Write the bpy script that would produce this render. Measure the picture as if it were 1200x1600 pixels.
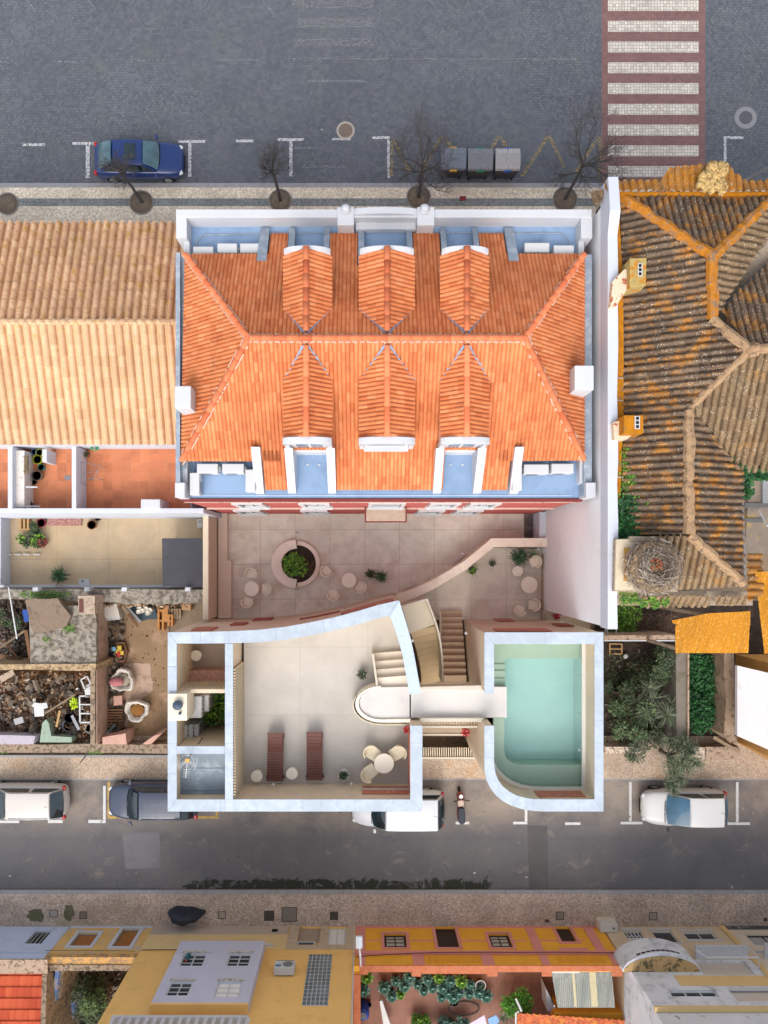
import bpy, bmesh, math, random
from math import sin, cos, pi, radians, sqrt, atan2, floor
from mathutils import Vector, Matrix, noise
random.seed(7)
for o in list(bpy.data.objects): bpy.data.objects.remove(o)
S = bpy.context.scene
C = S.collection
# ------------------------------------------------------------------ camera, sky, sun, exposure
H, F, CX, CY = 37.0, 1147.0, 573.0, 874.0     # camera height, focal length in px of the 1200x1600 photo, nadir pixel
cd = bpy.data.cameras.new('camera'); cam = bpy.data.objects.new('camera', cd); C.objects.link(cam)
cam.location = (0, 0, H); cam.rotation_euler = (0, 0, 0)
cd.sensor_fit = 'VERTICAL'; cd.sensor_height = 36; cd.lens = F/1600*36
cd.shift_x = (600-CX)/1600; cd.shift_y = (CY-800)/1600
cd.clip_end = 2000; cd.clip_start = 0.5
S.camera = cam
S.render.resolution_x = 768; S.render.resolution_y = 1024
SUN_EL, SUN_AZ = radians(48), radians(188)
w = bpy.data.worlds.new('World'); S.world = w; w.use_nodes = True
nt = w.node_tree; nt.nodes.clear()
sky = nt.nodes.new('ShaderNodeTexSky'); sky.sky_type = 'NISHITA'; sky.sun_disc = False
sky.sun_elevation = SUN_EL; sky.sun_rotation = SUN_AZ; sky.air_density = 1.0; sky.dust_density = 4.0; sky.ozone_density = 1.0
bg = nt.nodes.new('ShaderNodeBackground'); bg.inputs[1].default_value = 0.15
wo = nt.nodes.new('ShaderNodeOutputWorld')
hs = nt.nodes.new('ShaderNodeHueSaturation'); hs.inputs['Saturation'].default_value = .38   # thin even cloud
nt.links.new(sky.outputs[0], hs.inputs['Color']); nt.links.new(hs.outputs[0], bg.inputs[0]); nt.links.new(bg.outputs[0], wo.inputs[0])
sl = bpy.data.lights.new('sun', 'SUN'); sl.energy = 0.5; sl.angle = radians(55); sl.color = (1, .94, .86)
so = bpy.data.objects.new('sun', sl); C.objects.link(so)
so.location = (0, -30, 60)
d = Vector((sin(SUN_AZ)*cos(SUN_EL), cos(SUN_AZ)*cos(SUN_EL), sin(SUN_EL)))
so.rotation_euler = (-d).to_track_quat('-Z', 'Y').to_euler()
S.view_settings.view_transform = 'Standard'; S.view_settings.look = 'None'
S.view_settings.exposure = 0.9; S.view_settings.gamma = 1
S.render.engine = 'CYCLES'

# ------------------------------------------------------------------ helpers
def P(px, py, z=0.0):
    s = (H-z)/F
    return ((px-CX)*s, (CY-py)*s)
def P3(px, py, z=0.0):
    x, y = P(px, py, z); return Vector((x, y, z))
def PX(px, z): return (px-CX)*(H-z)/F
def PY(py, z): return (CY-py)*(H-z)/F
def FW(px, py, Y):                      # point of a facade in the plane Y seen at px, py -> X, z
    k = -Y*F/(py-CY); return ((px-CX)*k/F, H-k)
def lin(c):
    c = c/255.0
    return c/12.92 if c <= .04045 else ((c+.055)/1.055)**2.4
def rgb(r, g, b, k=1.0): return (lin(r)*k, lin(g)*k, lin(b)*k, 1)

OFF = {}; KIDS = {}
def link(o): C.objects.link(o); return o
def tag(o, label, cat, group=None):
    o['label'] = label; o['category'] = cat
    if group: o['group'] = group
    return o
def thing(name, label, cat, loc=(0, 0, 0), group=None):
    o = bpy.data.objects.new(name, None); link(o); o.empty_display_size = .2
    o.location = loc; OFF[o] = Vector(loc); KIDS[o] = []
    return tag(o, label, cat, group)
def dup(root, loc, rotz=None, label=None, scale=None, group=None, cat=None):
    def cp(o, par):
        c = o.copy(); C.objects.link(c); KIDS[c] = []
        if par is not None:
            c.parent = par; KIDS[par].append(c)
        for k in KIDS.get(o, []): cp(k, c)
        return c
    r = cp(root, None); r.location = loc
    if rotz is not None: r.rotation_euler = (0, 0, rotz)
    if scale: r.scale = (scale,)*3 if not isinstance(scale, tuple) else scale
    if label: r['label'] = label
    if group: r['group'] = group
    if cat: r['category'] = cat
    return r

class MB:
    def __init__(s): s.v = []; s.f = []; s.uv = None
    def add(s, vs, fs):
        n = len(s.v); s.v += [tuple(q) for q in vs]; s.f += [tuple(i+n for i in f) for f in fs]; return s
    def box(s, x0, x1, y0, y1, z0, z1):
        if x0 > x1: x0, x1 = x1, x0
        if y0 > y1: y0, y1 = y1, y0
        vs = [(x, y, z) for z in (z0, z1) for y in (y0, y1) for x in (x0, x1)]
        return s.add(vs, [(0, 2, 3, 1), (4, 5, 7, 6), (0, 1, 5, 4), (2, 6, 7, 3), (0, 4, 6, 2), (1, 3, 7, 5)])
    def pbox(s, px0, py0, px1, py1, z0, z1, zr=None):   # pixel rectangle as seen at height zr (default top)
        zr = z1 if zr is None else zr
        a = P(px0, py0, zr); b = P(px1, py1, zr)
        return s.box(a[0], b[0], a[1], b[1], z0, z1)
    def prism(s, poly, z0, z1):
        n = len(poly)
        ar = sum(poly[i][0]*poly[(i+1) % n][1]-poly[(i+1) % n][0]*poly[i][1] for i in range(n))
        if ar < 0: poly = poly[::-1]
        vs = [(x, y, z0) for x, y in poly]+[(x, y, z1) for x, y in poly]
        fs = [tuple(range(n-1, -1, -1)), tuple(range(n, 2*n))]
        fs += [(i, (i+1) % n, (i+1) % n+n, i+n) for i in range(n)]
        return s.add(vs, fs)
    def pprism(s, pts, z0, z1, zr=None):
        zr = z1 if zr is None else zr
        return s.prism([P(x, y, zr) for x, y in pts], z0, z1)
    def band(s, A, B, z0, z1, zr=None):     # strip between two pixel polylines of equal length
        zr = z1 if zr is None else zr
        a = [P(x, y, zr) for x, y in A]; b = [P(x, y, zr) for x, y in B]; n = len(a)
        vs = [(x, y, z0) for x, y in a+b]+[(x, y, z1) for x, y in a+b]; m = 2*n; fs = []
        for i in range(n-1):
            fs += [(i, i+1, n+i+1, n+i), (m+i, m+n+i, m+n+i+1, m+i+1), (i, m+i, m+i+1, i+1), (n+i, n+i+1, m+n+i+1, m+n+i)]
        fs += [(0, n, m+n, m), (n-1, m+n-1, m+2*n-1, 2*n-1)]
        return s.add(vs, fs)
    def lathe(s, prof, c=(0, 0, 0), n=20, sx=1, sy=1):
        vs = []; fs = []; m = len(prof)
        for r, z in prof:
            for i in range(n):
                a = 2*pi*i/n; vs.append((c[0]+r*cos(a)*sx, c[1]+r*sin(a)*sy, c[2]+z))
        for j in range(m-1):
            for i in range(n):
                k = (i+1) % n; fs.append((j*n+i, j*n+k, (j+1)*n+k, (j+1)*n+i))
        fs.append(tuple(range(n-1, -1, -1))); fs.append(tuple((m-1)*n+i for i in range(n)))
        return s.add(vs, fs)
    def tube(s, pts, r, n=6, cap=True):
        pts = [Vector(p) for p in pts]; m = len(pts)
        if not isinstance(r, (list, tuple)): r = [r]*m
        vs = []; fs = []; up = Vector((0, 0, 1))
        for i, p in enumerate(pts):
            t = (pts[min(i+1, m-1)]-pts[max(i-1, 0)])
            if t.length < 1e-9: t = Vector((0, 0, 1))
            t.normalize(); a = up if abs(t.z) < .9 else Vector((1, 0, 0))
            u = t.cross(a).normalized(); v = t.cross(u).normalized()
            for k in range(n):
                an = 2*pi*k/n; vs.append(p+u*cos(an)*r[i]+v*sin(an)*r[i])
        for i in range(m-1):
            for k in range(n):
                q = (k+1) % n; fs.append((i*n+k, i*n+q, (i+1)*n+q, (i+1)*n+k))
        if cap: fs += [tuple(range(n-1, -1, -1)), tuple((m-1)*n+i for i in range(n))]
        return s.add(vs, fs)
    def obox(s, c, size, rz=0, rx=0, ry=0):
        M = Matrix.Translation(c) @ Matrix.Rotation(rz, 4, 'Z') @ Matrix.Rotation(ry, 4, 'Y') @ Matrix.Rotation(rx, 4, 'X')
        a, b, h = [q/2 for q in size]
        vs = [M @ Vector((x, y, z)) for z in (-h, h) for y in (-b, b) for x in (-a, a)]
        return s.add(vs, [(0, 2, 3, 1), (4, 5, 7, 6), (0, 1, 5, 4), (2, 6, 7, 3), (0, 4, 6, 2), (1, 3, 7, 5)])
    def panel(s, q, ins=0.08, th=.012, off=.004):       # thin slab over a quad, inset
        q = [Vector(p) for p in q]; c = sum(q, Vector())/4
        n = (q[1]-q[0]).cross(q[3]-q[0]).normalized()
        if not isinstance(ins, tuple): ins = (ins, ins)
        e = []
        for i in range(4):
            a = q[i]; bb = q[(i+1) % 4]; dd = q[(i-1) % 4]
            iu, iv = (ins if i % 2 == 0 else ins[::-1])
            e.append(a+(bb-a)*iu+(dd-a)*iv)
        vs = [p+n*off for p in e]+[p+n*(off+th) for p in e]
        return s.add(vs, [(3, 2, 1, 0), (4, 5, 6, 7)]+[(i, (i+1) % 4, (i+1) % 4+4, i+4) for i in range(4)])
    def build(s, name, mat, parent=None, org=None, smooth=False, bevel=0, sub=0, kind=None):
        root = parent
        off = Vector((0, 0, 0))
        if parent is not None: off = OFF.get(parent, off)
        elif org is not None: off = Vector(org)
        me = bpy.data.meshes.new(name)
        me.from_pydata([tuple(Vector(p)-off) for p in s.v], [], s.f)
        if s.uv:
            l = me.uv_layers.new(name='uv'); fl = [c for u in s.uv for c in u]
            l.data.foreach_set('uv', fl)
        me.materials.append(mat)
        if smooth: me.polygons.foreach_set('use_smooth', [True]*len(me.polygons))
        me.update()
        o = bpy.data.objects.new(name, me); link(o); KIDS[o] = []
        if parent is not None: o.parent = parent; KIDS[parent].append(o)
        elif org is not None: o.location = org
        OFF[o] = off
        if bevel:
            b = o.modifiers.new('bevel', 'BEVEL'); b.width = bevel; b.segments = 2; b.limit_method = 'ANGLE'; b.angle_limit = radians(40)
        if sub:
            m = o.modifiers.new('sub', 'SUBSURF'); m.levels = sub; m.render_levels = sub
        if kind: o['kind'] = kind
        return o
def solo(mb, name, mat, label, cat, org=None, group=None, **k):
    if org is None:
        xs = [v[0] for v in mb.v]; ys = [v[1] for v in mb.v]; zs = [v[2] for v in mb.v]
        org = ((min(xs)+max(xs))/2, (min(ys)+max(ys))/2, min(zs))
    return tag(mb.build(name, mat, None, org, **k), label, cat, group)
def struct(mb, name, mat, **k): return mb.build(name, mat, kind='structure', **k)

# ------------------------------------------------------------------ materials
class NT:
    def __init__(s, name):
        s.m = bpy.data.materials.new(name); s.m.use_nodes = True; s.t = s.m.node_tree; s.t.nodes.clear()
        s.b = s.n('ShaderNodeBsdfPrincipled'); o = s.n('ShaderNodeOutputMaterial'); s.l(s.b.outputs[0], o.inputs[0])
    def n(s, t, **k):
        x = s.t.nodes.new(t)
        for a, v in k.items(): setattr(x, a, v)
        return x
    def l(s, a, b): s.t.links.new(a, b)
    def setin(s, sock, v):
        if hasattr(v, 'is_output') or hasattr(v, 'links'): s.l(v, sock)
        else: sock.default_value = v
    def coord(s, kind='Object', scale=(1, 1, 1), rot=0, loc=(0, 0, 0)):
        t = s.n('ShaderNodeTexCoord'); m = s.n('ShaderNodeMapping')
        m.inputs['Scale'].default_value = scale; m.inputs['Rotation'].default_value = (0, 0, rot); m.inputs['Location'].default_value = loc
        s.l(t.outputs[kind], m.inputs[0]); return m.outputs[0]
    def noise(s, v, scale, detail=4, rough=.55, dist=0):
        x = s.n('ShaderNodeTexNoise'); s.l(v, x.inputs['Vector']); x.inputs['Scale'].default_value = scale
        x.inputs['Detail'].default_value = detail; x.inputs['Roughness'].default_value = rough; x.inputs['Distortion'].default_value = dist
        return x.outputs['Fac']
    def vor(s, v, scale, feat='F1', rnd=1.0):
        x = s.n('ShaderNodeTexVoronoi', feature=feat); s.l(v, x.inputs['Vector']); x.inputs['Scale'].default_value = scale
        x.inputs['Randomness'].default_value = rnd; return x
    def ma(s, op, a, b=0.0, c=None, clamp=False):
        x = s.n('ShaderNodeMath', operation=op); x.use_clamp = clamp
        s.setin(x.inputs[0], a); s.setin(x.inputs[1], b)
        if c is not None: s.setin(x.inputs[2], c)
        return x.outputs[0]
    def rng(s, v, a, b, c=0.0, d=1.0):
        x = s.n('ShaderNodeMapRange'); s.setin(x.inputs[0], v)
        for i, q in enumerate((a, b, c, d)): x.inputs[i+1].default_value = q
        return x.outputs[0]
    def mix(s, f, a, b, mode='MIX'):
        x = s.n('ShaderNodeMix', data_type='RGBA', blend_type=mode)
        s.setin(x.inputs[0], f); s.setin(x.inputs[6], a); s.setin(x.inputs[7], b); return x.outputs[2]
    def ramp(s, f, stops):
        x = s.n('ShaderNodeValToRGB'); s.l(f, x.inputs[0]); e = x.color_ramp.elements
        e[0].position, e[0].color = stops[0]; e[1].position, e[1].color = stops[-1]
        for p, c in stops[1:-1]:
            q = e.new(p); q.color = c
        return x.outputs[0]
    def bump(s, h, dist=.01, st=.6):
        x = s.n('ShaderNodeBump'); s.setin(x.inputs['Height'], h); x.inputs['Distance'].default_value = dist; x.inputs['Strength'].default_value = st
        s.l(x.outputs[0], s.b.inputs['Normal'])
    def done(s, col, rough=.8, spec=.3, metal=0):
        s.setin(s.b.inputs['Base Color'], col); s.setin(s.b.inputs['Roughness'], rough)
        s.b.inputs['Specular IOR Level'].default_value = spec; s.b.inputs['Metallic'].default_value = metal
        return s.m
def sc(c, k): return (c[0]*k, c[1]*k, c[2]*k, 1)
_mc = {}
def MAT(name, col, var=.12, scale=2.0, rough=.75, spec=.3, metal=0, stain=None, sth=(.55, .7), ss=1.0, bump=.0, bs=30, fine=.06):
    """painted or mineral surface: large mottling, fine grain, optional stain colour"""
    if name in _mc: return _mc[name]
    t = NT(name); v = t.coord()
    a = t.noise(v, scale, 5, .6); c = t.mix(t.rng(a, .3, .7), sc(col, 1-var), sc(col, 1+var))
    g = t.noise(v, scale*14+20, 3, .7); c = t.mix(t.rng(g, .2, .8, 0, 1), sc(c_one(c), 1) if False else c, c)
    k = t.rng(g, .3, .7, 1-fine, 1+fine); mul = t.n('ShaderNodeVectorMath', operation='SCALE')
    t.l(c, mul.inputs[0]); t.l(k, mul.inputs['Scale']); c = mul.outputs[0]
    if stain:
        q = t.noise(v, ss, 7, .65, .3); c = t.mix(t.rng(q, sth[0], sth[1]), c, stain)
    if bump: t.bump(t.noise(v, bs, 4, .7), bump, .7)
    _mc[name] = t.done(c, rough, spec, metal); return _mc[name]
def PLAIN(name, col, rough=.6, spec=.4, metal=0):
    if name in _mc: return _mc[name]
    t = NT(name); v = t.coord(); c = t.mix(t.rng(t.noise(v, 9, 3), .3, .7), sc(col, .9), sc(col, 1.08))
    _mc[name] = t.done(c, rough, spec, metal); return _mc[name]
def tile_mat(name, cols, lichen=None, lth=(.52, .62), ls=1.2, dirt=None, dth=(.5, .7), ds=3.0, rough=.8, grain=.25, spk=False):
    t = NT(name); uv = t.coord('UV'); v = t.coord()
    fl = t.n('ShaderNodeVectorMath', operation='FLOOR'); t.l(uv, fl.inputs[0])
    wn = t.n('ShaderNodeTexWhiteNoise', noise_dimensions='3D'); t.l(fl.outputs[0], wn.inputs['Vector'])
    n = len(cols); c = t.ramp(wn.outputs['Value'], [(i/(n-1), q) for i, q in enumerate(cols)])
    big = t.noise(v, .45, 3); k = t.rng(big, .3, .7, .88, 1.12)
    fine = t.noise(v, 28, 5, .75); k = t.ma('MULTIPLY', k, t.rng(fine, .25, .75, 1-grain, 1+grain))
    m = t.n('ShaderNodeVectorMath', operation='SCALE'); t.l(c, m.inputs[0]); t.l(k, m.inputs['Scale']); c = m.outputs[0]
    if dirt: c = t.mix(t.rng(t.noise(v, ds, 8, .75), dth[0], dth[1]), c, dirt)
    if lichen:
        q = t.noise(v, ls, 9, .78); q2 = t.ma('MULTIPLY', t.rng(q, lth[0], lth[1]), t.rng(t.noise(v, 22, 3, .7), .35, .55))
        c = t.mix(q2, c, lichen)
    if spk:
        sp_ = t.vor(v, 16, 'F1'); c = t.mix(t.ma('MULTIPLY', t.rng(sp_.outputs['Distance'], .34, .22), t.rng(t.noise(v, 2.5, 4, .7), .46, .6)), c, rgb(198, 186, 164))
        sp2 = t.noise(v, 11, 6, .8); c = t.mix(t.rng(sp2, .54, .66, 0, .75), c, rgb(66, 58, 50))
    t.bump(fine, .012, .6)
    return t.done(c, rough, .25)
def cobble(name, cell, cols, joint, rot=45, jw=.09, green=None, tint=None, big=.25):
    """herringbone setts"""
    t = NT(name); v = t.coord('Object', (1/cell, 1/cell, 1), radians(rot)); ow = t.coord()
    wob = t.n('ShaderNodeVectorMath', operation='ADD')
    nz = t.n('ShaderNodeTexNoise'); t.l(v, nz.inputs['Vector']); nz.inputs['Scale'].default_value = .55; nz.inputs['Detail'].default_value = 2
    s2 = t.n('ShaderNodeVectorMath', operation='SCALE'); t.l(nz.outputs['Color'], s2.inputs[0]); s2.inputs['Scale'].default_value = .7
    t.l(v, wob.inputs[0]); t.l(s2.outputs[0], wob.inputs[1])
    sp = t.n('ShaderNodeSeparateXYZ'); t.l(wob.outputs[0], sp.inputs[0]); x, y = sp.outputs[0], sp.outputs[1]
    i = t.ma('FLOOR', x); j = t.ma('FLOOR', y); fx = t.ma('SUBTRACT', x, i); fy = t.ma('SUBTRACT', y, j)
    m = t.ma('FLOORED_MODULO', t.ma('ADD', t.ma('SUBTRACT', i, j), .001), 4.0); m = t.ma('FLOOR', m)
    e = [t.ma('COMPARE', m, float(q), .1) for q in range(4)]
    dl = t.ma('ADD', fx, e[1]); dr = t.ma('ADD', t.ma('SUBTRACT', 1.0, fx), e[0])
    db = t.ma('ADD', fy, e[2]); dt = t.ma('ADD', t.ma('SUBTRACT', 1.0, fy), e[3])
    dd = t.ma('MINIMUM', t.ma('MINIMUM', dl, dr), t.ma('MINIMUM', db, dt))
    ii = t.ma('SUBTRACT', i, e[1]); jj = t.ma('SUBTRACT', j, e[2])
    cb = t.n('ShaderNodeCombineXYZ'); t.l(ii, cb.inputs[0]); t.l(jj, cb.inputs[1])
    wn = t.n('ShaderNodeTexWhiteNoise', noise_dimensions='3D'); t.l(cb.outputs[0], wn.inputs['Vector'])
    n = len(cols); c = t.ramp(wn.outputs['Value'], [(q/(n-1), k) for q, k in enumerate(cols)])
    k = t.rng(t.noise(ow, .35, 4), .3, .7, 1-big, 1+big)
    k = t.ma('MULTIPLY', k, t.rng(t.noise(ow, 25, 3), .3, .7, .9, 1.1))
    mm = t.n('ShaderNodeVectorMath', operation='SCALE'); t.l(c, mm.inputs[0]); t.l(k, mm.inputs['Scale']); c = mm.outputs[0]
    jc = joint
    if green: jc = t.mix(t.rng(t.noise(ow, .5, 6, .7), .52, .66), joint, green)
    if tint:
        c = t.mix(t.rng(t.noise(ow, .22, 4), .45, .65), c, t.mix(.5, c, tint))
    c = t.mix(t.rng(dd, jw*.4, jw*1.6), jc, c)
    t.bump(t.rng(dd, 0, .3), .012, .5)
    return t.done(c, .72, .35)
def setts(name, size, cols, joint, rot=0, rnd=.55, stain=None, sth=(.55, .7), ss=.6, jw=.06, big=.2):
    """small irregular stone setts"""
    t = NT(name); v = t.coord('Object', (1, 1, 1), radians(rot)); ow = t.coord()
    a = t.vor(v, 1/size, 'F1', rnd); b = t.vor(v, 1/size, 'DISTANCE_TO_EDGE', rnd)
    sp = t.n('ShaderNodeSeparateXYZ'); t.l(a.outputs['Color'], sp.inputs[0])
    n = len(cols); c = t.ramp(sp.outputs[0], [(q/(n-1), k) for q, k in enumerate(cols)])
    k = t.rng(t.noise(ow, .6, 5), .3, .7, 1-big, 1+big)
    mm = t.n('ShaderNodeVectorMath', operation='SCALE'); t.l(c, mm.inputs[0]); t.l(k, mm.inputs['Scale']); c = mm.outputs[0]
    c = t.mix(t.rng(b.outputs['Distance'], jw*.3, jw*1.8), joint, c)
    if stain: c = t.mix(t.ma('MULTIPLY', t.rng(t.noise(ow, ss, 7, .7), sth[0], sth[1]), .75), c, stain)
    t.bump(t.rng(b.outputs['Distance'], 0, .3), .008, .5)
    return t.done(c, .8, .25)
def slab_mat(name, col, w, h, joint=None, jw=.01, var=.18, stain=None, sth=(.5, .75), off=0.0, rot=0, loc=(0, 0, 0), tint=None, rough=.7, per=.05, ns=.9):
    """slabs or square tiles with joints"""
    t = NT(name); v = t.coord('Object', (1, 1, 1), radians(rot), loc); ow = t.coord()
    b = t.n('ShaderNodeTexBrick'); t.l(v, b.inputs['Vector']); b.offset = off; b.inputs['Scale'].default_value = 1
    b.inputs['Brick Width'].default_value = w; b.inputs['Row Height'].default_value = h; b.inputs['Mortar Size'].default_value = jw
    b.inputs['Mortar Smooth'].default_value = .3
    b.inputs['Color1'].default_value = sc(col, 1-per); b.inputs['Color2'].default_value = sc(col, 1+per)
    b.inputs['Mortar'].default_value = joint or sc(col, .7)
    c = b.outputs['Color']; k = t.rng(t.noise(ow, ns, 7, .65, .2), .3, .7, 1-var, 1+var)
    k = t.ma('MULTIPLY', k, t.rng(t.noise(ow, 40, 3), .3, .7, .96, 1.04))
    mm = t.n('ShaderNodeVectorMath', operation='SCALE'); t.l(c, mm.inputs[0]); t.l(k, mm.inputs['Scale']); c = mm.outputs[0]
    if tint: c = t.mix(t.rng(t.noise(ow, .3, 5), .45, .7, 0, .6), c, tint)
    if stain: c = t.mix(t.rng(t.noise(ow, 1.1, 8, .7), sth[0], sth[1], 0, .7), c, stain)
    t.bump(t.noise(ow, 30, 4), .004, .4)
    return t.done(c, rough, .3)
def leaf_mat(name, c1, c2, c3=None):
    t = NT(name); g = t.n('ShaderNodeNewGeometry'); st = [(0, c1), (.6, c2), (1, c3 or sc(c2, 1.5))]
    return t.done(t.ramp(g.outputs['Random Per Island'], st), .55, .35)
def glass_mat(name, col, rough=.08):
    t = NT(name); v = t.coord(); c = t.mix(t.rng(t.noise(v, 1.5, 3), .3, .7), sc(col, .6), sc(col, 1.4))
    return t.done(c, rough, .8)

WHITE = MAT('white_paint', rgb(194, 196, 201), .04, .8, .7, fine=.02, stain=rgb(186, 186, 188), sth=(.62, .8), ss=.7)
CLEANWHITE = MAT('white_metal_paint', rgb(197, 198, 199), .03, .8, .5, fine=.015)
WALLBLUE = MAT('white_limewash', rgb(195, 200, 210), .04, .5, .8, fine=.02, stain=rgb(194, 194, 199), sth=(.6, .8), ss=.35)
COPE = slab_mat('marble_coping', rgb(178, 189, 201), 3.1, 3.1, rgb(155, 167, 178), .012, .13, stain=rgb(166, 176, 186), sth=(.48, .60), loc=(.6, .9, 0), rough=.5, ns=3.5)
CREAM = MAT('cream_plaster', rgb(212, 196, 172), .06, .9, .8, fine=.02, stain=rgb(205, 184, 156), sth=(.55, .8), ss=.8)
RAIL = MAT('ivory_paint', rgb(199, 190, 174), .04, 1, .6, fine=.02)
TERR = slab_mat('terrace_concrete', rgb(186, 180, 172), 2.95, 2.95, rgb(168, 161, 151), .012, .09, rgb(178, 168, 156), (.54, .8), loc=(.9, .25, 0), per=.03)
COURT = slab_mat('courtyard_concrete', rgb(220, 212, 198), 1.75, 1.75, rgb(192, 180, 164), .018, .14, off=0, loc=(.1, .25, 0), tint=rgb(206, 192, 176), stain=rgb(188, 168, 150), sth=(.5, .75), per=.05, ns=1.6)
BLUEFLOOR = MAT('blue_waterproofing', rgb(133, 158, 190), .05, .7, .55, .4, stain=rgb(112, 137, 168), sth=(.5, .75), ss=.9, fine=.02)
GREYCAP = MAT('grey_zinc', rgb(140, 152, 166), .1, 3, .5, .5, fine=.04, stain=rgb(172, 180, 188), sth=(.5, .7), ss=3)
REDWALL = MAT('red_stucco', rgb(178, 92, 86), .07, 1, .85, fine=.03)
REDTRIM = MAT('dark_red_trim', rgb(120, 52, 50), .08, 2, .7)
STONE = MAT('pink_marble', rgb(182, 112, 92), .15, 6, .5, .4, stain=rgb(215, 175, 155), sth=(.6, .68), ss=5)
GLASS = glass_mat('window_glass', rgb(110, 122, 130))
DARKGLASS = glass_mat('dark_glass', rgb(45, 55, 60))
BLACK = PLAIN('black_rubber', rgb(30, 30, 32), .8, .2)
GREYMET = PLAIN('grey_metal', rgb(140, 142, 145), .4, .5, .4)
DARKMET = PLAIN('dark_iron', rgb(62, 60, 60), .55, .4, .3)
KERB = MAT('kerb_stone', rgb(150, 148, 150), .1, 4, .8, bump=.004)
SOIL = MAT('tree_soil', rgb(116, 102, 88), .25, 6, .95, bump=.03, bs=18)
BARK = MAT('grey_bark', rgb(115, 105, 97), .2, 8, .9)
ORANGE_A = tile_mat('terracotta_tile', [rgb(188, 105, 64), rgb(200, 119, 74), rgb(210, 131, 84), rgb(196, 113, 70), rgb(214, 139, 94), rgb(202, 121, 76)], lichen=rgb(150, 92, 66), lth=(.54, .70), ls=1.4, dirt=rgb(178, 97, 62), dth=(.52, .8), ds=2.2, grain=.08)
RIDGE = tile_mat('ridge_tile', [rgb(200, 104, 68), rgb(218, 126, 86), rgb(208, 112, 74)], grain=.08)
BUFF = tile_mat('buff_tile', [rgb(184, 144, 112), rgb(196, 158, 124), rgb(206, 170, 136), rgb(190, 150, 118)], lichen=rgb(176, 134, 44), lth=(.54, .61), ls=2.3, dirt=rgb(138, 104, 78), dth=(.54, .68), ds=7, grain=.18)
OLD = tile_mat('weathered_tile', [rgb(89, 73, 61), rgb(108, 89, 73), rgb(122, 103, 84), rgb(96, 79, 65)], lichen=rgb(188, 122, 24), lth=(.50, .60), ls=1.6, dirt=rgb(86, 74, 64), dth=(.45, .7), ds=9, grain=.45, spk=True)
OLDTAN = tile_mat('weathered_tan_tile', [rgb(111, 91, 70), rgb(129, 108, 81), rgb(140, 117, 88), rgb(120, 97, 73)], lichen=rgb(190, 130, 40), lth=(.58, .7), ls=.9, dirt=rgb(100, 82, 64), dth=(.5, .72), ds=9, grain=.45, spk=True)
LICHEN = MAT('lichen_coating', rgb(176, 113, 18), .22, 4, .95, stain=rgb(135, 108, 79), sth=(.58, .68), ss=2.5, bump=.01, fine=.25)

# ------------------------------------------------------------------ tile roofs
def tiles(mb, pts, wd=.21, amp=.05, course=.38, step=.02, k=6, lift=0.0, jit=.0, cover=0.0):
    if cover: k = 10
    """corrugated tile courses over a convex planar polygon of 3-D points"""
    pts = [Vector(p) for p in pts]; n = Vector((0, 0, 0)); N = len(pts)
    for i in range(N): n += pts[i].cross(pts[(i+1) % N])
    n.normalize()
    if n.z < 0: n = -n; pts = pts[::-1]
    dn = Vector((0, 0, -1)); V = (dn-n*dn.dot(n))
    V = V.normalized() if V.length > 1e-4 else Vector((0, -1, 0))
    U = V.cross(n).normalized(); dist = pts[0].dot(n)
    q = [(p.dot(U), p.dot(V)) for p in pts]
    u0 = floor(min(a for a, b in q)/wd)-1; u1 = floor(max(a for a, b in q)/wd)+2
    v0 = floor(min(b for a, b in q)/course)-1; v1 = floor(max(b for a, b in q)/course)+2
    bm = bmesh.new(); rows = []
    us = [(i+j/k)*wd for i in range(u0, u1) for j in range(k)]
    vs = []
    for i in range(v0, v1): vs += [(i+.003)*course, (i+.997)*course]
    grid = [[bm.verts.new((a, b, 0)) for a in us] for b in vs]
    for r in range(len(vs)-1):
        for c in range(len(us)-1): bm.faces.new((grid[r][c], grid[r][c+1], grid[r+1][c+1], grid[r+1][c]))
    ar = sum(q[i][0]*q[(i+1) % N][1]-q[(i+1) % N][0]*q[i][1] for i in range(N))
    if ar < 0: q = q[::-1]
    for i in range(N):
        a, b = q[i], q[(i+1) % N]; ex, ey = b[0]-a[0], b[1]-a[1]
        if abs(ex)+abs(ey) < 1e-6: continue
        bmesh.ops.bisect_plane(bm, geom=bm.verts[:]+bm.edges[:]+bm.faces[:], dist=1e-5, plane_co=(a[0], a[1], 0), plane_no=(ey, -ex, 0), clear_outer=True)
    bm.verts.index_update(); base = len(mb.v)
    if mb.uv is None: mb.uv = []
    co = []
    for v in bm.verts:
        a, b, _ = v.co; ci = floor(a/wd+1e-6); fa = a/wd-ci; fb = b/course-floor(b/course)
        rj = noise.noise(Vector((ci*3.7, floor(b/course)*5.3, 1.7)))*jit
        sag = noise.noise(Vector((a*.5, b*.5, 3.1)))*jit*1.2
        if cover:
            q_ = abs(fa-.5)*2/cover; hp = amp*sqrt(max(0, 1-q_*q_)) if q_ < 1 else 0
            h = hp+(step*fb+rj if q_ < 1.05 else 0)+sag+lift
        else: h = amp*abs(sin(pi*fa))**.8+step*fb+rj+sag+lift
        co.append((a, b)); p = U*a+V*b+n*(dist+h); mb.v.append(tuple(p))
    for f in bm.faces:
        ids = [v.index for v in f.verts]; mb.f.append(tuple(base+i for i in ids))
        cu = sum(co[i][0] for i in ids)/len(ids); cv = sum(co[i][1] for i in ids)/len(ids)
        for i in ids:
            a, b = co[i]
            iu = floor(cu/wd); iv = floor(cv/course)
            mb.uv.append((min(max(a/wd, iu+.01), iu+.99), min(max(b/course, iv+.01), iv+.99)))
    bm.free()
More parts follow.
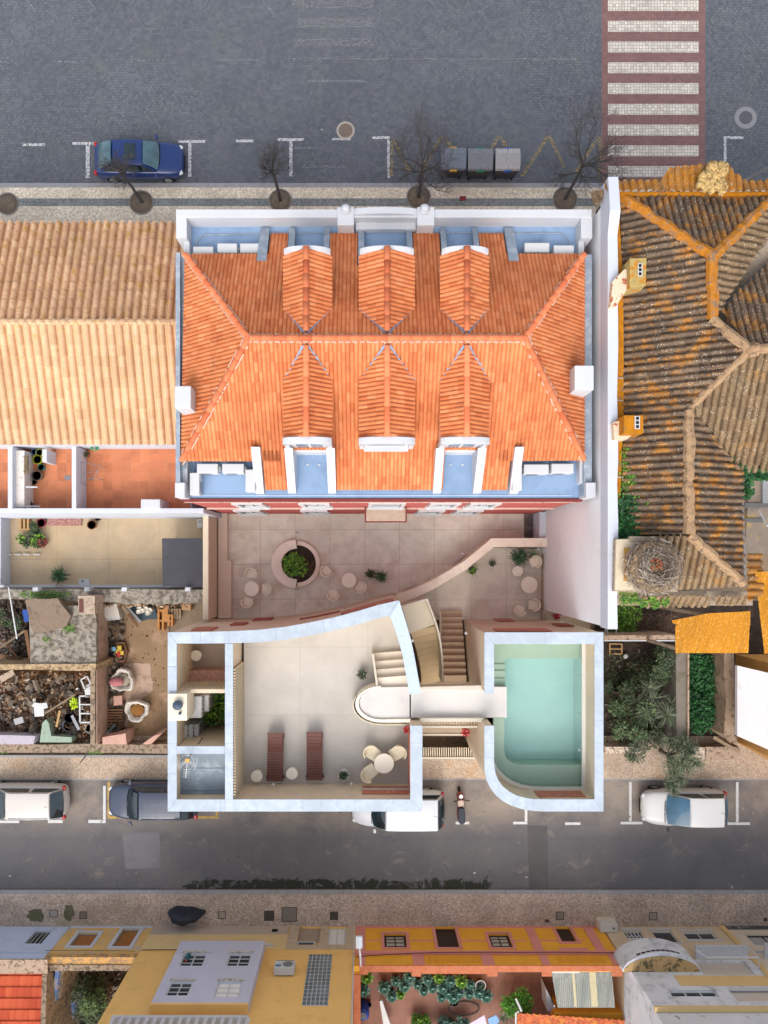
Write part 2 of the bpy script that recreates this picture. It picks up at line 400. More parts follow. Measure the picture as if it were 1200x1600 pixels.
def caps(mb, a, b, r=.11, seg=.42, taper=.8):
    """row of half-round ridge tiles from a to b"""
    a = Vector(a); b = Vector(b); L = (b-a).length; n = max(1, int(L/seg)); t = (b-a)/n
    if mb.uv is None: mb.uv = []
    for i in range(n):
        p = a+t*i; q = a+t*(i+1)+t*.08; td = t.normalized(); u = td.cross(Vector((0, 0, 1))).normalized(); w_ = u.cross(td)
        nb = len(mb.v); m = 9
        for e, (pt, rr) in enumerate(((p, r*taper), (q, r))):
            for k in range(m):
                an = pi*k/(m-1)*1.1-.05*pi
                mb.v.append(tuple(pt+u*cos(an)*rr+w_*(sin(an)*rr*.85)))
        for k in range(m-1):
            mb.f.append((nb+k, nb+k+1, nb+m+k+1, nb+m+k)); mb.uv += [(i+.5, random.random()*0+.5)]*4
        mb.f.append(tuple(nb+m+k for k in range(m))); mb.uv += [(i+.5, .5)]*m
def plane3(a, b, c):
    a, b, c = Vector(a), Vector(b), Vector(c); n = (b-a).cross(c-a).normalized(); return n, n.dot(a)
def ray(px, py, pl):                    # where the sight line of a photo pixel meets a plane
    o = Vector((0, 0, H)); d = Vector(((px-CX)/F, (CY-py)/F, -1)); n, k = pl
    return o+d*((k-n.dot(o))/n.dot(d))

# ================================================================== GROUND AND STREETS
STREET = cobble('street_setts', .095, [rgb(82, 87, 97), rgb(94, 98, 107), rgb(108, 110, 117), rgb(88, 93, 104), rgb(101, 103, 109)], rgb(58, 61, 66), 43, .10, green=rgb(62, 78, 48), big=.09)
CALC = setts('limestone_setts', .062, [rgb(194, 178, 159), rgb(228, 212, 190), rgb(250, 240, 219), rgb(213, 194, 172)], rgb(123, 110, 98), 45, .35)
CALCD = setts('dark_setts', .062, [rgb(110, 115, 117), rgb(134, 139, 139), rgb(156, 158, 153), rgb(120, 122, 124)], rgb(84, 84, 81), 45, .35)
CALCP = setts('pink_brown_setts', .062, [rgb(162, 143, 128), rgb(189, 170, 155), rgb(211, 192, 176), rgb(176, 155, 138)], rgb(111, 97, 87), 0, .4, stain=rgb(155, 141, 111), sth=(.55, .72), ss=.7)
CALCN = setts('warm_setts', .062, [rgb(166, 146, 127), rgb(192, 172, 151), rgb(207, 187, 166), rgb(177, 157, 136)], rgb(120, 103, 88), 0, .4, stain=rgb(172, 131, 88), sth=(.56, .72), ss=.6)
PAVBRICK = slab_mat('plum_block_paving', rgb(122, 92, 90), .2, .1, rgb(96, 74, 72), .008, .12, per=.12, off=.5)
STRIPE = setts('white_setts', .15, [rgb(174, 167, 158), rgb(193, 187, 178), rgb(206, 200, 191), rgb(184, 178, 167)], rgb(128, 115, 108), 0, .3, big=.08)
PAINT = MAT('road_paint', rgb(206, 206, 206), .08, 5, .8, stain=rgb(135, 135, 138), sth=(.6, .7), ss=7)
YPAINT = MAT('yellow_road_paint', rgb(196, 160, 86), .08, 5, .8, stain=rgb(140, 122, 90), sth=(.5, .62), ss=7)

def worn(name, col, th=.5, sc_=9):
    t = NT(name); v = t.coord(); q = t.rng(t.noise(v, sc_, 6, .8), th, th+.06)
    tr = t.n('ShaderNodeBsdfTransparent'); mx = t.n('ShaderNodeMixShader'); t.l(q, mx.inputs[0]); t.l(tr.outputs[0], mx.inputs[1]); t.l(t.b.outputs[0], mx.inputs[2])
    out = [n for n in t.t.nodes if n.type == 'OUTPUT_MATERIAL'][0]; t.l(mx.outputs[0], out.inputs[0])
    return t.done(col, .8)
def asphalt():
    t = NT('asphalt'); v = t.coord()
    sp = t.n('ShaderNodeSeparateXYZ'); t.l(v, sp.inputs[0]); x, y = sp.outputs[0], sp.outputs[1]
    c = t.mix(t.rng(t.noise(v, .35, 6, .65), .35, .65), rgb(93, 92, 95), rgb(103, 101, 101))
    # sun-bleached and worn towards the parking side (north), darker wheel lane
    lane = t.rng(y, PY(1310, 0), PY(1255, 0)); c = t.mix(t.ma('MULTIPLY', lane, t.rng(t.noise(v, .5, 6, .7), .3, .6)), c, rgb(150, 138, 127))
    c = t.mix(t.ma('MULTIPLY', t.rng(t.noise(v, .8, 8, .75, .5), .56, .68), .6), c, rgb(140, 130, 120))
    sp1 = t.vor(v, 1.3, 'F1'); c = t.mix(t.rng(sp1.outputs['Distance'], .07, .03, 0, .7), c, rgb(56, 54, 52))
    c = t.mix(t.rng(t.noise(v, 4.5, 7, .8, .8), .60, .70, 0, .5), c, rgb(140, 134, 126)); c = t.mix(t.rng(t.noise(v, 2.2, 7, .8, .5), .34, .28, 0, .45), c, rgb(70, 68, 66))
    g = t.rng(t.noise(v, 60, 3, .8), .3, .7, .82, 1.18); m = t.n('ShaderNodeVectorMath', operation='SCALE'); t.l(c, m.inputs[0]); t.l(g, m.inputs['Scale']); c = m.outputs[0]
    # tar stain and moss along the south gutter
    band = t.ma('MULTIPLY', t.rng(y, PY(1366, 0), PY(1378, 0)), t.rng(y, PY(1393, 0), PY(1389, 0)))
    xr = t.ma('MULTIPLY', t.rng(x, PX(250, 0), PX(300, 0)), t.rng(x, PX(775, 0), PX(740, 0)))
    n = t.noise(v, 1.1, 9, .78, 1.0); k = t.ma('MULTIPLY', band, xr)
    st = t.rng(t.ma('ADD', n, t.ma('MULTIPLY', k, .23)), .655, .69); st = t.ma('MULTIPLY', st, t.ma('MULTIPLY', t.rng(y, PY(1360, 0), PY(1368, 0)), 1.0))
    st = t.ma('MULTIPLY', st, t.rng(x, PX(790, 0), PX(760, 0)))
    c = t.mix(st, c, rgb(48, 50, 42))
    # cracks
    vo = t.vor(v, .55, 'DISTANCE_TO_EDGE'); wv = t.n('ShaderNodeVectorMath', operation='ADD')
    t.bump(t.noise(v, 70, 3, .8), .006, .6)
    cr = t.ma('MULTIPLY', t.rng(vo.outputs['Distance'], .012, .004), t.rng(t.noise(v, .6, 3), .5, .56)); c = t.mix(t.ma('MULTIPLY', cr, .12), c, rgb(62, 60, 58))
    c = t.mix(t.ma('MULTIPLY', t.rng(t.noise(v, .28, 8, .8, 1.5), .55, .62), .35), c, rgb(86, 86, 90))
    return t.done(c, .85, .25)
ASPH = asphalt()
GROUND = MAT('earth_ground', rgb(128, 112, 94), .2, .8, .95, bump=.02, bs=12)
DIRT = MAT('dusty_yard_earth', rgb(140, 116, 90), .16, .7, .95, stain=rgb(172, 142, 118), sth=(.55, .66), ss=.6, bump=.015, bs=25, fine=.12)
DARKSOIL = MAT('garden_soil', rgb(62, 52, 46), .3, 1.6, .95, stain=rgb(96, 76, 62), sth=(.55, .7), ss=2.2, bump=.04, bs=14, fine=.25)

struct(MB().box(-160, 160, -160, 160, -.6, -.03), 'ground', GROUND)
mb = MB().box(-60, 60, P(0, 286, 0)[1], 60, -.02, 0); struct(mb, 'road', STREET)
a = P(0, 349, .12)[1]; b = P(0, 293, .12)[1]; c = P(0, 286, .12)[1]
d1 = P(0, 322, .12)[1]; d2 = P(0, 310, .12)[1]
struct(MB().box(-60, 60, 9.5, b, 0, .12), 'pavement', CALC)
struct(MB().box(-60, 60, d1, d2, .12, .124), 'pavement_band', CALCD)
def kerb(name, y0, y1, x0=-40, x1=40, z=.125, L=1.0):
    mb = MB(); x = x0
    while x < x1:
        l = L*random.uniform(.85, 1.15); mb.box(x+.006, x+l-.006, y0, y1, -.02, z); x += l
    return struct(mb, name, KERB)
kerb('kerb', b, c)
# crossing
struct(MB().pbox(940, -160, 1102, 286, 0, .004), 'crossing_paving', PAVBRICK)
mb = MB()
for i in range(-4, 9):
    y = 0+i*32.45; mb.pbox(950, y, 1091.5, y+17, .004, .009)
struct(mb, 'crossing_stripes', STRIPE)
# white marks on the setts
WORN = worn('worn_white_paint', rgb(196, 197, 200), .44, 11); WORN2 = worn('faded_white_paint', rgb(158, 160, 164), .507, 18); WORNY = worn('worn_yellow_paint', rgb(180, 152, 92), .50, 12)
SKID = worn('tyre_smear', rgb(74, 76, 80), .56, 9)
def rects(L, z0=.0, z1=.005):
    mb = MB()
    for r in L: mb.pbox(*r, z0, z1)
    return mb
struct(rects([(35, 224, 70, 228), (113, 222, 147, 226), (134, 226.5, 140, 278), (278, 219, 321, 223), (294, 223.5, 299, 276), (369, 218, 396, 222), (434, 216, 475, 220), (452, 220.5, 457, 276),
     (519, 216, 548, 219), (582, 213, 609, 217), (605, 217.5, 609, 278), (1131, 213, 1162, 217), (1131, 217.5, 1135, 252)]), 'parking_lines', WORN)
struct(rects([(0, 96, 14, 98), (85, 95, 130, 98), (205, 93, 275, 96), (335, 92, 395, 95), (450, 90.5, 900, 93.5), (457, -3, 583, 13), (465, 28, 583, 43), (460, 60, 583, 72), (480, 125, 570, 128), (460, 230, 500, 232), (470, 258, 540, 262)]), 'faded_road_marks', WORN2)
mb = MB()
def diag(mb, x0, y0, x1, y1, w, z0=0, z1=.005):
    n = Vector((-(y1-y0), x1-x0)).normalized()*w/2
    mb.pprism([(x0+n.x, y0+n.y), (x1+n.x, y1+n.y), (x1-n.x, y1-n.y), (x0-n.x, y0-n.y)], z0, z1)
for q in [(611, 275, 613, 218), (615, 218, 640, 268), (655, 272, 690, 214), (696, 214, 712, 245), (760, 250, 778, 213), (782, 214, 800, 245), (815, 277, 856, 213), (858, 212, 882, 262), (901, 268, 935, 214)]: diag(mb, *q, 5)
diag(mb, 938, 214, 937, 280, 5)
struct(mb, 'zigzag_lines', WORNY)
for q, w_ in [((42, 0, 60, 22), 2), ((138, 0, 150, 14), 2), ((410, 0, 431, 26), 2), ((670, 0, 692, 24), 2)]:
    m_ = MB(); diag(m_, *q, w_); struct(m_, 'faded_stroke', WORN2)

m_ = MB(); m_.band([(720, 130), (780, 133), (840, 142), (900, 155), (938, 162)], [(720, 134), (780, 141), (840, 151), (900, 162), (938, 166)], 0, .004); struct(m_, 'tyre_smear', SKID)
# south street
y0, y1 = P(0, 1219, 0)[1], P(0, 1391, 0)[1]
struct(MB().box(-60, 60, y1, y0, -.02, 0), 'road', ASPH)
struct(MB().box(-60, 60, P(0, 1213, .12)[1]-.12+.0, P(0, 1150, .12)[1], -.02, .12), 'pavement', CALCN)
kerb('kerb', P(0, 1219, .12)[1], P(0, 1213, .12)[1]-.121)
struct(MB().box(-60, 60, -18.8, P(0, 1397, .12)[1], -.02, .12), 'pavement', CALCP)
kerb('kerb', P(0, 1397, .12)[1]+.001, P(0, 1391, .12)[1], L=1.6)
struct(rects([(-20, 1282, 30, 1286), (75, 1281, 98, 1286), (138, 1281, 165, 1286), (161, 1228, 165, 1280.5), (820, 1264, 824, 1283.5), (802, 1284, 824, 1288), (883, 1285, 907, 1289),
     (970, 1284, 1004, 1288), (983, 1222, 987, 1283.5), (1131, 1285, 1172, 1289), (1150, 1222, 1154, 1284.5), (712, 1284, 733, 1288)]), 'parking_lines', PAINT)
struct(rects([(168, 1222, 172, 1275), (168, 1275.5, 341, 1279), (337, 1262, 341, 1275), (168, 1180, 172, 1212)]), 'yellow_parking_box', YPAINT)
PATCH = MAT('asphalt_patch', rgb(110, 109, 112), .1, 1.2, .9, stain=rgb(128, 124, 120), sth=(.6, .7), ss=2, fine=.15)
struct(MB().pprism([(191, 1302), (249, 1300), (251, 1356), (196, 1358)], 0, .004), 'asphalt_patch', PATCH)
struct(MB().pprism([(824, 1290), (855, 1290), (857, 1390), (827, 1390)], 0, .004), 'asphalt_patch', MAT('asphalt_strip', rgb(88, 86, 86), .1, 1.2, .9, fine=.15))

# manholes, covers
t0 = thing('manhole_cover', 'round manhole cover with pale stone ring near faded parking line', 'manhole cover', P3(540, 204, 0))
MB().lathe([(.46, 0), (.46, .01), (.36, .012)], P3(540, 204, 0), 28).build('ring', PLAIN('pale_ring', rgb(160, 152, 144)), t0)
MB().lathe([(.355, .001), (.355, .016), (.3, .02), (.29, .014)], P3(540, 204, 0), 28).build('lid', PLAIN('rusty_lid', rgb(112, 98, 88)), t0)
t0 = thing('manhole_cover', 'manhole cover with wide grey concrete ring right of the zebra crossing', 'manhole cover', P3(1165, 184, 0))
MB().lathe([(.56, 0), (.56, .012), (.30, .014)], P3(1165, 184, 0), 30).build('ring', PLAIN('grey_ring', rgb(132, 132, 136)), t0)
MB().lathe([(.335, .012), (.335, .02), (.3, .02)], P3(1165, 184, 0), 28).build('lid', PLAIN('dark_lid', rgb(84, 86, 92)), t0)
covers = [(84, 1427.5, 13, 12, 'pale square utility cover between two moss patches', rgb(160, 150, 142)), (130, 1430, 12, 12, 'olive brown square utility cover beside a moss patch', rgb(118, 108, 90)),
 (347, 1430, 12, 12, 'pale square utility cover right of the black covered heap', rgb(158, 146, 134)), (420.5, 1431, 16, 16, 'dark square iron cover in front of the yellow facade', rgb(74, 66, 60)),
 (452, 1429, 24, 23, 'large grey concrete slab cover set in the setts', rgb(122, 114, 106)), (522, 1431, 13, 13, 'small dark square iron cover near the wall box', rgb(70, 62, 56)),
 (875, 1431, 13, 13, 'thin framed square cover before the right door of the orange house', rgb(132, 118, 106)), (1020.5, 1431.5, 13, 13, 'pale framed cover in front of the white house', rgb(148, 136, 122)),
 (855, 1439, 7, 5, 'tiny rusty iron cover by the orange facade', rgb(92, 58, 48)), (1196, 1437, 6, 5, 'tiny dark iron cover near the beige house', rgb(70, 50, 46))]
for x, y, w_, h_, lb, cl in covers:
    t0 = thing('utility_cover', lb, 'utility cover', P3(x, y, .12), 'utility covers in the pavement')
    MB().pbox(x-w_/2, y-h_/2, x+w_/2, y+h_/2, .10, .124).build('frame', PLAIN('cover_frame_dark', rgb(70, 62, 58)), t0)
    MB().pbox(x-w_/2+1.2, y-h_/2+1.2, x+w_/2-1.2, y+h_/2-1.2, .124, .13).build('lid', PLAIN('cover%d' % x, cl, .7), t0)

# tree pits
PITL = ['round tree pit with nothing but soil at the far edge of pavement', 'round soil pit holding the tree beside the blue sedan', 'round soil pit with small bare tree above the white parapet', 'round soil pit with bare tree left of the waste bins', 'round soil pit with the widest bare tree by the crossing']
pits = [(12, 318.5, 15.5), (221, 316.5, 17), (438, 313.5, 16), (654, 308, 17), (883, 311.5, 17.5)]
for (x, y, r), lb in zip(pits, PITL):
    p = P3(x, y, .12); rr = r*(H/F)
    t0 = thing('tree_pit', lb, 'tree pit', p, 'tree pits along the pavement')
    mb = MB().lathe([(rr+.07, 0), (rr+.07, .03), (rr, .03), (rr, .0)], p, 36); mb.build('rim', PLAIN('pit_rim', rgb(128, 122, 116)), t0)
    mb = MB().lathe([(rr, .002), (rr, .01), (rr*.5, .025), (.02, .03)], p, 30); mb.build('soil', SOIL, t0, smooth=True)

# moss patches
MOSS = MAT('moss', rgb(98, 98, 74), .2, 5, .95, bump=.02, fine=.2)
def blob(cx, cy, rx, ry, z0, z1, n=26, seed=0, j=.25):
    pts = []
    for i in range(n):
        a = 2*pi*i/n; k = 1+j*noise.noise(Vector((cos(a)*1.8, sin(a)*1.8, seed)))*2
        pts.append((cx+cos(a)*rx*k, cy+sin(a)*ry*k))
    return MB().pprism(pts, z0, z1)
o = blob(56, 1430, 13, 10, .12, .135, seed=1).build('moss_patch', MOSS, None); o['kind'] = 'stuff'; tag(o, 'dark green round moss patch on the setts', 'moss')
o = blob(107, 1427, 8, 14, .12, .135, seed=4).build('moss_patch', MOSS, None); o['kind'] = 'stuff'; tag(o, 'upright pale green moss patch between two utility covers', 'moss')

# ================================================================== MAIN RED HOUSE (orange roof)
house = thing('red_house', 'large red house with orange tiled hip roof and six dormers', 'house', (0.6, 7.6, 0))
EZ = 8.85
MB().box(-7.1, 8.3, 2.29, 13.04, 0, 8.5).build('wall', REDWALL, house)
# flat edge floor of the roof
MB().box(-6.9, 8.25, 2.36, 12.75, 8.5, EZ).build('roof_terrace_floor', BLUEFLOOR, house)
# slopes
s_ = .612; RZ = 12.0; RY = 7.53
NW = (-6.75, 11.35); SWc = (-6.9, 3.67); NE = (8.09, 11.35); SEc = (8.09, 3.7); RW = (-4.03, RY); RE = (5.38, RY)
zn = lambda y: RZ-s_*abs(y-RY)
def L3(p): return Vector((p[0], p[1], zn(p[1])))
roof = MB(); KR = dict(wd=.145, amp=.045, course=.36, step=.012, cover=.9)
hx = lambda y: NW[0]+(RW[0]-NW[0])*(11.35-y)/(11.35-RY)
hxe = lambda y: NE[0]+(RE[0]-NE[0])*(11.35-y)/(11.35-RY)
gx = lambda y: SWc[0]+(RW[0]-SWc[0])*(y-3.67)/(RY-3.67)
gxe = lambda y: SEc[0]+(RE[0]-SEc[0])*(y-3.7)/(RY-3.7)
yc = 10.75
for poly in [[RW, RE, (hxe(yc), yc), (hx(yc), yc)], [(hx(yc), yc), (-3.65, yc), (-3.65, 11.35), NW], [(5.2, yc), (hxe(yc), yc), NE, (5.2, 11.35)],
             [(-3.65, yc), (-2.98, yc), (-2.98, 12.4), (-3.65, 12.4)], [(-1.38, yc), (-.35, yc), (-.35, 12.4), (-1.38, 12.4)], [(1.74, yc), (2.76, yc), (2.76, 12.4), (1.74, 12.4)], [(4.25, yc), (5.2, yc), (5.2, 12.4), (4.25, 12.4)]]:
    tiles(roof, [L3(p) for p in poly], **KR)
ys = 4.05
for poly in [[RW, RE, (gxe(ys), ys), (gx(ys), ys)], [(gx(ys), ys), (-3.2, ys), (-3.2, 3.67), SWc], [(4.9, ys), (gxe(ys), ys), SEc, (4.9, 3.67)],
             [(-3.86, ys), (-3.02, ys), (-3.02, 2.66), (-3.86, 2.66)], [(-1.42, ys), (2.9, ys), (2.9, 2.66), (-1.42, 2.66)], [(4.22, ys), (5.35, ys), (5.35, 2.66), (4.22, 2.66)]]:
    tiles(roof, [L3(p) for p in poly], **KR)
tiles(roof, [L3(NW), L3(RW), L3(SWc)], **KR); tiles(roof, [L3(NE), L3(SEc), L3(RE)], **KR)
rf = roof.build('roof', ORANGE_A, house)
mb = MB()
def up(v, k=.05): return Vector(v)+Vector((0, 0, k))
caps(mb, up(L3(RW)), up(L3(RE)), .12)
for a, b in ((NW, RW), (SWc, RW), (NE, RE), (SEc, RE)): caps(mb, up(L3(a)), up(L3(b)), .12)
mb.build('ridge_tiles', RIDGE, rf, smooth=True)
# lumpy mortar by the ridge joints
MORT = MAT('roof_mortar', rgb(200, 176, 160), .1, 9, .9, bump=.01)
mb = MB(); x = -4.0
while x < 5.35:
    for sgn in (-1, 1): mb.obox((x, RY+sgn*.125, RZ-.01), (.18, .05, .04), random.uniform(-.2, .2))
    x += .24
for a_, b2 in ((NW, RW), (SWc, RW), (NE, RE), (SEc, RE)):
    A, B = L3(a_), L3(b2); D = B-A; nn = Vector((-D.y, D.x, 0)).normalized(); i = 0.0
    while i < 1:
        for sgn in (-1, 1):
            if random.random() < .6: q = A+D*i+nn*sgn*.125; mb.obox((q.x, q.y, q.z+.02), (random.uniform(.08, .24), .04, .04), atan2(D.y, D.x)+random.uniform(-.15, .15), 0, -atan2(D.z, sqrt(D.x**2+D.y**2)))
        i += .035
o = mb.build('mortar', MORT, rf); o['kind'] = 'stuff'
# structure below slopes (masonry core under the tiles)
core = MB(); k = .22
def hip(z0, inset):
    return None
v = [L3(RW)-Vector((0, 0, k)), L3(RE)-Vector((0, 0, k)), Vector((NE[0]-.25, 11.0, zn(11.0)-k)), Vector((NW[0]+.25, 11.0, zn(11.0)-k)), Vector((SWc[0]+.25, 4.0, zn(4.0)-k)), Vector((SEc[0]-.25, 4.0, zn(4.0)-k))]
lo = [Vector((p.x, p.y, EZ)) for p in v[2:]]
core.add(v+lo, [(0, 1, 2, 3), (0, 4, 5, 1), (0, 3, 4), (1, 5, 2), (3, 2, 6, 7), (5, 4, 8, 9), (4, 3, 7, 8), (2, 5, 9, 6)])
core.build('loft_core', WHITE, house)

DG = [(-2.07, .83), (.70, .96), (3.42, .83)]
VAL = MAT('lead_valley', rgb(122, 142, 172), .12, 5, .5, .5, stain=rgb(190, 190, 190), sth=(.6, .7), ss=6)
RZd = 11.93; EDZ = 11.28
for side, yf in ((1, 10.62), (-1, 4.22)):
    for i, (dx, hw) in enumerate(DG):
        yb = RY+side*.25; ye = RY+side*(RZ-EDZ)/s_
        def dp(x, y, z): return Vector((x, y, z))
        mbt = MB()
        for sx in (-1, 1):
            q = [dp(dx, yb, RZd), dp(dx, yf, RZd), dp(dx+sx*hw, yf, EDZ), dp(dx+sx*hw, ye, EDZ)]
            tiles(mbt, q, wd=.15, amp=.05, course=.36, step=.015, cover=.88)
        lb = 'dormer facing the %s street side' % ('wide' if side > 0 else 'courtyard')
        # cheeks and gable
        dm = MB().prism([(dx-hw+.06, ye+side*.1), (dx+hw-.06, ye+side*.1), (dx+hw-.06, yf-side*.05), (dx-hw+.06, yf-side*.05)], EZ+.0, EDZ-.03)
        dr = dm.build('dormer', WHITE, house)
        mbt.build('dormer_roof', ORANGE_A, dr)
        m2 = MB(); caps(m2, (dx, yb, RZd+.05), (dx, yf, RZd+.05), .115, .46); m2.build('ridge_tiles', RIDGE, dr, smooth=True)
        m3 = MB()
        for sx in (-1, 1):
            a = Vector((dx+sx*.07, yb, zn(yb)+.05)); b = Vector((dx+sx*(hw-.02), ye+side*.12, zn(ye+side*.12)+.05))
            pts = [a.lerp(b, q/6)+Vector((random.uniform(-.02, .02), 0, 0)) for q in range(7)]
            w0 = .05
            for q in range(6):
                m3.add([pts[q]+Vector((-w0, -side*.03, .0)), pts[q+1]+Vector((-w0, -side*.03, 0)), pts[q+1]+Vector((w0, -side*.03, 0)), pts[q]+Vector((w0, -side*.03, 0)),
                        pts[q]+Vector((-w0, -side*.03, .05)), pts[q+1]+Vector((-w0, -side*.03, .05)), pts[q+1]+Vector((w0, -side*.03, .05)), pts[q]+Vector((w0, -side*.03, .05))],
                       [(0, 1, 2, 3), (4, 7, 6, 5), (0, 4, 5, 1), (1, 5, 6, 2), (2, 6, 7, 3), (3, 7, 4, 0)])
        m3.build('valley_flashing', VAL, dr)
        # arched white front
        n = 14; t_ = .13; pr = []
        zc = lambda u: EDZ+.02+.34*(1-u*u)**.6+.18
        W = hw-.02 if side > 0 else hw+.02
        vs = []; fs = []
        ya, yb2 = yf, yf+side*(.16 if side > 0 else .22)
        for y in (ya, yb2):
            for j in range(n+1):
                u = -1+2*j/n; x = dx+u*W; z = zc(min(1, abs(u))*.98)
                vs += [(x, y, z), (x, y, z-.32)]
        m = 2*(n+1)
        for j in range(n):
            a = 2*j; fs += [(a, a+1, a+3, a+2), (m+a, m+a+2, m+a+3, m+a+1), (a, a+2, m+a+2, m+a), (a+1, m+a+1, m+a+3, a+3)]
        fs += [(0, m, m+1, 1), (2*n, 2*n+1, m+2*n+1, m+2*n)]
        MB().add(vs, fs).build('arched_fascia', WHITE, dr, bevel=.012)
        if side < 0:
            zb = 8.95 if i != 1 else 10.35
            fy = yf-.02
            mw = MB()
            mw.box(dx-hw, dx-hw+.16, fy-.2, fy, zb, EDZ+.1); mw.box(dx+hw-.16, dx+hw, fy-.2, fy, zb, EDZ+.1)
            if i == 1: mw.box(dx-hw+.16, dx+hw-.16, fy-.28, fy, zb-.1, zb+.06)
            mw.build('frame', WHITE, dr)
            wn = MB().box(dx-hw+.16, dx+hw-.16, fy-.08, fy-.02, zb+.06, EDZ+.1).build('window', CLEANWHITE, dr)
            g = MB()
            if i != 1:
                for xx in (-.26, .26): g.box(dx+xx-.2, dx+xx+.2, fy-.1, fy-.07, zb+.3, EDZ-.06)
            else: g.box(dx-hw+.28, dx+hw-.28, fy-.1, fy-.07, zb+.14, EDZ-.02)
            g.build('pane', GLASS, wn)
        else:
            wn = MB().box(dx-hw+.1, dx+hw-.1, yf+.02, yf+.06, EZ+.1, EDZ).build('window', CLEANWHITE, dr)
            MB().box(dx-hw+.2, dx+hw-.2, yf+.06, yf+.08, EZ+.3, EDZ-.1).build('pane', GLASS, wn)
# sloping white cheeks of the courtyard side wells
def wedge(mb, x0, x1, ya, yb, za, zb, zlow):
    vs = [(x0, ya, zlow), (x1, ya, zlow), (x1, yb, zlow), (x0, yb, zlow), (x0, ya, za), (x1, ya, za), (x1, yb, zb), (x0, yb, zb)]
    return mb.add(vs, [(0, 3, 2, 1), (4, 5, 6, 7), (0, 1, 5, 4), (1, 2, 6, 5), (2, 3, 7, 6), (3, 0, 4, 7)])
for dx, hw in (DG[0], DG[2]):
    for sx in (-1, 1):
        xa = dx+sx*(hw+.08); xb = dx+sx*(hw-.22)
        m = wedge(MB(), min(xa, xb), max(xa, xb), 2.52, 4.02, 9.22, 10.5, EZ); m.build('well_cheek', WHITE, house)
    for q in (-.2, .25):
        MB().box(dx+q-.04, dx+q+.04, 3.6, 3.66, EZ, EZ+.04).build('drain', CLEANWHITE, house)
for x0, x1 in ((-4.22, -3.9), (5.42, 5.74)):
    wedge(MB(), x0, x1, 2.5, 4.1, 9.15, 10.25, EZ).build('well_cheek', WHITE, house)
for x0, x1 in ((-4.05, -3.7), (-2.95, -2.72), (-1.62, -1.4), (-.32, -.1), (1.5, 1.72), (2.8, 3.0), (4.02, 4.22), (5.24, 5.6)):
    lng = x0 in (-4.05, 5.24)
    wedge(MB(), x0, x1, 10.9 if not lng else 11.0, 12.65, 9.95 if not lng else 10.0, 9.0, EZ).build('well_cheek', GREYCAP, house)
# low walls under the eave corners
MB().box(-6.6, -4.1, 11.0, 11.2, EZ, zn(11.3)).build('knee_wall', WHITE, house); MB().box(5.7, 8.0, 11.0, 11.2, EZ, zn(11.3)).build('knee_wall', WHITE, house)
# parapet north
par = MB()
pz = 9.62
par.box(-7.12, 8.4, 12.75, 13.06, 8.5, pz)
pp = par.build('parapet', WHITE, house, bevel=.015)
for px0, px1 in ((527, 553), (652, 679)):
    a = PX(px0, 9.75); b = PX(px1, 9.75); MB().box(a, b, 12.42, 13.1, 8.86, 9.72).build('pier', WHITE, pp, bevel=.02)
for px0 in (540, 664):
    x = PX(px0, 9.9); MB().lathe([(.2, 0), (.2, .05), (.14, .07), (.16, .13), (.09, .18), (.02, .2)], (x, 13.0, 9.72), 18).build('finial', WHITE, pp, smooth=True)
a = PX(552, 10); b = PX(653, 10); n = 16; vs = []
for y in (12.82, 13.06):
    for j in range(n+1):
        x = a+(b-a)*j/n; u = -1+2*j/n; vs += [(x, y, 9.58), (x, y, 9.64+.16*(1-u*u)**.7)]
m = 2*(n+1); fs = []
for j in range(n):
    q = 2*j; fs += [(q, q+1, q+3, q+2), (m+q, m+q+2, m+q+3, m+q+1), (q+1, m+q+1, m+q+3, q+3)]
MB().add(vs, fs).build('pediment', WHITE, pp)
mb = MB().box(PX(556, 9.3), PX(650, 9.3), 12.5, 12.75, 8.9, 9.2); mb.build('pediment_step', WHITE, pp)
# side parapets: stepped
MB().box(-7.12, -6.72, 12.0, 12.76, 8.6, 9.6).build('side_parapet', WHITE, house, bevel=.01)
MB().box(-6.92, -6.70, 11.4, 12.02, 8.6, 9.25).build('side_parapet', WHITE, house, bevel=.01)
MB().box(8.0, 8.42, 12.0, 12.76, 8.6, 9.6).build('side_parapet', WHITE, house, bevel=.01); MB().box(8.0, 8.22, 11.4, 12.02, 8.6, 9.25).build('side_parapet', WHITE, house, bevel=.01)
MB().box(-7.1, -6.94, 2.4, 11.4, 8.5, 9.72).build('side_gutter', GREYCAP, house); MB().box(-6.94, -6.8, 3.4, 11.4, 8.5, 9.45).build('side_gutter', GREYCAP, house)
MB().box(8.12, 8.42, 2.4, 11.4, 8.5, 9.55).build('side_gutter', GREYCAP, house)
for x in (-7.12, 8.14):
    MB().box(x, x+.36, 2.3, 2.85, 8.6, 9.75).build('side_parapet', WHITE, house, bevel=.01)
    MB().box(x+(.1 if x < 0 else -.12), x+(.36 if x < 0 else .1), 2.86, 3.8, 8.6, 9.35).build('side_parapet', WHITE, house, bevel=.01)
# chimneys
for x0, y0_, x1, y1_, lb in ((273, 603, 298, 638, 'a'), (898, 571, 928, 609, 'b')):
    ch = MB().pbox(x0, y0_, x1, y1_, 9.3, 11.0).build('chimney', WHITE, rf, bevel=.02)
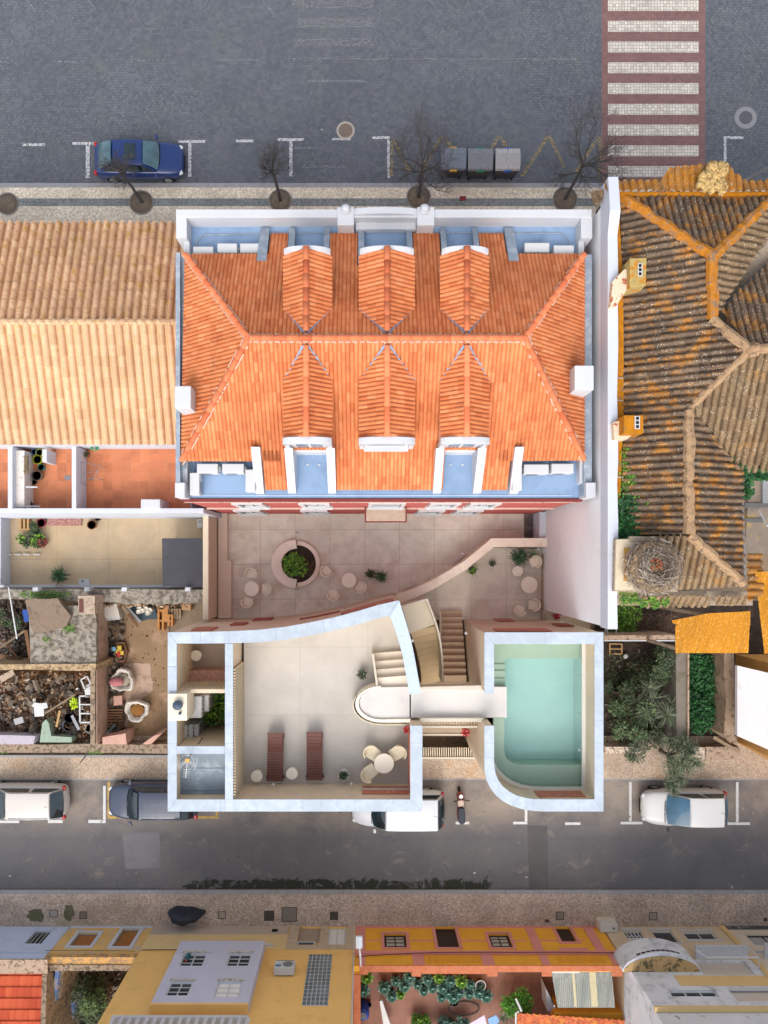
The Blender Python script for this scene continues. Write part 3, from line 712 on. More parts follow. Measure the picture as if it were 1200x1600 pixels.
# south cornice, facade
MB().box(-7.05, 8.25, 2.22, 2.3, 8.62, 8.92).build('cornice', REDTRIM, house)
MB().box(-7.08, 8.28, 2.2, 2.29, 8.42, 8.52).build('cornice', MAT('worn_cornice', rgb(206, 172, 156), .1, 6, .8, stain=rgb(150, 90, 82), sth=(.55, .65), ss=6), house)
MB().box(-7.1, 8.3, 2.22, 2.29, 4.3, 4.42).build('string_course', MAT('string_course_pink', rgb(206, 178, 166), .1, 6, .8), house)
def facade_window(parent, x0, x1, z0, z1, Y, sgn=-1, fr=.12, mat=None, pane=None, mull=1, dp=.05):
    mat = mat or CLEANWHITE; pane = pane or DARKGLASS; y1_ = Y+sgn*dp
    f = MB(); ya, yb = sorted((Y-sgn*.01, y1_))
    f.box(x0, x0+fr, ya, yb, z0, z1); f.box(x1-fr, x1, ya, yb, z0, z1); f.box(x0+fr, x1-fr, ya, yb, z1-fr, z1); f.box(x0-.04, x1+.04, *sorted((Y, Y+sgn*(dp+.06))), z0-fr*.8, z0-.001)
    w_ = f.build('window', mat, parent)
    g = MB().box(x0+fr, x1-fr, *sorted((Y, Y+sgn*.015)), z0, z1-fr); g.build('pane', pane, w_)
    if mull:
        q = MB(); ym = sorted((Y+sgn*.016, Y+sgn*.04))
        for i in range(1, mull+1):
            xm = x0+fr+(x1-x0-2*fr)*i/(mull+1); q.box(xm-.03, xm+.03, *ym, z0, z1-fr)
        q.box(x0+fr, x1-fr, ym[0], ym[1]+.0, (z0+z1)/2-.02, (z0+z1)/2+.02) if False else None
        q.build('mullion', mat, w_)
    return w_
for z0, z1, xs in ((5.6, 7.7, (385, 490, 697, 760)), (1.1, 3.3, (385, 490, 675, 735))):
    for px in xs:
        x = PX(px, z1); facade_window(house, x-.62, x+.62, z0, z1, 2.29, fr=.2, dp=.1)
x = PX(604, 6.5)
facade_window(house, x-.75, x+.75, 5.2, 7.6, 2.29, fr=.16, dp=.08)
bal = MB().box(x-.88, x+.88, 1.62, 2.27, 4.5, 4.72).build('balcony', MAT('balcony_floor', rgb(196, 176, 156), .08, 5), house)
mb = MB()
zt = 5.3
for seg in (((x-.88, 1.62), (x+.88, 1.62)), ((x-.88, 1.62), (x-.88, 2.27)), ((x+.88, 1.62), (x+.88, 2.27))):
    (xa, ya), (xb, yb) = seg; mb.tube([(xa, ya, zt), (xb, yb, zt)], .03, 6); L = sqrt((xb-xa)**2+(yb-ya)**2); n = int(L/.13)
    for j in range(n+1): mb.tube([(xa+(xb-xa)*j/n, ya+(yb-ya)*j/n, 4.72), (xa+(xb-xa)*j/n, ya+(yb-ya)*j/n, zt)], .009, 4)
mb.build('railing', REDTRIM, bal)
door = MB().box(PX(604, 1)-.6, PX(604, 1)+.6, 2.24, 2.3, 0.05, 2.4).build('door', CLEANWHITE, house)
# pipes on the flat strip
mb = MB()
mb.tube([(PX(305, 9), 11.6, EZ+.05), (PX(305, 9)+.05, 12.2, EZ+.05), (PX(318, 9), 12.42, EZ+.05), (PX(525, 9), 12.5, EZ+.05)], .025, 6)
mb.tube([(PX(680, 9), 12.5, EZ+.05), (PX(880, 9), 12.48, EZ+.05), (PX(890, 9), 12.2, EZ+.05), (PX(890, 9)+.02, 11.9, EZ+.05)], .025, 6)
mb.build('pipe', GREYCAP, house)
MB().box(PX(298, 8.9), PX(894, 8.9), 2.44, 2.47, EZ, EZ+.02).build('membrane_seam', MAT('pale_seam', rgb(176, 192, 214), .05), house)
for px in (402, 463, 502, 800): MB().box(PX(px, 8.9)-.012, PX(px, 8.9)+.012, 2.37, 2.52, EZ, EZ+.012).build('membrane_seam', GREYCAP, house)

# air conditioners on the roof corners
def make_ac(lx=.85, ly=.36, hz=.62):
    t = thing('air_conditioner', 'x', 'air conditioner')
    b = MB().box(-lx/2, lx/2, -ly/2, ly/2, .08, hz).build('casing', CLEANWHITE, t, bevel=.02)
    MB().lathe([(.22, 0), (.22, .012), (.19, .02), (.03, .02)], (0, 0, 0), 20).build('fan_guard', GREYMET, t)
    g = t and KIDS[t][-1]; g.rotation_euler = (radians(90), 0, 0); g.location = (-.1, -ly/2, hz*.55)
    mb = MB(); mb.box(-lx*.38, -lx*.32, -ly/2, ly/2, 0, .08); mb.box(lx*.32, lx*.38, -ly/2, ly/2, 0, .08); mb.build('feet', DARKMET, t)
    mb = MB().tube([(lx/2, .05, .3), (lx/2+.08, .05, .28), (lx/2+.1, .12, .05)], .025, 6); mb.build('pipe', GREYMET, t)
    MB().box(lx/2, lx/2+.05, -.08, .1, .16, .34).build('valve_cover', CLEANWHITE, t)
    return t
ac = make_ac(); used = False
acs = [(317.5, 393, 0, 31, 'outermost of the three units lined along the upper left roof edge'), (355, 388, 0, 30, 'middle of the three white units along the upper left roof edge'), (391, 388, 0, 31, 'white unit next to the grey wedge in the upper left corner'),
       (839, 387, 0, 38, 'white unit with pipe at the upper right roof corner'), (881, 391, 0, 31, 'flat white unit nearest the right parapet, upper corner'),
       (324, 732, 0, 32, 'white unit against the left parapet under the courtyard side eave'), (364, 732, 0, 33, 'second white unit under the courtyard side eave, left well'), (304, 756, 90, 34, 'white unit turned sideways by the left parapet'), (391, 751, 90, 34, 'white unit turned sideways by the left well wedge'),
       (808, 749, 90, 34, 'white unit turned sideways beside the right well wedge'), (838, 733, 0, 38, 'large white unit under the courtyard side eave, right well'), (879, 732, 0, 34, 'white unit closest to the right gutter, courtyard side')]
for x, y, r, l, lb in acs:
    p = P3(x, y, EZ+.6); p.z = EZ
    lab = 'air conditioner, '+lb; s = l*.0245/.85
    if not used: ac.location = p; ac.rotation_euler = (0, 0, radians(r)); ac.scale = (s, 1, 1); ac['label'] = lab; ac['group'] = 'air conditioners on the orange roof'; used = True
    else: dup(ac, p, radians(r), lab, (s, 1, 1))

# ================================================================== TERRACE BUILDING WITH POOL
CZ = 7.5; FZ = 5.2; WZ = 6.05; BZ = 6.25
tb = thing('terrace_building', 'cream building with walled roof terrace, curved white coping and footbridge', 'building', (-2, -6.5, 0))
def arc(cx, cy, r, a0, a1, n, ry=None):
    ry = ry or r
    return [(cx+r*cos(radians(a0+(a1-a0)*i/n)), cy+ry*sin(radians(a0+(a1-a0)*i/n))) for i in range(n+1)]
north_o = [(262, 988), (320, 987.5), (365, 986), (405, 984), (445, 979.5), (485, 972.5), (525, 964), (560, 954.5), (592, 945), (623, 938)]
north_i = [(276, 1005.5), (320, 1005.5), (365, 1005), (405, 1003.5), (445, 1000), (485, 993), (525, 984.5), (560, 975.5), (585, 968), (609, 962)]
# walls below the copings
wn_o = [(x, y) for x, y in north_o]; wn_i = [(x+0, y-3) for x, y in north_i]
walls = MB()
walls.band([(x+1.5, y+1.5) for x, y in north_o], wn_i, 0, CZ-.06, CZ)
walls.pbox(263.5, 1003, 274, 1266, 0, CZ-.06, CZ)
walls.pbox(274, 1251, 657, 1266, 0, CZ-.06, CZ)
walls.pbox(643, 1136, 659, 1251, 0, CZ-.06, CZ)
sl_o = [(624, 939), (633, 968), (641, 995), (647, 1022), (652, 1050), (658, 1083)]
sl_i = [(609, 962), (614, 975), (622, 998), (629, 1024), (634, 1052), (640, 1085)]
walls.band([(x-1.5, y) for x, y in sl_o], [(x+3, y) for x, y in sl_i], 0, CZ-.06, CZ)
walls.pbox(353.5, 1003, 362, 1251, 0, CZ-.06, CZ)
walls.pbox(276, 1168, 352, 1176, 0, CZ-.06, CZ)
W_ = walls.build('wall', CREAM, tb)
cope = MB()
z0 = CZ-.06
cope.band(north_o, north_i, z0, CZ)
cope.pprism([(262, 988.3), (276, 1005.8), (276, 1249), (262, 1268)], z0, CZ-.001)
cope.pprism([(262, 1268), (276, 1249.2), (641, 1249.2), (658, 1268)], z0, CZ-.002)
cope.pprism([(641, 1249), (641, 1134), (660, 1134), (660, 1262), (658, 1267.8)], z0, CZ-.001)
cope.pbox(351.5, 1005.8, 364, 1249, z0, CZ-.003); cope.pbox(276.2, 1166, 351.3, 1178, z0, CZ-.004)
cope.build('coping', COPE, W_)
cm = MB(); cm.band(sl_o, sl_i, z0, CZ-.002); cm.build('coping', MAT('worn_marble', rgb(186, 200, 214), .09, 4, .5, stain=rgb(160, 180, 200), sth=(.52, .7), ss=4), W_)
# light strip joints on copings
JM = MAT('coping_joint', rgb(150, 164, 180), .05)
for a_ in ((262.3, 988.6, 276, 1005.8), (262.3, 1267.4, 276, 1249.3), (658, 1267, 641, 1249.4), (623.5, 938.6, 609.5, 962), (313, 987.6, 313, 1005.5), (357, 986, 357, 1005), (504, 969, 508, 989), (431, 981, 431, 1001.5)): mb = MB(); diag(mb, *a_, .9, CZ-.02, CZ+.003); mb.build('coping_joint', JM, W_)
for y in (1042, 1080, 1209): mb = MB(); diag(mb, 262.4, y, 275.6, y, .8, CZ-.02, CZ+.003); mb.build('coping_joint', JM, W_)
for x in (344, 502): mb = MB(); diag(mb, x, 1249.6, x, 1267.6, .8, CZ-.02, CZ+.003); mb.build('coping_joint', JM, W_)
# roof terrace slab
slab = MB()
slab.pprism([(366, 1000), (405, 1000), (445, 996), (485, 989), (525, 981), (560, 973), (586, 966), (609, 962), (617, 975), (624, 998), (631, 1024), (640, 1085), (648, 1136), (648, 1256), (366, 1256)], FZ-.3, FZ, CZ)
fl = slab.build('terrace_floor', TERR, tb)
# lattice cladding on the inner west wall
LATT = MAT('ivory_slats', rgb(216, 202, 178), .05, 2)
MB().box(PX(362, CZ), PX(364, CZ)-.01, PY(1249, CZ), PY(1045, CZ), FZ, CZ-.1).build('slat_gap_shade', MAT('gap_shade_brown', rgb(150, 128, 104), .08, 2), tb)  # brown sheet added to paint the shade in the gaps between slats
mb = MB(); xw = PX(364, CZ); ya, yb = PY(1249, CZ), PY(1045, CZ)
y = ya
while y < yb: mb.box(xw-.02, xw+.08, y, y+.05, FZ, CZ-.1); y += .12
mb.build('slatted_screen', LATT, tb)
# rooms on the west: patio, machine room, flat roof
FLG = MAT('grey_screed', rgb(172, 156, 144), .08, 1.2)
MB().pbox(274, 1003, 354, 1075, 4.3, 4.4, CZ).build('patio_floor', FLG, tb)
MB().pbox(274, 1048, 353, 1076, 4.4, 5.3, 5.3).build('patio_bench', MAT('rose_terrazzo', rgb(182, 134, 120), .1, 3, .5, stain=rgb(204, 160, 144), sth=(.5, .65), ss=6), tb)
mb = MB().pbox(276, 1077, 352, 1083, 4.4, 6.95); sc2 = mb.build('cross_wall', CREAM, tb)
mb = MB(); x = PX(277, CZ); y_ = PY(1077, 6.95)
while x < PX(351, CZ): mb.box(x, x+.05, y_-.0, y_+.08, 5.3, 6.7); x += .12
mb.build('slatted_screen', LATT, tb)
MB().pbox(274, 1083, 354, 1167, 3.2, 3.3, CZ).build('machine_room_floor', MAT('dark_floor', rgb(96, 78, 70), .2, 3, stain=rgb(150, 90, 70), sth=(.5, .6), ss=2), tb)
GR = MAT('grey_membrane', rgb(124, 138, 150), .12, 1.5, .6, stain=rgb(164, 174, 180), sth=(.5, .68), ss=1.6)
MB().pbox(276, 1177, 353, 1250, 6.6, 6.72).build('membrane_roof', GR, tb)
mb = MB()
for y in (1200, 1235): mb.pbox(277, y, 352, y+.8, 6.72, 6.735)
mb.pbox(320, 1235, 320.8, 1249, 6.72, 6.735); mb.build('roof_seam', MAT('seam_blue', rgb(86, 118, 138), .05), tb)
# chimney with dark cap on the west coping
mb = MB().pbox(262.5, 1084, 292, 1126, 6.4, 7.62); ch = mb.build('chimney', MAT('ivory_block', rgb(226, 214, 192), .04, 1), tb, bevel=.01)
c_ = P3(279, 1101, 7.62); MB().lathe([(.17, 0), (.19, .12), (.19, .2), (.05, .28)], c_, 14, 1.05, 1).build('cowl', PLAIN('slate_blue_metal', rgb(66, 80, 98), .5), ch, smooth=False)
c_ = P3(282, 1114, 7.62); MB().lathe([(.05, 0), (.06, .12), (.03, .16)], c_, 10).build('vent', PLAIN('slate_blue_metal', rgb(66, 80, 98)), ch)
# terrace parapet niches (rose marble inlays)
MB().pbox(566, 1225, 641, 1240, 6.0, 7.0, 6.7).build('inlay', STONE, tb) if False else None
yw = PY(1251, CZ)
MB().box(PX(566, 6.6), PX(639, 6.6), yw+.0, yw+.04, 5.75, 6.75).build('marble_inlay', STONE, tb)
MB().box(PX(566, 6.6)-.05, PX(641, 6.6), yw+.04, yw+.10, 6.2, 6.26).build('marble_lip', RAIL, tb)
xw = PX(643, CZ)
MB().box(xw-.04, xw, PY(1232, 6.5), PY(1145, 6.5), 5.5, 6.9).build('marble_inlay', STONE, tb)
# outer wall openings with rose sills on the courtyard side
def wallpt(i, t):           # point on the outer north face
    a, b = north_o[i], north_o[i+1]; A = P(*a, CZ); B = P(*b, CZ); return Vector((A[0]+(B[0]-A[0])*t, A[1]+(B[1]-A[1])*t, 0))
def sill_strip(i, t0, j, t1, z0, z1, out, name, mat):
    pts = []
    q = [(i, t0)]+[(k, 0) for k in range(i+1, j+1)]+[(j, t1)]
    for a, t in q: pts.append(wallpt(a, t))
    ou = []
    for p in pts:
        ou.append(p+Vector((0, out, 0)))
    n = len(pts); inn = [p-Vector((0, .05, 0)) for p in pts]
    vs = [(p.x, p.y, z0) for p in inn+ou]+[(p.x, p.y, z1) for p in inn+ou]; m = 2*n; fs = []
    for k in range(n-1):
        fs += [(k, k+1, n+k+1, n+k), (m+k, m+n+k, m+n+k+1, m+k+1), (k, m+k, m+k+1, k+1), (n+k, n+k+1, m+n+k+1, m+n+k)]
    fs += [(0, n, m+n, m), (n-1, m+n-1, m+2*n-1, 2*n-1)]
    MB().add(vs, fs).build(name, mat, tb)
REDF = MAT('brick_red_frame', rgb(160, 92, 78), .1, 4)
sill_strip(6, .2, 8, .75, 5.6, 7.1, .05, 'marble_inlay', STONE); sill_strip(6, .1, 8, .8, 5.4, 5.48, .1, 'window_sill', CREAM)
sill_strip(4, .3, 6, .3, 3.2, 4.4, .03, 'window', REDF); sill_strip(4, .35, 6, .25, 3.4, 4.2, .05, 'window_sill', CREAM)
sill_strip(0, .5, 1, .1, 5.4, 6.7, .03, 'marble_inlay', STONE); sill_strip(1, .4, 1, .95, 3.4, 4.6, .03, 'window', REDF); sill_strip(1, .95, 2, .8, 1.2, 2.4, .03, 'window', REDF)
# footbridge / bath shaped walkway with solid rim
BR = MAT('bridge_screed', rgb(205, 201, 196), .03, 1.2, .7, fine=.015, stain=rgb(190, 186, 184), sth=(.5, .75), ss=1.3)
loop = arc(596, 1100.5, 41, 90, 270, 18, 28.5)
inner = arc(595, 1098.5, 32, 90, 270, 18, 23.5)
mb = MB().pprism([(642, 1122)]+[(x, y) for x, y in arc(595, 1098.5, 33.5, 90, 270, 16, 24.5)]+[(642, 1073)], FZ, BZ-.02); mb.pprism([(640, 1073.5), (792, 1073.5), (792, 1121.5), (640, 1121.5)], BZ-.35, BZ-.02, BZ); mb.build('footbridge_deck', BR, tb)
mb = MB(); mb.band([(642, 1129)]+loop, [(642, 1123)]+[(x, y) for x, y in arc(595, 1099.0, 34.5, 90, 270, 18, 25.0)], FZ, 6.32)
mb.build('bath_rim', MAT('ivory_tub', rgb(234, 226, 210), .03, 1, .5), tb, smooth=False, bevel=.02)
mb = MB(); mb.band([(642, 1133.5)]+arc(596, 1102, 45, 90, 205, 18, 31), [(642, 1131.5)]+arc(596, 1102, 43.2, 90, 205, 18, 29.6), FZ, 6.0); mb.build('bath_step', RAIL, tb)
# four steps up from the terrace to the walkway
ST = MAT('cream_step', rgb(216, 206, 192), .04, 1.5, .7, fine=.02)
for i in range(4):
    ya_ = 1021+i*12.8; zt = FZ+.22*(i+1)
    MB().pprism([(583+i*1.4, ya_), (630+i*2.2, ya_-4), (633+i*2.2, 1074), (589, 1074)], FZ, zt-i*.002).build('step', ST, tb)
mb = MB().pprism([(581, 1022), (584, 1022), (591, 1074), (588, 1074)], FZ, BZ+.02); mb.build('step_cheek', RAIL, tb)
# bridge parapets
mb = MB().pprism([(660, 1073), (752, 1071), (757, 1076), (757, 1078), (660, 1076.5)], BZ-.3, 6.5); mb.build('bridge_rim', RAIL, tb)
mb = MB().pbox(657, 1121.8, 757, 1128, BZ-.35, 6.5); mb.build('bridge_rim', RAIL, tb, bevel=.02)
mb = MB().pbox(658, 1134, 757, 1137.5, 5.2, 5.4); mb.pbox(658, 1146.5, 733, 1149, 4.2, 4.4)
x = 662.0
mb2 = MB()
while x < 752: mb2.pbox(x, 1128.5, x+1.5, 1135, 5.25, 5.33); x += 4.6
mb.build('beam', RAIL, tb); mb2.build('slats', LATT, tb)
# street gate under the bridge
mb = MB(); zg = 2.2
mb.pbox(655, 1183, 746, 1186, 0.1, zg); mb.build('gate_beam', RAIL, tb)
mb = MB(); x = 658.0
while x < 742: mb.pbox(x, 1168, x+1.5, 1183, zg-.12, zg-.04); x += 3.5
mb.build('gate_slats', LATT, tb)
mb = MB()
for x in (674, 716): mb.pbox(x, 1167, x+4.5, 1184, zg-.3, zg-.13)
mb.build('gate_joists', MAT('brown_wood', rgb(128, 98, 76), .15, 5), tb)
MB().pbox(645, 1150, 750, 1168, 0.05, .1, .1).build('entrance_floor', COURT, tb)
# pool
pool = thing('pool_block', 'cream block holding a pale green rooftop pool with white coping', 'pool', (7, -6.5, 0))
r_o = [(757, 1197), (757.5, 1208), (760.5, 1220), (766.5, 1232), (775, 1243), (786, 1252), (799, 1259), (815, 1264), (832, 1267), (850, 1268)]
r_i = [(772, 1186), (772.3, 1196), (774, 1207), (778, 1218), (785, 1228), (795, 1236.5), (807, 1243), (820, 1246.5), (834, 1248.5), (850, 1249)]
m = MB()
m.pprism([(758.5, 989.5), (941.5, 989.5), (931, 1004), (770, 1004)], 0, CZ-.06, CZ)
m.pprism([(758.5, 990), (770, 1004), (770, 1083), (758.5, 1083)], 0, CZ-.06, CZ); m.pprism([(758.5, 1135), (770, 1135), (770, 1188), (758.5, 1196)], 0, CZ-.06, CZ)
m.pbox(931, 1003, 941.5, 1266, 0, CZ-.06, CZ); m.band([(x+(1.5 if x < 800 else 0), y-(1.5 if x >= 800 else 0)) for x, y in r_o], [(x-2, y+2) for x, y in r_i], 0, CZ-.06, CZ)
m.pbox(850, 1251, 931, 1266, 0, CZ-.06, CZ)
m.pbox(760, 1083, 770, 1135, 0, 6.0, CZ)
PW = m.build('wall', CREAM, pool)
cp = MB()
cp.pprism([(757, 988), (943, 988), (929, 1006.5), (772, 1006.5)], z0, CZ)
cp.pprism([(757, 988.3), (772, 1006.8), (772, 1084), (757, 1084)], z0, CZ-.001); cp.pprism([(757, 1134), (772, 1134), (772, 1186), (757, 1197)], z0, CZ-.001)
cp.pprism([(943, 988.3), (943, 1268), (929, 1249), (929, 1006.8)], z0, CZ-.001); cp.band(r_o, r_i, z0, CZ-.0005)
cp.pprism([(850, 1249), (929, 1249), (943, 1268), (850, 1268)], z0, CZ-.002)
cp.build('coping', COPE, PW)
for a_ in ((757.4, 988.6, 772, 1006.6), (942.6, 988.6, 929, 1006.6), (942.6, 1267.4, 929, 1249.3), (757.3, 1183.5, 771.7, 1183.5), (929.2, 1126.5, 942.6, 1126.5), (834.5, 1249, 832, 1267), (812, 1244.5, 800, 1259), (852, 988.4, 852, 1006)): mb = MB(); diag(mb, *a_, .8, CZ-.02, CZ+.003); mb.build('coping_joint', JM, PW)
POOLF = MAT('pool_tub', rgb(196, 222, 212), .04, 1.5, .5, fine=.01); LEDGE = MAT('pool_ledge', rgb(184, 200, 180), .03, 1.5, .5, fine=.01)
outer = [(770, 1002), (912, 1002), (912, 1233), (850, 1233), (832, 1232.5), (814, 1229), (799, 1223), (787, 1214), (778, 1203), (772, 1190), (770, 1180)]
deep = [(789, 1029), (905, 1029), (905, 1195), (812, 1195), (800, 1192), (792, 1186), (788, 1176), (787, 1160)]
# tub: deep floor, ledge around it at shallow depth (difference built as ring)
mb = MB().pprism(deep, WZ-1.3, WZ-1.2, WZ-.35); mb.build('pool_floor', POOLF, pool)
def ring(mb, outp, inp, z0, z1, zr):
    o_ = [Vector((*P(x, y, zr), 0)) for x, y in outp]; i_ = [Vector((*P(x, y, zr), 0)) for x, y in inp]
    bm = bmesh.new(); ov = [bm.verts.new((p.x, p.y, z1)) for p in o_]; iv = [bm.verts.new((p.x, p.y, z1)) for p in i_]
    es = [bm.edges.new((ov[i], ov[(i+1) % len(ov)])) for i in range(len(ov))]+[bm.edges.new((iv[i], iv[(i+1) % len(iv)])) for i in range(len(iv))]
    bmesh.ops.triangle_fill(bm, use_beauty=True, edges=es)
    bm.verts.index_update(); vs = [tuple(v.co) for v in bm.verts]; fs = [tuple(v.index for v in f.verts) for f in bm.faces]
    n = len(ov); k = len(iv); vs += [(p.x, p.y, z0) for p in i_]
    fs += [(n+i, n+(i+1) % k, n+k+(i+1) % k, n+k+i) for i in range(k)]
    bm.free(); return mb.add(vs, fs)
ring(MB(), outer, deep, WZ-1.25, WZ-.35, WZ-.35).build('pool_ledge', LEDGE, pool)
mb = MB()
for i, (ya_, yb_) in enumerate(((1038, 1048), (1048, 1060), (1060, 1073))): mb.pbox(771, ya_, 789, yb_, WZ-.35, WZ-.3+.07*i+.02)
mb.build('step', LEDGE, pool)
mb = MB()
for i, (ya_, yb_) in enumerate(((1122, 1133), (1133, 1145), (1145, 1158))): mb.pbox(771, ya_, 788, yb_, WZ-.35, WZ-.12-.07*i)
mb.build('step', LEDGE, pool)
def water():
    t = NT('pool_water'); v = t.coord()
    t.b.inputs['Transmission Weight'].default_value = 0
    gl = t.n('ShaderNodeBsdfGlossy'); gl.inputs['Roughness'].default_value = .12; gl.inputs['Color'].default_value = (.8, .8, .8, 1)
    tr = t.n('ShaderNodeBsdfTransparent'); tr.inputs[0].default_value = (.95, .99, .98, 1)
    fr = t.n('ShaderNodeFresnel'); fr.inputs[0].default_value = 1.33; mx = t.n('ShaderNodeMixShader')
    bp = t.n('ShaderNodeBump'); bp.inputs['Distance'].default_value = .01; bp.inputs['Strength'].default_value = .6; t.l(t.noise(v, 5, 3), bp.inputs['Height']); t.l(bp.outputs[0], gl.inputs['Normal']); t.l(bp.outputs[0], fr.inputs['Normal'])
    t.l(fr.outputs[0], mx.inputs[0]); t.l(tr.outputs[0], mx.inputs[1]); t.l(gl.outputs[0], mx.inputs[2])
    o_ = [n for n in t.t.nodes if n.type == 'OUTPUT_MATERIAL'][0]; t.l(mx.outputs[0], o_.inputs[0])
    vol = t.n('ShaderNodeVolumeAbsorption'); vol.inputs['Color'].default_value = (.42, .80, .92, 1); vol.inputs['Density'].default_value = .13; t.l(vol.outputs[0], o_.inputs['Volume'])
    return t.m
MB().pprism([(770, 1003), (908.5, 1003), (908.5, 1229), (850, 1229), (832, 1228.5), (814, 1225), (799, 1219), (787, 1210), (778, 1200), (772, 1188), (770, 1178)], WZ-1.5, WZ, WZ).build('water', water(), pool)
edge = MB(); RIMM = MAT('pool_rim', rgb(216, 214, 206), .03, 2, .4)
edge.pbox(908.8, 1003, 914.5, 1234, WZ-.6, WZ+.06, WZ); edge.pbox(850, 1229.3, 908.8, 1234, WZ-.6, WZ+.06, WZ)
edge.band([(850, 1234), (832, 1233.5), (812, 1230), (796, 1223.5), (783, 1214), (774, 1203), (768, 1192)], [(850, 1229.3), (832, 1228.8), (814, 1225.3), (799, 1219.3), (787, 1210.3), (778, 1200.3), (771.5, 1188)], WZ-.6, WZ+.06, WZ); edge.build('pool_rim', RIMM, pool)
MB().pprism([(914.5, 1003), (934, 1003), (934, 1253), (850, 1253), (815, 1250), (795, 1242), (780, 1230), (764, 1205), (768, 1192), (774, 1203), (783, 1214), (796, 1223.5), (812, 1230), (832, 1233.5), (850, 1234), (914.5, 1234)], WZ-.5, WZ+.04, WZ).build('gutter', CREAM, pool)
ywp = PY(1251, CZ)
MB().box(PX(838, 6.8), PX(912, 6.8), ywp, ywp+.04, 6.35, 7.1).build('marble_inlay', STONE, pool)
ywn = PY(988, CZ)
MB().box(PX(770, 6), PX(852, 6), ywn-.01, ywn+.03, 6.0, 7.1).build('marble_inlay', STONE, pool)
MB().box(PX(780, 2.5), PX(806, 2.5), ywn-.01, ywn+.03, .9, 2.2).build('marble_inlay', STONE, pool)
MB().box(PX(865, 4), PX(890, 4), ywn-.01, ywn+.03, 3.6, 4.8).build('window', REDF, pool)
for y in (1055, 1115, 1172): MB().lathe([(.05, 0), (.05, .03), (.02, .04)], P3(905, y, WZ-.3), 10).build('inlet', CLEANWHITE, pool)

# ---------------- stairs between the blocks
STO = MAT('stair_stone', rgb(190, 164, 138), .07, 1.6, .8, fine=.03); STG = MAT('stair_ochre', rgb(212, 188, 150), .06, 1.2, .8, fine=.03)
stairs = thing('straight_staircase', 'straight brown stone staircase between terrace building and pool block', 'staircase', P3(707, 1010, 0))
n = 11
for i in range(n):
    za = .8+i*.17; xa, xb = PX(687.5, .8), PX(721, .8); y_a = PY(954, .8); dy = .29
    MB().box(xa, xb, y_a-dy*(i+1)-.02, y_a-dy*i, 0, za+.17-.003*i).build('step', STO, stairs, bevel=.008)
cs = thing('curved_staircase', 'curved ochre staircase with ivory rail beside the slanted coping', 'staircase', P3(660, 1010, 0))
LZ = 4.3
MB().pprism([(628, 948), (668, 936), (682, 975), (640, 990)], LZ-.3, LZ, LZ).build('landing', MAT('landing_screed', rgb(216, 206, 186), .04, 1), cs)
Lp = [(640, 986), (644, 996), (647.5, 1006), (651, 1016), (653.5, 1026), (656, 1036), (658, 1046), (659.5, 1056), (660.5, 1066), (661, 1076)]
Rp = [(681, 976), (683.5, 987), (686, 998), (688, 1008), (689.6, 1018), (690.8, 1028), (691.6, 1038), (692, 1048), (692, 1058), (692, 1070)]
for i in range(9):
    za = LZ-.17*i
    MB().pprism([Lp[i], Rp[i], Rp[i+1], Lp[i+1]], LZ-2.2, za-.17, LZ-.6).build('step', STG, cs, bevel=.008)
    if i: mb_ = MB(); mb_.pprism([Lp[i], Rp[i], (Rp[i][0]+.1, Rp[i][1]+1.2), (Lp[i][0]+.1, Lp[i][1]+1.2)], za-.17, za-.16, LZ-.6); mb_.build('tread_shade_line', MAT('tread_shade_brown', rgb(170, 142, 106), .1, 4), cs)  # thin dark strips paint the shading line at each tread edge
rl = MB()
ro = [(626, 947), (668, 935), (676, 956), (683, 975), (687, 990), (690, 1006), (692, 1024), (693, 1042), (693, 1066)]
ri = [(627.5, 949.5), (666, 938), (673.5, 957), (680.5, 976), (684.5, 991), (687.5, 1007), (689.5, 1024), (690.5, 1042), (690.5, 1066)]
rl.band(ro, ri, LZ-.8, 5.0, 5.0); rl.build('rail', RAIL, cs)
rl = MB(); pts = [P3(x, y, 2.2) for x, y in ((675, 951), (683, 949), (687, 953), (688, 965), (688, 1000), (691, 1040), (693, 1066))]
hr = thing('handrail', 'rounded ivory handrail along the straight brown staircase', 'handrail', P3(686, 950, .8))
MB().tube(pts, .05, 8).build('rail', RAIL, hr, smooth=True); MB().tube([pts[0], pts[0]-Vector((0, 0, 1.4))], .03, 6).tube([pts[3], pts[3]-Vector((0, 0, 1.4))], .03, 6).build('posts', RAIL, hr)
# west side passage slab under stairs
MB().pbox(640, 1066, 735, 1150, 2.2, 2.5, 2.5).build('undercroft_roof', MAT('tan_screed', rgb(176, 156, 134), .06, 1), tb)  # slab in one plain tan screed colour

# ================================================================== COURTYARD
ground_c = MB().pprism([(342, 800), (845, 800), (845, 968), (342, 968)], -.02, .05, .05); struct(ground_c, 'courtyard_floor', COURT)
PZ = .8
struct(MB().pprism([(848, 858), (848, 970), (640, 968), (625, 941), (655, 931), (700, 906), (742, 878), (770, 856), (870, 858), (870, 970)], .05, PZ, PZ), 'patio_floor', COURT)
cw = thing('compound_wall', 'tall beige boundary wall with ledge on the left of the courtyard', 'wall', P3(334, 880, 0))
MB().pprism([(317, 797), (325.5, 797), (325.5, 968), (317, 968)], 0, 2.55).build('wall', CREAM, cw)
MB().pprism([(341, 800), (354.5, 800), (354.5, 875), (361, 876), (361, 966), (341, 966)], .05, .5, .5).build('ledge', MAT('ledge_screed', rgb(222, 204, 186), .06, 1.5), cw)
pw = thing('patio_wall', 'curved beige retaining wall with wide coping around the raised patio', 'wall', P3(700, 900, 0))
PWM = MAT('patio_coping', rgb(238, 224, 206), .05, 1.6, .75, fine=.02, stain=rgb(222, 202, 182), sth=(.5, .7), ss=2)
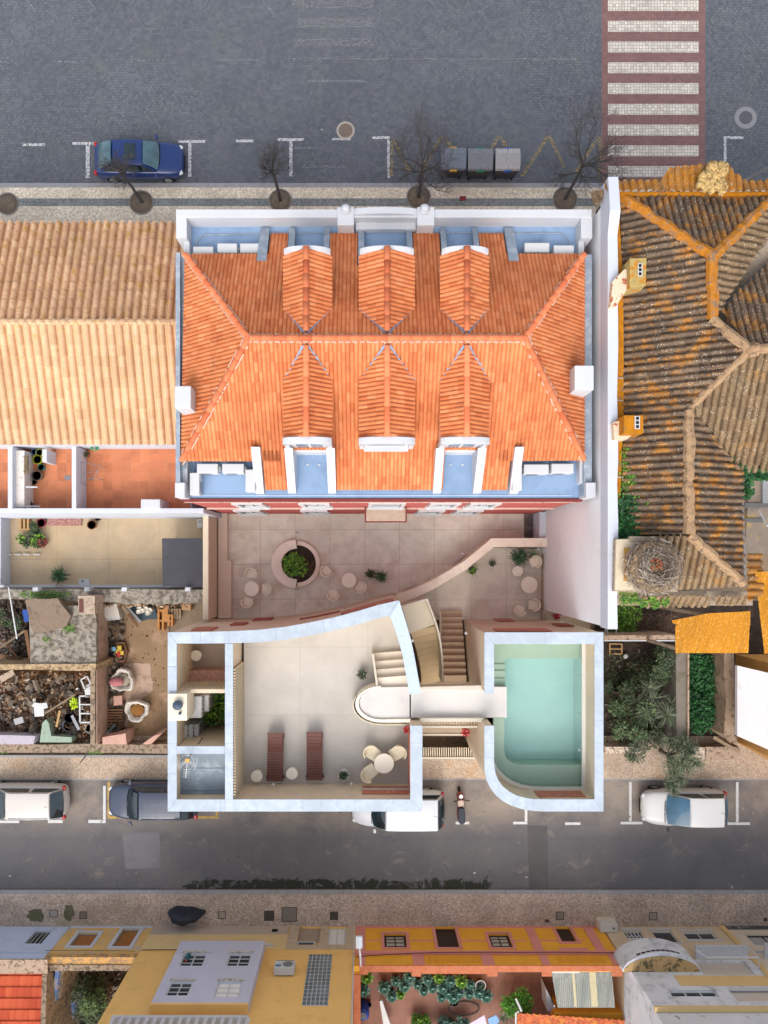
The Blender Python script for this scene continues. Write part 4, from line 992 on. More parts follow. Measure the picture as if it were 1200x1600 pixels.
o1 = [(618, 930), (645, 921), (672, 908), (700, 892), (726, 876), (748, 858), (768, 841), (874, 840.5)]
o2 = [(622, 944), (650, 934), (677, 921), (704, 905), (730, 889), (752, 871), (772, 855), (873, 854.5)]
MB().band(o1, o2, 0.05, 1.75).build('coping', PWM, pw, bevel=.01)
MB().pprism([(849, 866), (868, 855), (868, 972), (848, 972)], PZ, 1.2, 1.2).build('side_ledge', MAT('mottled_stone', rgb(192, 174, 154), .12, 6, .8, stain=rgb(160, 140, 122), sth=(.5, .62), ss=6), pw)
# rusty inner ledge following the curve
u1 = [(500, 963), (540, 953), (580, 941), (620, 927), (660, 911), (700, 889), (735, 864), (757, 846)]
u2 = [(500, 966), (540, 956.5), (580, 945), (620, 931), (660, 915), (700, 893), (737, 868), (761, 849)]
MB().band(u1, u2, .05, .3, .3).build('plinth', MAT('rust_plinth', rgb(138, 104, 88), .1, 4), pw)
MB().pbox(843, 800, 873, 842, 0, 1.5, 1.5).build('corner_block', WALLBLUE, pw)
t = thing('basement_hatch', 'two round grey basins set in a slab by the corner', 'hatch', P3(829, 822, .05))
MB().pbox(819, 803, 841, 841, .05, .12).build('slab', MAT('grey_slab', rgb(124, 112, 106), .1, 4), t)
for y in (814, 836): MB().lathe([(.3, 0), (.3, .06), (.24, .05), (.1, .03)], P3(830, y, .12), 20).build('basin', PLAIN('basin_grey', rgb(92, 84, 82)), t)

# furniture ------------------------------------------------------------
CHM = MAT('cream_powder_coat', rgb(242, 232, 214), .04, 3, .5, fine=.02); TBM = MAT('ivory_table', rgb(240, 230, 212), .03, 3, .45, fine=.02)
def make_chair():
    t = thing('tub_chair', 'x', 'chair')
    m = MB(); m.prism([(-.22, -.21), (.22, -.21), (.235, 0), (.21, .18), (.12, .24), (-.12, .24), (-.21, .18), (-.235, 0)], .40, .46); m.build('seat', CHM, t, bevel=.02)
    n = 14; vs = []; fs = []
    for i in range(n+1):
        a = radians(-8+196*i/n); r = .275
        for z, rr in ((.42, r-.02), (.72+.1*sin(a if 0 < a < pi else 0), r), (.72+.1*sin(a if 0 < a < pi else 0), r+.035), (.42, r+.012)): vs.append((cos(a)*rr, sin(a)*rr*1.0+.0, z))
    for i in range(n):
        for k in range(4): fs.append((i*4+k, i*4+(k+1) % 4, (i+1)*4+(k+1) % 4, (i+1)*4+k))
    fs += [(3, 2, 1, 0), tuple(n*4+q for q in range(4))]
    MB().add(vs, fs).build('backrest', CHM, t, smooth=False)
    m = MB(); m.obox((0, -.01, .475), (.36, .36, .035)); m.build('cushion', MAT('beige_cushion', rgb(234, 222, 204), .05, 6), t, bevel=.015)
    for sx in (-1, 1):
        for sy in (-1, 1): MB().tube([(sx*.19, sy*.17, .42), (sx*.22, sy*.2, 0)], [.018, .013], 6).build('leg', CHM, t)
    return t
def make_table(r=.36, h=.74, lb='x', c='table'):
    t = thing('round_table', lb, c)
    MB().lathe([(r-.03, h-.04), (r, h-.03), (r, h), (r-.01, h+.005)], n=32).build('table_top', TBM, t)
    MB().lathe([(.045, .02), (.035, .1), (.035, h-.04)], n=12).build('leg', CHM, t); MB().lathe([(.22, 0), (.22, .02), (.05, .04)], n=20).build('base', CHM, t)
    return t
tabs = [(393, 920, .05, .36, .74, 'cream round table left of the circular planter'), (545, 907, .05, .36, .74, 'cream round table right of the circular planter'), (827, 914, PZ, .40, .74, 'cream round table on the raised patio near the white wall'),
        (600, 1193, FZ, .42, .74, 'ivory round table with three rounded chairs in the terrace corner')]
T = {}
for i, (x, y, z, r, h, lb) in enumerate(tabs):
    p = P3(x, y, z+h); p.z = z
    t = make_table(r, h, lb); t.location = p; OFF[t] = Vector((0, 0, 0)); t['group'] = 'round cream tables'; T[i] = p
ch0 = make_chair(); first = True
chairs = [(393, 897, .05, 0, 'cream tub chair just above the table left of the planter'), (415.5, 920, .05, 0, 'cream tub chair on the right side of the leftmost table'), (387, 940, .05, 0, 'cream tub chair below the leftmost table'),
          (510, 892, .05, (523, 880), 'cream tub chair standing apart close to the planter ring'), (520.5, 929, .05, (521, 900), 'cream tub chair standing apart near the curved wall'), (563, 917, .05, 1, 'cream tub chair tucked to the lower right of a courtyard table'),
          (835, 878, PZ, (815, 886), 'cream tub chair next to the big palm pot on the patio'), (833, 945, PZ, (822, 945), 'cream tub chair below the patio table by the ledge'), (812, 953, PZ, (822, 930), 'cream tub chair turned away under the patio table')]
for x, y, z, tg, lb in chairs:
    p = P3(x, y, z+.5); p.z = z
    q = T[tg] if isinstance(tg, int) else P3(tg[0], tg[1], z+.5)
    dd = Vector((q.x-p.x, q.y-p.y)); rz = atan2(dd.y, dd.x)+pi/2   # front is -Y
    if first: ch0.location = p; ch0.rotation_euler = (0, 0, rz); ch0['label'] = lb; ch0['group'] = 'cream tub chairs in the courtyard'; first = False
    else: dup(ch0, p, rz, lb)
# rounded shell chairs on the terrace
def make_shell():
    t = thing('shell_chair', 'x', 'chair'); IV = MAT('ivory_shell', rgb(236, 224, 196), .03, 3, .45, fine=.02)
    pts = [(-.26, -.3), (.26, -.3)]+[(.29*cos(radians(a)), .08+.3*sin(radians(a))) for a in range(0, 181, 15)]
    MB().prism(pts, .38, .46).build('seat', IV, t, bevel=.02)
    vs = []; fs = []; n = 12
    for i in range(n+1):
        a = radians(15+150*i/n)
        for z, rr in ((.44, .25), (.8, .30), (.8, .335), (.44, .29)): vs.append((cos(a)*rr, .08+sin(a)*rr, z))
    for i in range(n):
        for k in range(4): fs.append((i*4+k, i*4+(k+1) % 4, (i+1)*4+(k+1) % 4, (i+1)*4+k))
    fs += [(3, 2, 1, 0), tuple(n*4+q for q in range(4))]
    MB().add(vs, fs).build('backrest', IV, t)
    for sx in (-1, 1):
        for sy in (-1, 1): MB().tube([(sx*.18, sy*.2, .4), (sx*.2, sy*.22, 0)], .016, 6).build('leg', IV, t)
    return t
s0 = make_shell()
for i, (x, y, lb) in enumerate([(582, 1177, 'ivory shell chair at the upper left of the terrace table'), (620.5, 1177, 'ivory shell chair at the upper right of the terrace table'), (578, 1207, 'ivory shell chair at the lower left of the terrace table')]):
    p = P3(x, y, FZ+.5); p.z = FZ; dd = T[3]-p; rz = atan2(dd.y, dd.x)+pi/2
    if i == 0: s0.location = p; s0.rotation_euler = (0, 0, rz); s0['label'] = lb; s0['group'] = 'ivory shell chairs around the terrace table'
    else: dup(s0, p, rz, lb)
# stools / side tables
def stool(x, y, z, r, h, lb):
    p = P3(x, y, z+h); p.z = z; t = thing('side_table', lb, 'side table'); t['group'] = 'small round side tables'
    MB().lathe([(r-.02, h-.04), (r, h-.03), (r, h), (r*.9, h+.006)], n=24).build('table_top', TBM, t); MB().lathe([(r*.7, 0), (r*.55, .08), (r*.5, h-.04)], n=20).build('base', CHM, t); t.location = p
stool(401, 1213, FZ, .25, .42, 'low ivory side table left of the first brown sun lounger'); stool(456, 1209, FZ, .25, .42, 'low ivory side table between the two brown sun loungers')
stool(809, 892.5, PZ, .26, .45, 'low cream side table under the palm pot on the patio'); stool(306, 1024.5, 4.4, .24, .45, 'white round side table alone in the small walled patio')
# sun loungers
WOOD = MAT('mahogany_wood', rgb(100, 50, 40), .2, 7, .5, .4, fine=.12)
def make_lounger():
    t = thing('sun_lounger', 'x', 'sun lounger')
    m = MB(); m.box(-.34, -.29, -1.08, 1.0, .26, .33); m.box(.29, .34, -1.08, 1.0, .26, .33); m.build('frame', WOOD, t, bevel=.005)
    m = MB(); y = -1.06
    while y < .2: m.box(-.29, .29, y, y+.05, .30, .325); y += .068
    m.build('seat_slats', WOOD, t)
    m = MB(); y = .22; 
    while y < 1.05: zz = .33+(y-.22)*.32; m.obox((0, y+.025, zz), (.62, .052, .024), rx=.31); y += .066
    m.build('backrest', WOOD, t)
    for sx in (-1, 1):
        for y in (-.9, .8): MB().box(sx*.32-.03, sx*.32+.03, y-.03, y+.03, 0, .26).build('leg', WOOD, t)
        m = MB().lathe([(.07, -.02), (.07, .02)], n=14); w_ = m.build('wheel', DARKMET, t); w_.rotation_euler = (0, radians(90), 0); w_.location = (sx*.37, -.98, .08)
        m = MB().lathe([(.028, 0), (.028, .06)], (sx*.315, 1.03, .55), 8); m.build('knob', WOOD, t)
    return t
l0 = make_lounger()
for i, (x, y, rz, lb) in enumerate([(430, 1182, -.02, 'mahogany slatted sun lounger nearer the slatted wall'), (491.5, 1180.5, 0, 'mahogany slatted sun lounger nearer the terrace table')]):
    p = P3(x, y, FZ+.35); p.z = FZ
    if i == 0: l0.location = p; l0.rotation_euler = (0, 0, rz); l0['label'] = lb; l0['group'] = 'brown wooden sun loungers'
    else: dup(l0, p, rz, lb)

# plants ---------------------------------------------------------------
G1 = leaf_mat('fresh_green_leaves', rgb(40, 78, 26), rgb(84, 132, 40), rgb(140, 172, 60)); G2 = leaf_mat('dark_palm_leaves', rgb(26, 52, 34), rgb(52, 84, 52), rgb(92, 124, 78))
G3 = leaf_mat('olive_leaves', rgb(48, 60, 42), rgb(80, 92, 66), rgb(120, 130, 102)); G4 = leaf_mat('ivy_leaves', rgb(18, 54, 28), rgb(34, 84, 40), rgb(56, 112, 54)); G5 = leaf_mat('blue_green_cabbage', rgb(38, 76, 70), rgb(66, 108, 98), rgb(116, 150, 130))
G6 = leaf_mat('shrub_leaves', rgb(36, 54, 32), rgb(58, 76, 46), rgb(94, 108, 70))
def leaf(mb, p, d, L, w, droop=.3):
    d = d.normalized(); s = d.cross(Vector((0, 0, 1)))
    s = s.normalized()*w/2 if s.length > 1e-3 else Vector((w/2, 0, 0))
    a = p; b = p+d*L*.5+Vector((0, 0, L*.06)); c = p+d*L-Vector((0, 0, L*droop))
    mb.add([a, b-s, c, b+s, b+Vector((0, 0, -.15*w))], [(0, 1, 4), (0, 4, 3), (1, 2, 4), (4, 2, 3)])
def clump(mb, c, R, n, L, w, flat=.8, rnd=random):
    c = Vector(c)
    for i in range(n):
        v = Vector((rnd.gauss(0, 1), rnd.gauss(0, 1), rnd.gauss(0, 1))).normalized(); r = rnd.random()**.45
        p = c+Vector((v.x*R[0]*r, v.y*R[1]*r, v.z*R[2]*r)); dd = Vector((v.x+rnd.uniform(-.6, .6), v.y+rnd.uniform(-.6, .6), v.z*.4+rnd.uniform(-.2, .5)))
        leaf(mb, p, dd, L*rnd.uniform(.6, 1.3), w*rnd.uniform(.7, 1.2), rnd.uniform(-.1, .5))
def fronds(mb, c, n, L, w, rise=.6):
    for i in range(n):
        a = random.uniform(0, 2*pi); e = random.uniform(.15, 1.1); l = L*random.uniform(.6, 1.1); pr = Vector(c); k = 4
        d = Vector((cos(a)*cos(e), sin(a)*cos(e), sin(e)*rise+.1))
        s = Vector((-sin(a), cos(a), 0)); pts = []
        for j in range(k+1):
            ww = w*(1-j/k)**.7*.5+.002; pts.append((pr.copy(), ww)); pr = pr+d*l/k; d = d+Vector((0, 0, -.22))
        vs = []
        for p, ww in pts: vs += [p-s*ww, p+s*ww]
        mb.add(vs, [(2*j, 2*j+1, 2*j+3, 2*j+2) for j in range(k)])
def pot(x, y, z, r, h, lb, cat='potted plant', pm=None, kind='fronds', lm=None, n=40, L=.5, w=.05, group=None, name='potted_plant'):
    p = P3(x, y, z+h); p.z = z; t = thing(name, lb, cat, p, group)
    pm = pm or PLAIN('dark_pot', rgb(64, 62, 60)); MB().lathe([(r*.75, 0), (r, h), (r*.88, h), (r*.85, h-.05)], p, 20).build('pot', pm, t); MB().lathe([(r*.87, h-.06), (r*.3, h-.05), (.01, h-.045)], p, 16).build('soil', DARKSOIL, t)
    mb = MB()
    if kind == 'fronds': fronds(mb, p+Vector((0, 0, h)), n, L, w)
    else: clump(mb, p+Vector((0, 0, h+L*.6)), (L*.8, L*.8, L*.6), n, w*2.4, w)
    mb.build('foliage', lm or G2, t); return t
WP = PLAIN('white_pot', rgb(214, 210, 204)); TP = MAT('terracotta_pot', rgb(150, 92, 66), .1, 5)
pot(579, 897, .05, .16, .3, 'small dark potted plant left of its bushier neighbour in the courtyard', lm=G6, kind='c', n=120, L=.26, w=.05, group='potted plants of the terrace house')
pot(596, 901, .05, .17, .3, 'bushy green potted plant near the curved wall', lm=G2, n=110, L=.42, w=.05, group='potted plants of the terrace house')
pot(738, 891, PZ, .2, .34, 'potted plant with thin yellowish stems on the patio', lm=G1, n=16, L=.45, w=.04, group='potted plants of the terrace house')
pot(769, 880, PZ, .17, .3, 'small bare dark pot alone on the patio', pm=PLAIN('pale_pot', rgb(180, 168, 156)), lm=G6, kind='c', n=60, L=.14, w=.04, group='potted plants of the terrace house')
pot(811, 871, PZ, .32, .42, 'big dark palm in a white round pot on the patio', pm=WP, lm=G2, n=170, L=.62, w=.05, group='potted plants of the terrace house')
pot(833, 868, PZ, .12, .3, 'slim pale green plant between big palm pot and chair', lm=leaf_mat('pale_leaves', rgb(80, 98, 70), rgb(118, 136, 98)), n=30, L=.4, w=.05, group='potted plants of the terrace house')
pot(537, 1211, FZ, .25, .36, 'white round pot with small succulent near the terrace parapet', pm=WP, lm=G6, kind='c', n=60, L=.12, w=.06, group='potted plants of the terrace house')
pot(565.5, 1053.5, FZ, .17, .3, 'small dark pot with succulent by the terrace steps', lm=G3, kind='c', n=70, L=.16, w=.06, group='potted plants of the terrace house')
# red flowers by the bridge
FLW = leaf_mat('crimson_flowers', rgb(120, 20, 30), rgb(190, 40, 50), rgb(220, 120, 110))
for x, y, z, s_2, lb in ((636, 1139, 6.0, .12, 'small crimson flower bunch on the terrace wall end'), (727, 1143, 4.6, .16, 'crimson potted flowers under the footbridge beams'), (869, 962, 1.2, .16, 'dark red flowers on the patio ledge corner')):
    p = P3(x, y, z); t = thing('flower_pot', lb, 'flowers', p, 'red flowers')
    MB().lathe([(s_2*.5, -.25), (s_2*.7, 0), (s_2*.5, .0)], p, 12).build('pot', TP, t)
    mb = MB(); clump(mb, p+Vector((0, 0, .1)), (s_2, s_2, s_2*.7), 90, .09, .07); mb.build('foliage', FLW, t)
# round planter with C shaped bench
p = P3(465, 881, .05); t = thing('round_planter', 'round planter with C shaped stone bench and green shrub', 'planter', p)
BN = MAT('bench_concrete', rgb(238, 220, 206), .05, 2, .75); 
def sector(mb, c, r0, r1, a0, a1, z0, z1, n=24, c2=None):
    c2 = c2 or c; vs = []; 
    for i in range(n+1):
        a = radians(a0+(a1-a0)*i/n)
        for z in (z0, z1): vs += [(c[0]+cos(a)*r1, c[1]+sin(a)*r1, z), (c2[0]+cos(a)*r0, c2[1]+sin(a)*r0, z)]
    fs = []
    for i in range(n):
        a = 4*i; b = a+4; fs += [(a+2, a+3, b+3, b+2), (a, b, b+1, a+1), (a, a+2, b+2, b), (a+1, b+1, b+3, a+3)]
    fs += [(0, 1, 3, 2), (4*n, 4*n+2, 4*n+3, 4*n+1)]
    return mb.add(vs, fs)
R_ = 36*H/F*.98
sector(MB(), (p.x-.06, p.y), .76, R_+.06, 90, 270, .05, .5, 26, (p.x+.0, p.y)).build('bench', BN, t, bevel=.01)
sector(MB(), (p.x, p.y), R_-.2, R_, -90, 90, .05, .3, 26).build('rim', BN, t)
MB().lathe([(R_-.19, .05), (R_-.19, .14), (.5, .2), (.01, .22)], (p.x, p.y, 0), 30).build('soil', DARKSOIL, t)
mb = MB()
for i in range(9):
    a = random.uniform(0, 6.28); r = random.uniform(0, .38); clump(mb, (p.x+cos(a)*r, p.y+sin(a)*r+.0, random.uniform(.6, 1.3)), (.3, .3, .25), 80, .17, .09)
mb.build('foliage', G1, t)
MB().tube([(p.x, p.y, .1), (p.x+.1, p.y-.05, .6), (p.x+.05, p.y, 1.0)], [.05, .04, .02], 7).build('trunk', BARK, t)
# antenna on the west block
ap = P3(292, 1190, 6.7); t = thing('tv_antenna', 'white rooftop television antenna leaning over the grey membrane roof', 'antenna', ap)
top = P3(293, 1188, 7.9)
MB().tube([P3(317, 1152, 6.6), P3(300, 1176, 7.4), top], .018, 6).build('mast', DARKMET, t)
mb = MB(); a = top; b = P3(290, 1215, 7.6); mb.tube([a, b], .014, 5)
for i in range(8):
    q = a.lerp(b, .2+i*.11); mb.tube([q+Vector((-.13, .02, 0)), q+Vector((.13, -.02, 0))], .006, 4)
for sx in (-1, 1):
    for k in range(5): mb.tube([top+Vector((sx*.05, -.02*k, .02)), top+Vector((sx*.38, -.12-.06*k, .1-.03*k))], .007, 4)
    mb.tube([top+Vector((sx*.36, .12, .1)), top+Vector((sx*.4, -.1, .08)), top+Vector((sx*.25, -.38, .05))], .010, 4)
mb.tube([top+Vector((.3*cos(q/10*2*pi), .3*sin(q/10*2*pi)-.05, .12)) for q in range(11)], .008, 4); mb.build('elements', CLEANWHITE, t)
MB().obox(top, (.16, .14, .1)).build('connector', PLAIN('ochre_plastic', rgb(206, 160, 80)), t)
# machine units in the machine room
for x0, y0_, x1, y1_, z, lb in ((297, 1088, 315, 1122, 6.2, 'tall white heat pump beside the ivory chimney block'), (317, 1086, 326, 1112, 5.8, 'narrow white heat pump behind the taller one'), (281, 1133, 292, 1166, 6.0, 'white outdoor unit standing by the west coping'), (294, 1132, 301, 1158, 5.8, 'second slim outdoor unit in the row by the west coping'), (303, 1132, 310, 1150, 5.6, 'slimmest outdoor unit at the end of the row')):
    a = P3(x0, y1_, z); b = P3(x1, y0_, z); t = thing('heat_pump', lb, 'heat pump', ((a.x+b.x)/2, (a.y+b.y)/2, 3.3), 'white units in the machine room')
    MB().box(a.x, b.x, a.y, b.y, 3.4, z).build('casing', CLEANWHITE, t, bevel=.02); mb = MB()
    k = 5
    for i in range(k): yy = a.y+(b.y-a.y)*(i+.5)/k; mb.box(b.x, b.x+.03, yy-.03, yy+.03, 3.6, z-.1)
    mb.build('grille', GREYMET, t); mb = MB().box(a.x, a.x+.06, a.y, b.y, 3.3, 3.4); mb.box(b.x-.06, b.x, a.y, b.y, 3.3, 3.4); mb.build('feet', DARKMET, t)
pot(337, 1098, 3.3, .2, .6, 'green and yellow bush growing in the machine room', lm=G1, kind='c', n=420, L=1.0, w=.09, group='machine room plants', name='bush')
pot(322, 1108, 3.3, .15, .6, 'yellow leafed plant beside the heat pumps', lm=leaf_mat('yellow_leaves', rgb(150, 130, 30), rgb(190, 160, 50)), n=70, L=.8, w=.09, group='machine room plants')
mb = MB().pbox(329, 1090, 352, 1135, 4.2, 4.24); 
t = thing('garden_bench', 'dark wooden bench in the machine room corner', 'bench', P3(342, 1150, 3.3)); a = P3(334, 1166, 3.8); b = P3(353, 1138, 3.8)
mb = MB()
for i in range(5): yy = a.y+(b.y-a.y)*i/5; mb.box(a.x, b.x, yy, yy+(b.y-a.y)/5-.03, 3.72, 3.78)
mb.build('seat', WOOD, t); MB().box(a.x, b.x, b.y, b.y+.05, 3.7, 4.3).build('backrest', WOOD, t)
for xx in (a.x, b.x-.06): MB().box(xx, xx+.06, a.y, b.y, 3.3, 3.72).build('leg', WOOD, t)
# wall lamps
LAMPM = CLEANWHITE
lps = [(399, 885, .6, 'on a low bollard left of the planter'), (464, 901+20, .2, 'set in the floor under the planter'), (464, 833, .1, 'set in the floor above the planter'), (504, 883, .6, 'next to the chair by the planter'), (622, 920, 2.0, 'at the lower end of the curved patio wall'), (723, 865, 1.2, 'by the upper bend of the curved patio wall'),
       (789, 857, 1.4, 'under the patio coping, left one'), (841, 857, 1.4, 'under the patio coping, by the ledge'), (728, 989, 5, 'on the cream wall beside the straight staircase'), (644, 1001, 7.3, 'on the slanted marble coping'), (427, 1226, FZ+.8, 'on the parapet below the first lounger'), (384, 1243, 6.8, 'high on the parapet, left end'), (465, 1243, 6.8, 'high on the parapet between the loungers'), (549, 1243, 6.8, 'high on the parapet near the marble inlay'), (549, 1225, FZ+.8, 'low on the parapet near the white pot')]
lp0 = None
for x, y, z, lb in lps:
    p = P3(x, y, z); lab = 'small white spherical lamp '+lb
    if lp0 is None:
        lp0 = thing('wall_lamp', lab, 'lamp', (0, 0, 0), 'small white sphere lamps'); MB().lathe([(.01, -.07), (.05, -.05), (.07, 0), (.05, .05), (.01, .07)], n=12).build('globe', LAMPM, lp0, smooth=True)
        MB().lathe([(.03, -.12), (.03, -.05)], n=8).build('stem', RAIL, lp0); lp0.location = p
    else: dup(lp0, p, None, lab)

# ================================================================== RIGHT NEIGHBOUR (old lichen roof, white gable wall)
old = thing('old_house', 'old house with lichen covered tile roofs and tall white side wall', 'house', (13, 6, 0))
WX = 8.64
MB().box(WX, 13.8, -.85, 13.1, 0, 9.9).box(13.8, 30, 3.5, 13.1, 0, 9.9).box(WX, 8.95, -2.45, -.85, 0, 9.9).build('wall', MAT('shade_lift_limewash', rgb(236, 237, 238), .03, .5, .85, fine=.02, stain=rgb(218, 218, 220), sth=(.6, .8), ss=.35), old)  # limewash on the face painted brighter than the top, offsetting its shade
mb = MB()                                     # white wall top with ragged edge
ys_ = [-2.5]; 
while ys_[-1] < 12.4: ys_.append(ys_[-1]+random.uniform(.5, 1.4))
vs = []; fs = []
for i, y in enumerate(ys_): 
    xr = 8.98+random.uniform(-.02, .03); zt = 10.72 if y < 12.2 else 10.72+(.25 if i % 2 else .05)
    vs += [(WX-.01, y, 9.9), (xr, y, 9.9), (WX-.01, y, zt), (xr, y, zt)]
for i in range(len(ys_)-1): a = 4*i; fs += [(a, a+4, a+6, a+2), (a+1, a+3, a+7, a+5), (a+2, a+6, a+7, a+3)]
fs += [(0, 2, 3, 1), (len(vs)-4, len(vs)-3, len(vs)-1, len(vs)-2)]
MB().add(vs, fs).build('wall_top', WALLBLUE, old)
# orange lichen cornice beside the white wall
mb = MB(); mb.pprism([(957, 305), (966, 305), (974, 450), (975, 655), (957, 655)], 9.8, 10.45); mb.build('lichen_cornice', LICHEN, old)
mb = MB(); mb.pprism([(957, 690), (972, 690), (970, 760), (966, 815), (957, 815)], 9.8, 10.45); mb.build('lichen_cornice', LICHEN, old)
GC = MAT('grey_cement', rgb(168, 152, 134), .15, 4, .9, stain=rgb(120, 106, 92), sth=(.5, .62), ss=4, bump=.01)
mb = MB(); mb.pbox(955, 815, 967, 945, 9.7, 10.35); mb.build('cement_cornice', GC, old)
mb = MB()
for y in (588, 623, 743, 795): mb.pprism([(958, y), (974, y+2), (974, y+4), (958, y+3)], 10.4, 10.5)
mb.build('cornice_joint', GC, old)
pw_ = plane3(P3(973, 305, 10.3), P3(973, 700, 10.3), P3(1112, 450, 11.65))
pn_ = plane3(P3(968, 305, 10.3), P3(1212, 303, 10.3), P3(1112, 402, 11.65))
pe_ = plane3(P3(1112, 402, 11.65), P3(1112, 500, 11.65), P3(1214, 400, 10.4))
pe2 = plane3(P3(1172, 545, 12.1), P3(1260, 545, 12.1), P3(1140, 460, 11.1))
ps2 = plane3(P3(1172, 545, 12.1), P3(1260, 545, 12.1), P3(1260, 740, 10.2))
pe3 = plane3(P3(1075, 640, 11.27), P3(1075, 835, 11.27), P3(1158, 820, 10.35))
ps3 = plane3(P3(1075, 835, 11.27), P3(1160, 914, 10.35), P3(1060, 914, 10.35))
kw = dict(wd=.25, amp=.13, course=.42, step=.03, jit=.05, cover=.74)
def face(parent, name, mat, pl, polys, **k_):
    mb = MB(); k2 = dict(kw); k2.update(k_)
    for q in polys: tiles(mb, [ray(x, y, pl) for x, y in q], **k2)
    return mb.build(name, mat, parent)
rfo = face(old, 'roof', OLD, pw_, [[(970, 308), (1112, 402), (1112, 500), (974, 500)], [(974, 500), (1112, 500), (1165, 548), (975, 548)], [(975, 548), (1165, 548), (1075, 640), (975, 640)], [(975, 640), (1075, 640), (1075, 835), (972, 835)]])
face(rfo, 'roof_slope', OLD, pn_, [[(968, 306), (1212, 304), (1112, 402)]])
face(rfo, 'roof_slope', OLDTAN, pe_, [[(1112, 402), (1214, 306), (1214, 398), (1122, 485), (1112, 500)]])
face(rfo, 'roof_slope', OLD, pe2, [[(1122, 485), (1214, 398), (1255, 400), (1255, 546), (1172, 546)]])
face(rfo, 'roof_slope', OLDTAN, ps2, [[(1172, 546), (1260, 546), (1260, 735), (1158, 738), (1075, 640)]])
face(rfo, 'roof_slope', OLD, pe3, [[(1075, 640), (1158, 738), (1160, 912), (1075, 835)]])
face(rfo, 'roof_slope', OLDTAN, ps3, [[(1075, 835), (1160, 914), (1030, 921), (1030, 835)]])
LRIDGE = MAT('lichen_ridge_mortar', rgb(182, 116, 34), .3, 5, .95, stain=rgb(134, 108, 86), sth=(.5, .6), ss=5, bump=.02, fine=.25); GRIDGE = MAT('mortar_ridge', rgb(166, 136, 104), .2, 6, .95, stain=rgb(120, 98, 80), sth=(.5, .62), ss=6, bump=.02, fine=.25)
def lump(parent, name, mat, pts, r):
    p2 = []
    for a, b in zip(pts[:-1], pts[1:]):
        n = max(2, int((b-a).length/.22))
        for i in range(n): p2.append(a.lerp(b, i/n)+Vector((random.uniform(-.03, .03), random.uniform(-.03, .03), random.uniform(0, .04))))
    p2.append(pts[-1]); return MB().tube(p2, [r*random.uniform(.8, 1.15) for _ in p2], 8).build(name, mat, parent, smooth=False)
R = lambda x, y, pl, dz=.04: ray(x, y, pl)+Vector((0, 0, dz))
lump(rfo, 'ridge', LRIDGE, [R(970, 308, pw_), R(1112, 402, pw_), R(1112, 500, pw_)], .19)
lump(rfo, 'ridge', LRIDGE, [R(1112, 402, pn_), R(1212, 305, pn_)], .19); lump(rfo, 'ridge', GRIDGE, [R(1112, 500, pw_), R(1168, 546, pw_)], .17)
lump(rfo, 'ridge', GRIDGE, [R(1172, 546, ps2), R(1075, 640, ps2)], .14); lump(rfo, 'ridge', GRIDGE, [R(1172, 546, ps2), R(1258, 546, ps2)], .17)
lump(rfo, 'ridge', GRIDGE, [R(1075, 640, pe3), R(1075, 835, pe3)], .2); lump(rfo, 'ridge', GRIDGE, [R(1075, 835, pe3), R(1160, 912, pe3)], .17); lump(rfo, 'ridge', GRIDGE, [R(1075, 640, pe3, -.02), R(1156, 736, pe3, -.02)], .07)
MB().tube([R(1122, 486, pe_, .02), R(1213, 400, pe_, .02)], .045, 6).build('valley_pipe', DARKMET, rfo)
MB().lathe([(.24, -.1), (.26, .15), (.18, .3), (.05, .42)], R(1174, 548, ps2), 12).build('finial', GRIDGE, rfo)
MB().box(9.35, 20, 3.5, 12.9, 9.0, 10.15).build('attic', GC, old); MB().box(9.35, 13.75, -.8, 3.5, 9.0, 10.1).build('attic', GC, old)
MB().box(WX+.02, 30, 13.1, 13.25, 9.3, 10.35).build('cornice', LICHEN, old)
# front parapet strip and pediment with lichen tiles
pp1 = plane3(P3(960, 292, 10.6), P3(1200, 292, 10.6), P3(1000, 276, 10.35))
k3 = dict(wd=.27, amp=.07, course=.5)
LT = tile_mat('lichen_tile', [rgb(134, 98, 64), rgb(156, 106, 46), rgb(168, 112, 40), rgb(120, 92, 66)], lichen=rgb(178, 116, 26), lth=(.44, .58), ls=2, grain=.4, dirt=rgb(92, 74, 58), dth=(.5, .66), ds=5, spk=True)
for q_ in ([(944, 284), (1035, 283), (1035, 300), (944, 300)], [(1150, 284), (1240, 284), (1240, 300), (1150, 300)]): face(old, 'parapet_tiles', LT, pp1, [q_], **k3)
pp2 = plane3(P3(1040, 296, 10.65), P3(1150, 296, 10.65), P3(1100, 258, 10.5))
pdm = face(old, 'pediment_tiles', LT, pp2, [[(1020, 300), (1046, 262), (1130, 256), (1160, 284), (1160, 300)]], **k3)
MB().pbox(958, 299.5, 1240, 305, 9.9, 10.55).build('lichen_cornice', LICHEN, old)
MB().box(WX, 20, 13.0, 13.3, 9.3, 10.2).build('cornice_base', GC, old)
mb = MB()                               # carved finial of yellowed stone
SCULPT = MAT('yellowed_stone', rgb(196, 166, 110), .25, 9, .95, stain=rgb(140, 110, 70), sth=(.5, .6), ss=9, bump=.03, fine=.3)
for i in range(150):
    u = random.random(); x = 1112+random.uniform(-20, 20)*(1-u*.3); y = 297-u*40+random.uniform(-3, 3)
    if u > .6: x += 8
    p = P3(x, y, 10.85); s_3 = random.uniform(.08, .2); mb.obox(p, (s_3*1.8, s_3, s_3), random.uniform(0, 3), random.uniform(-.6, .6), random.uniform(-.6, .6))
mb.build('carved_ornament', SCULPT, old, smooth=True)
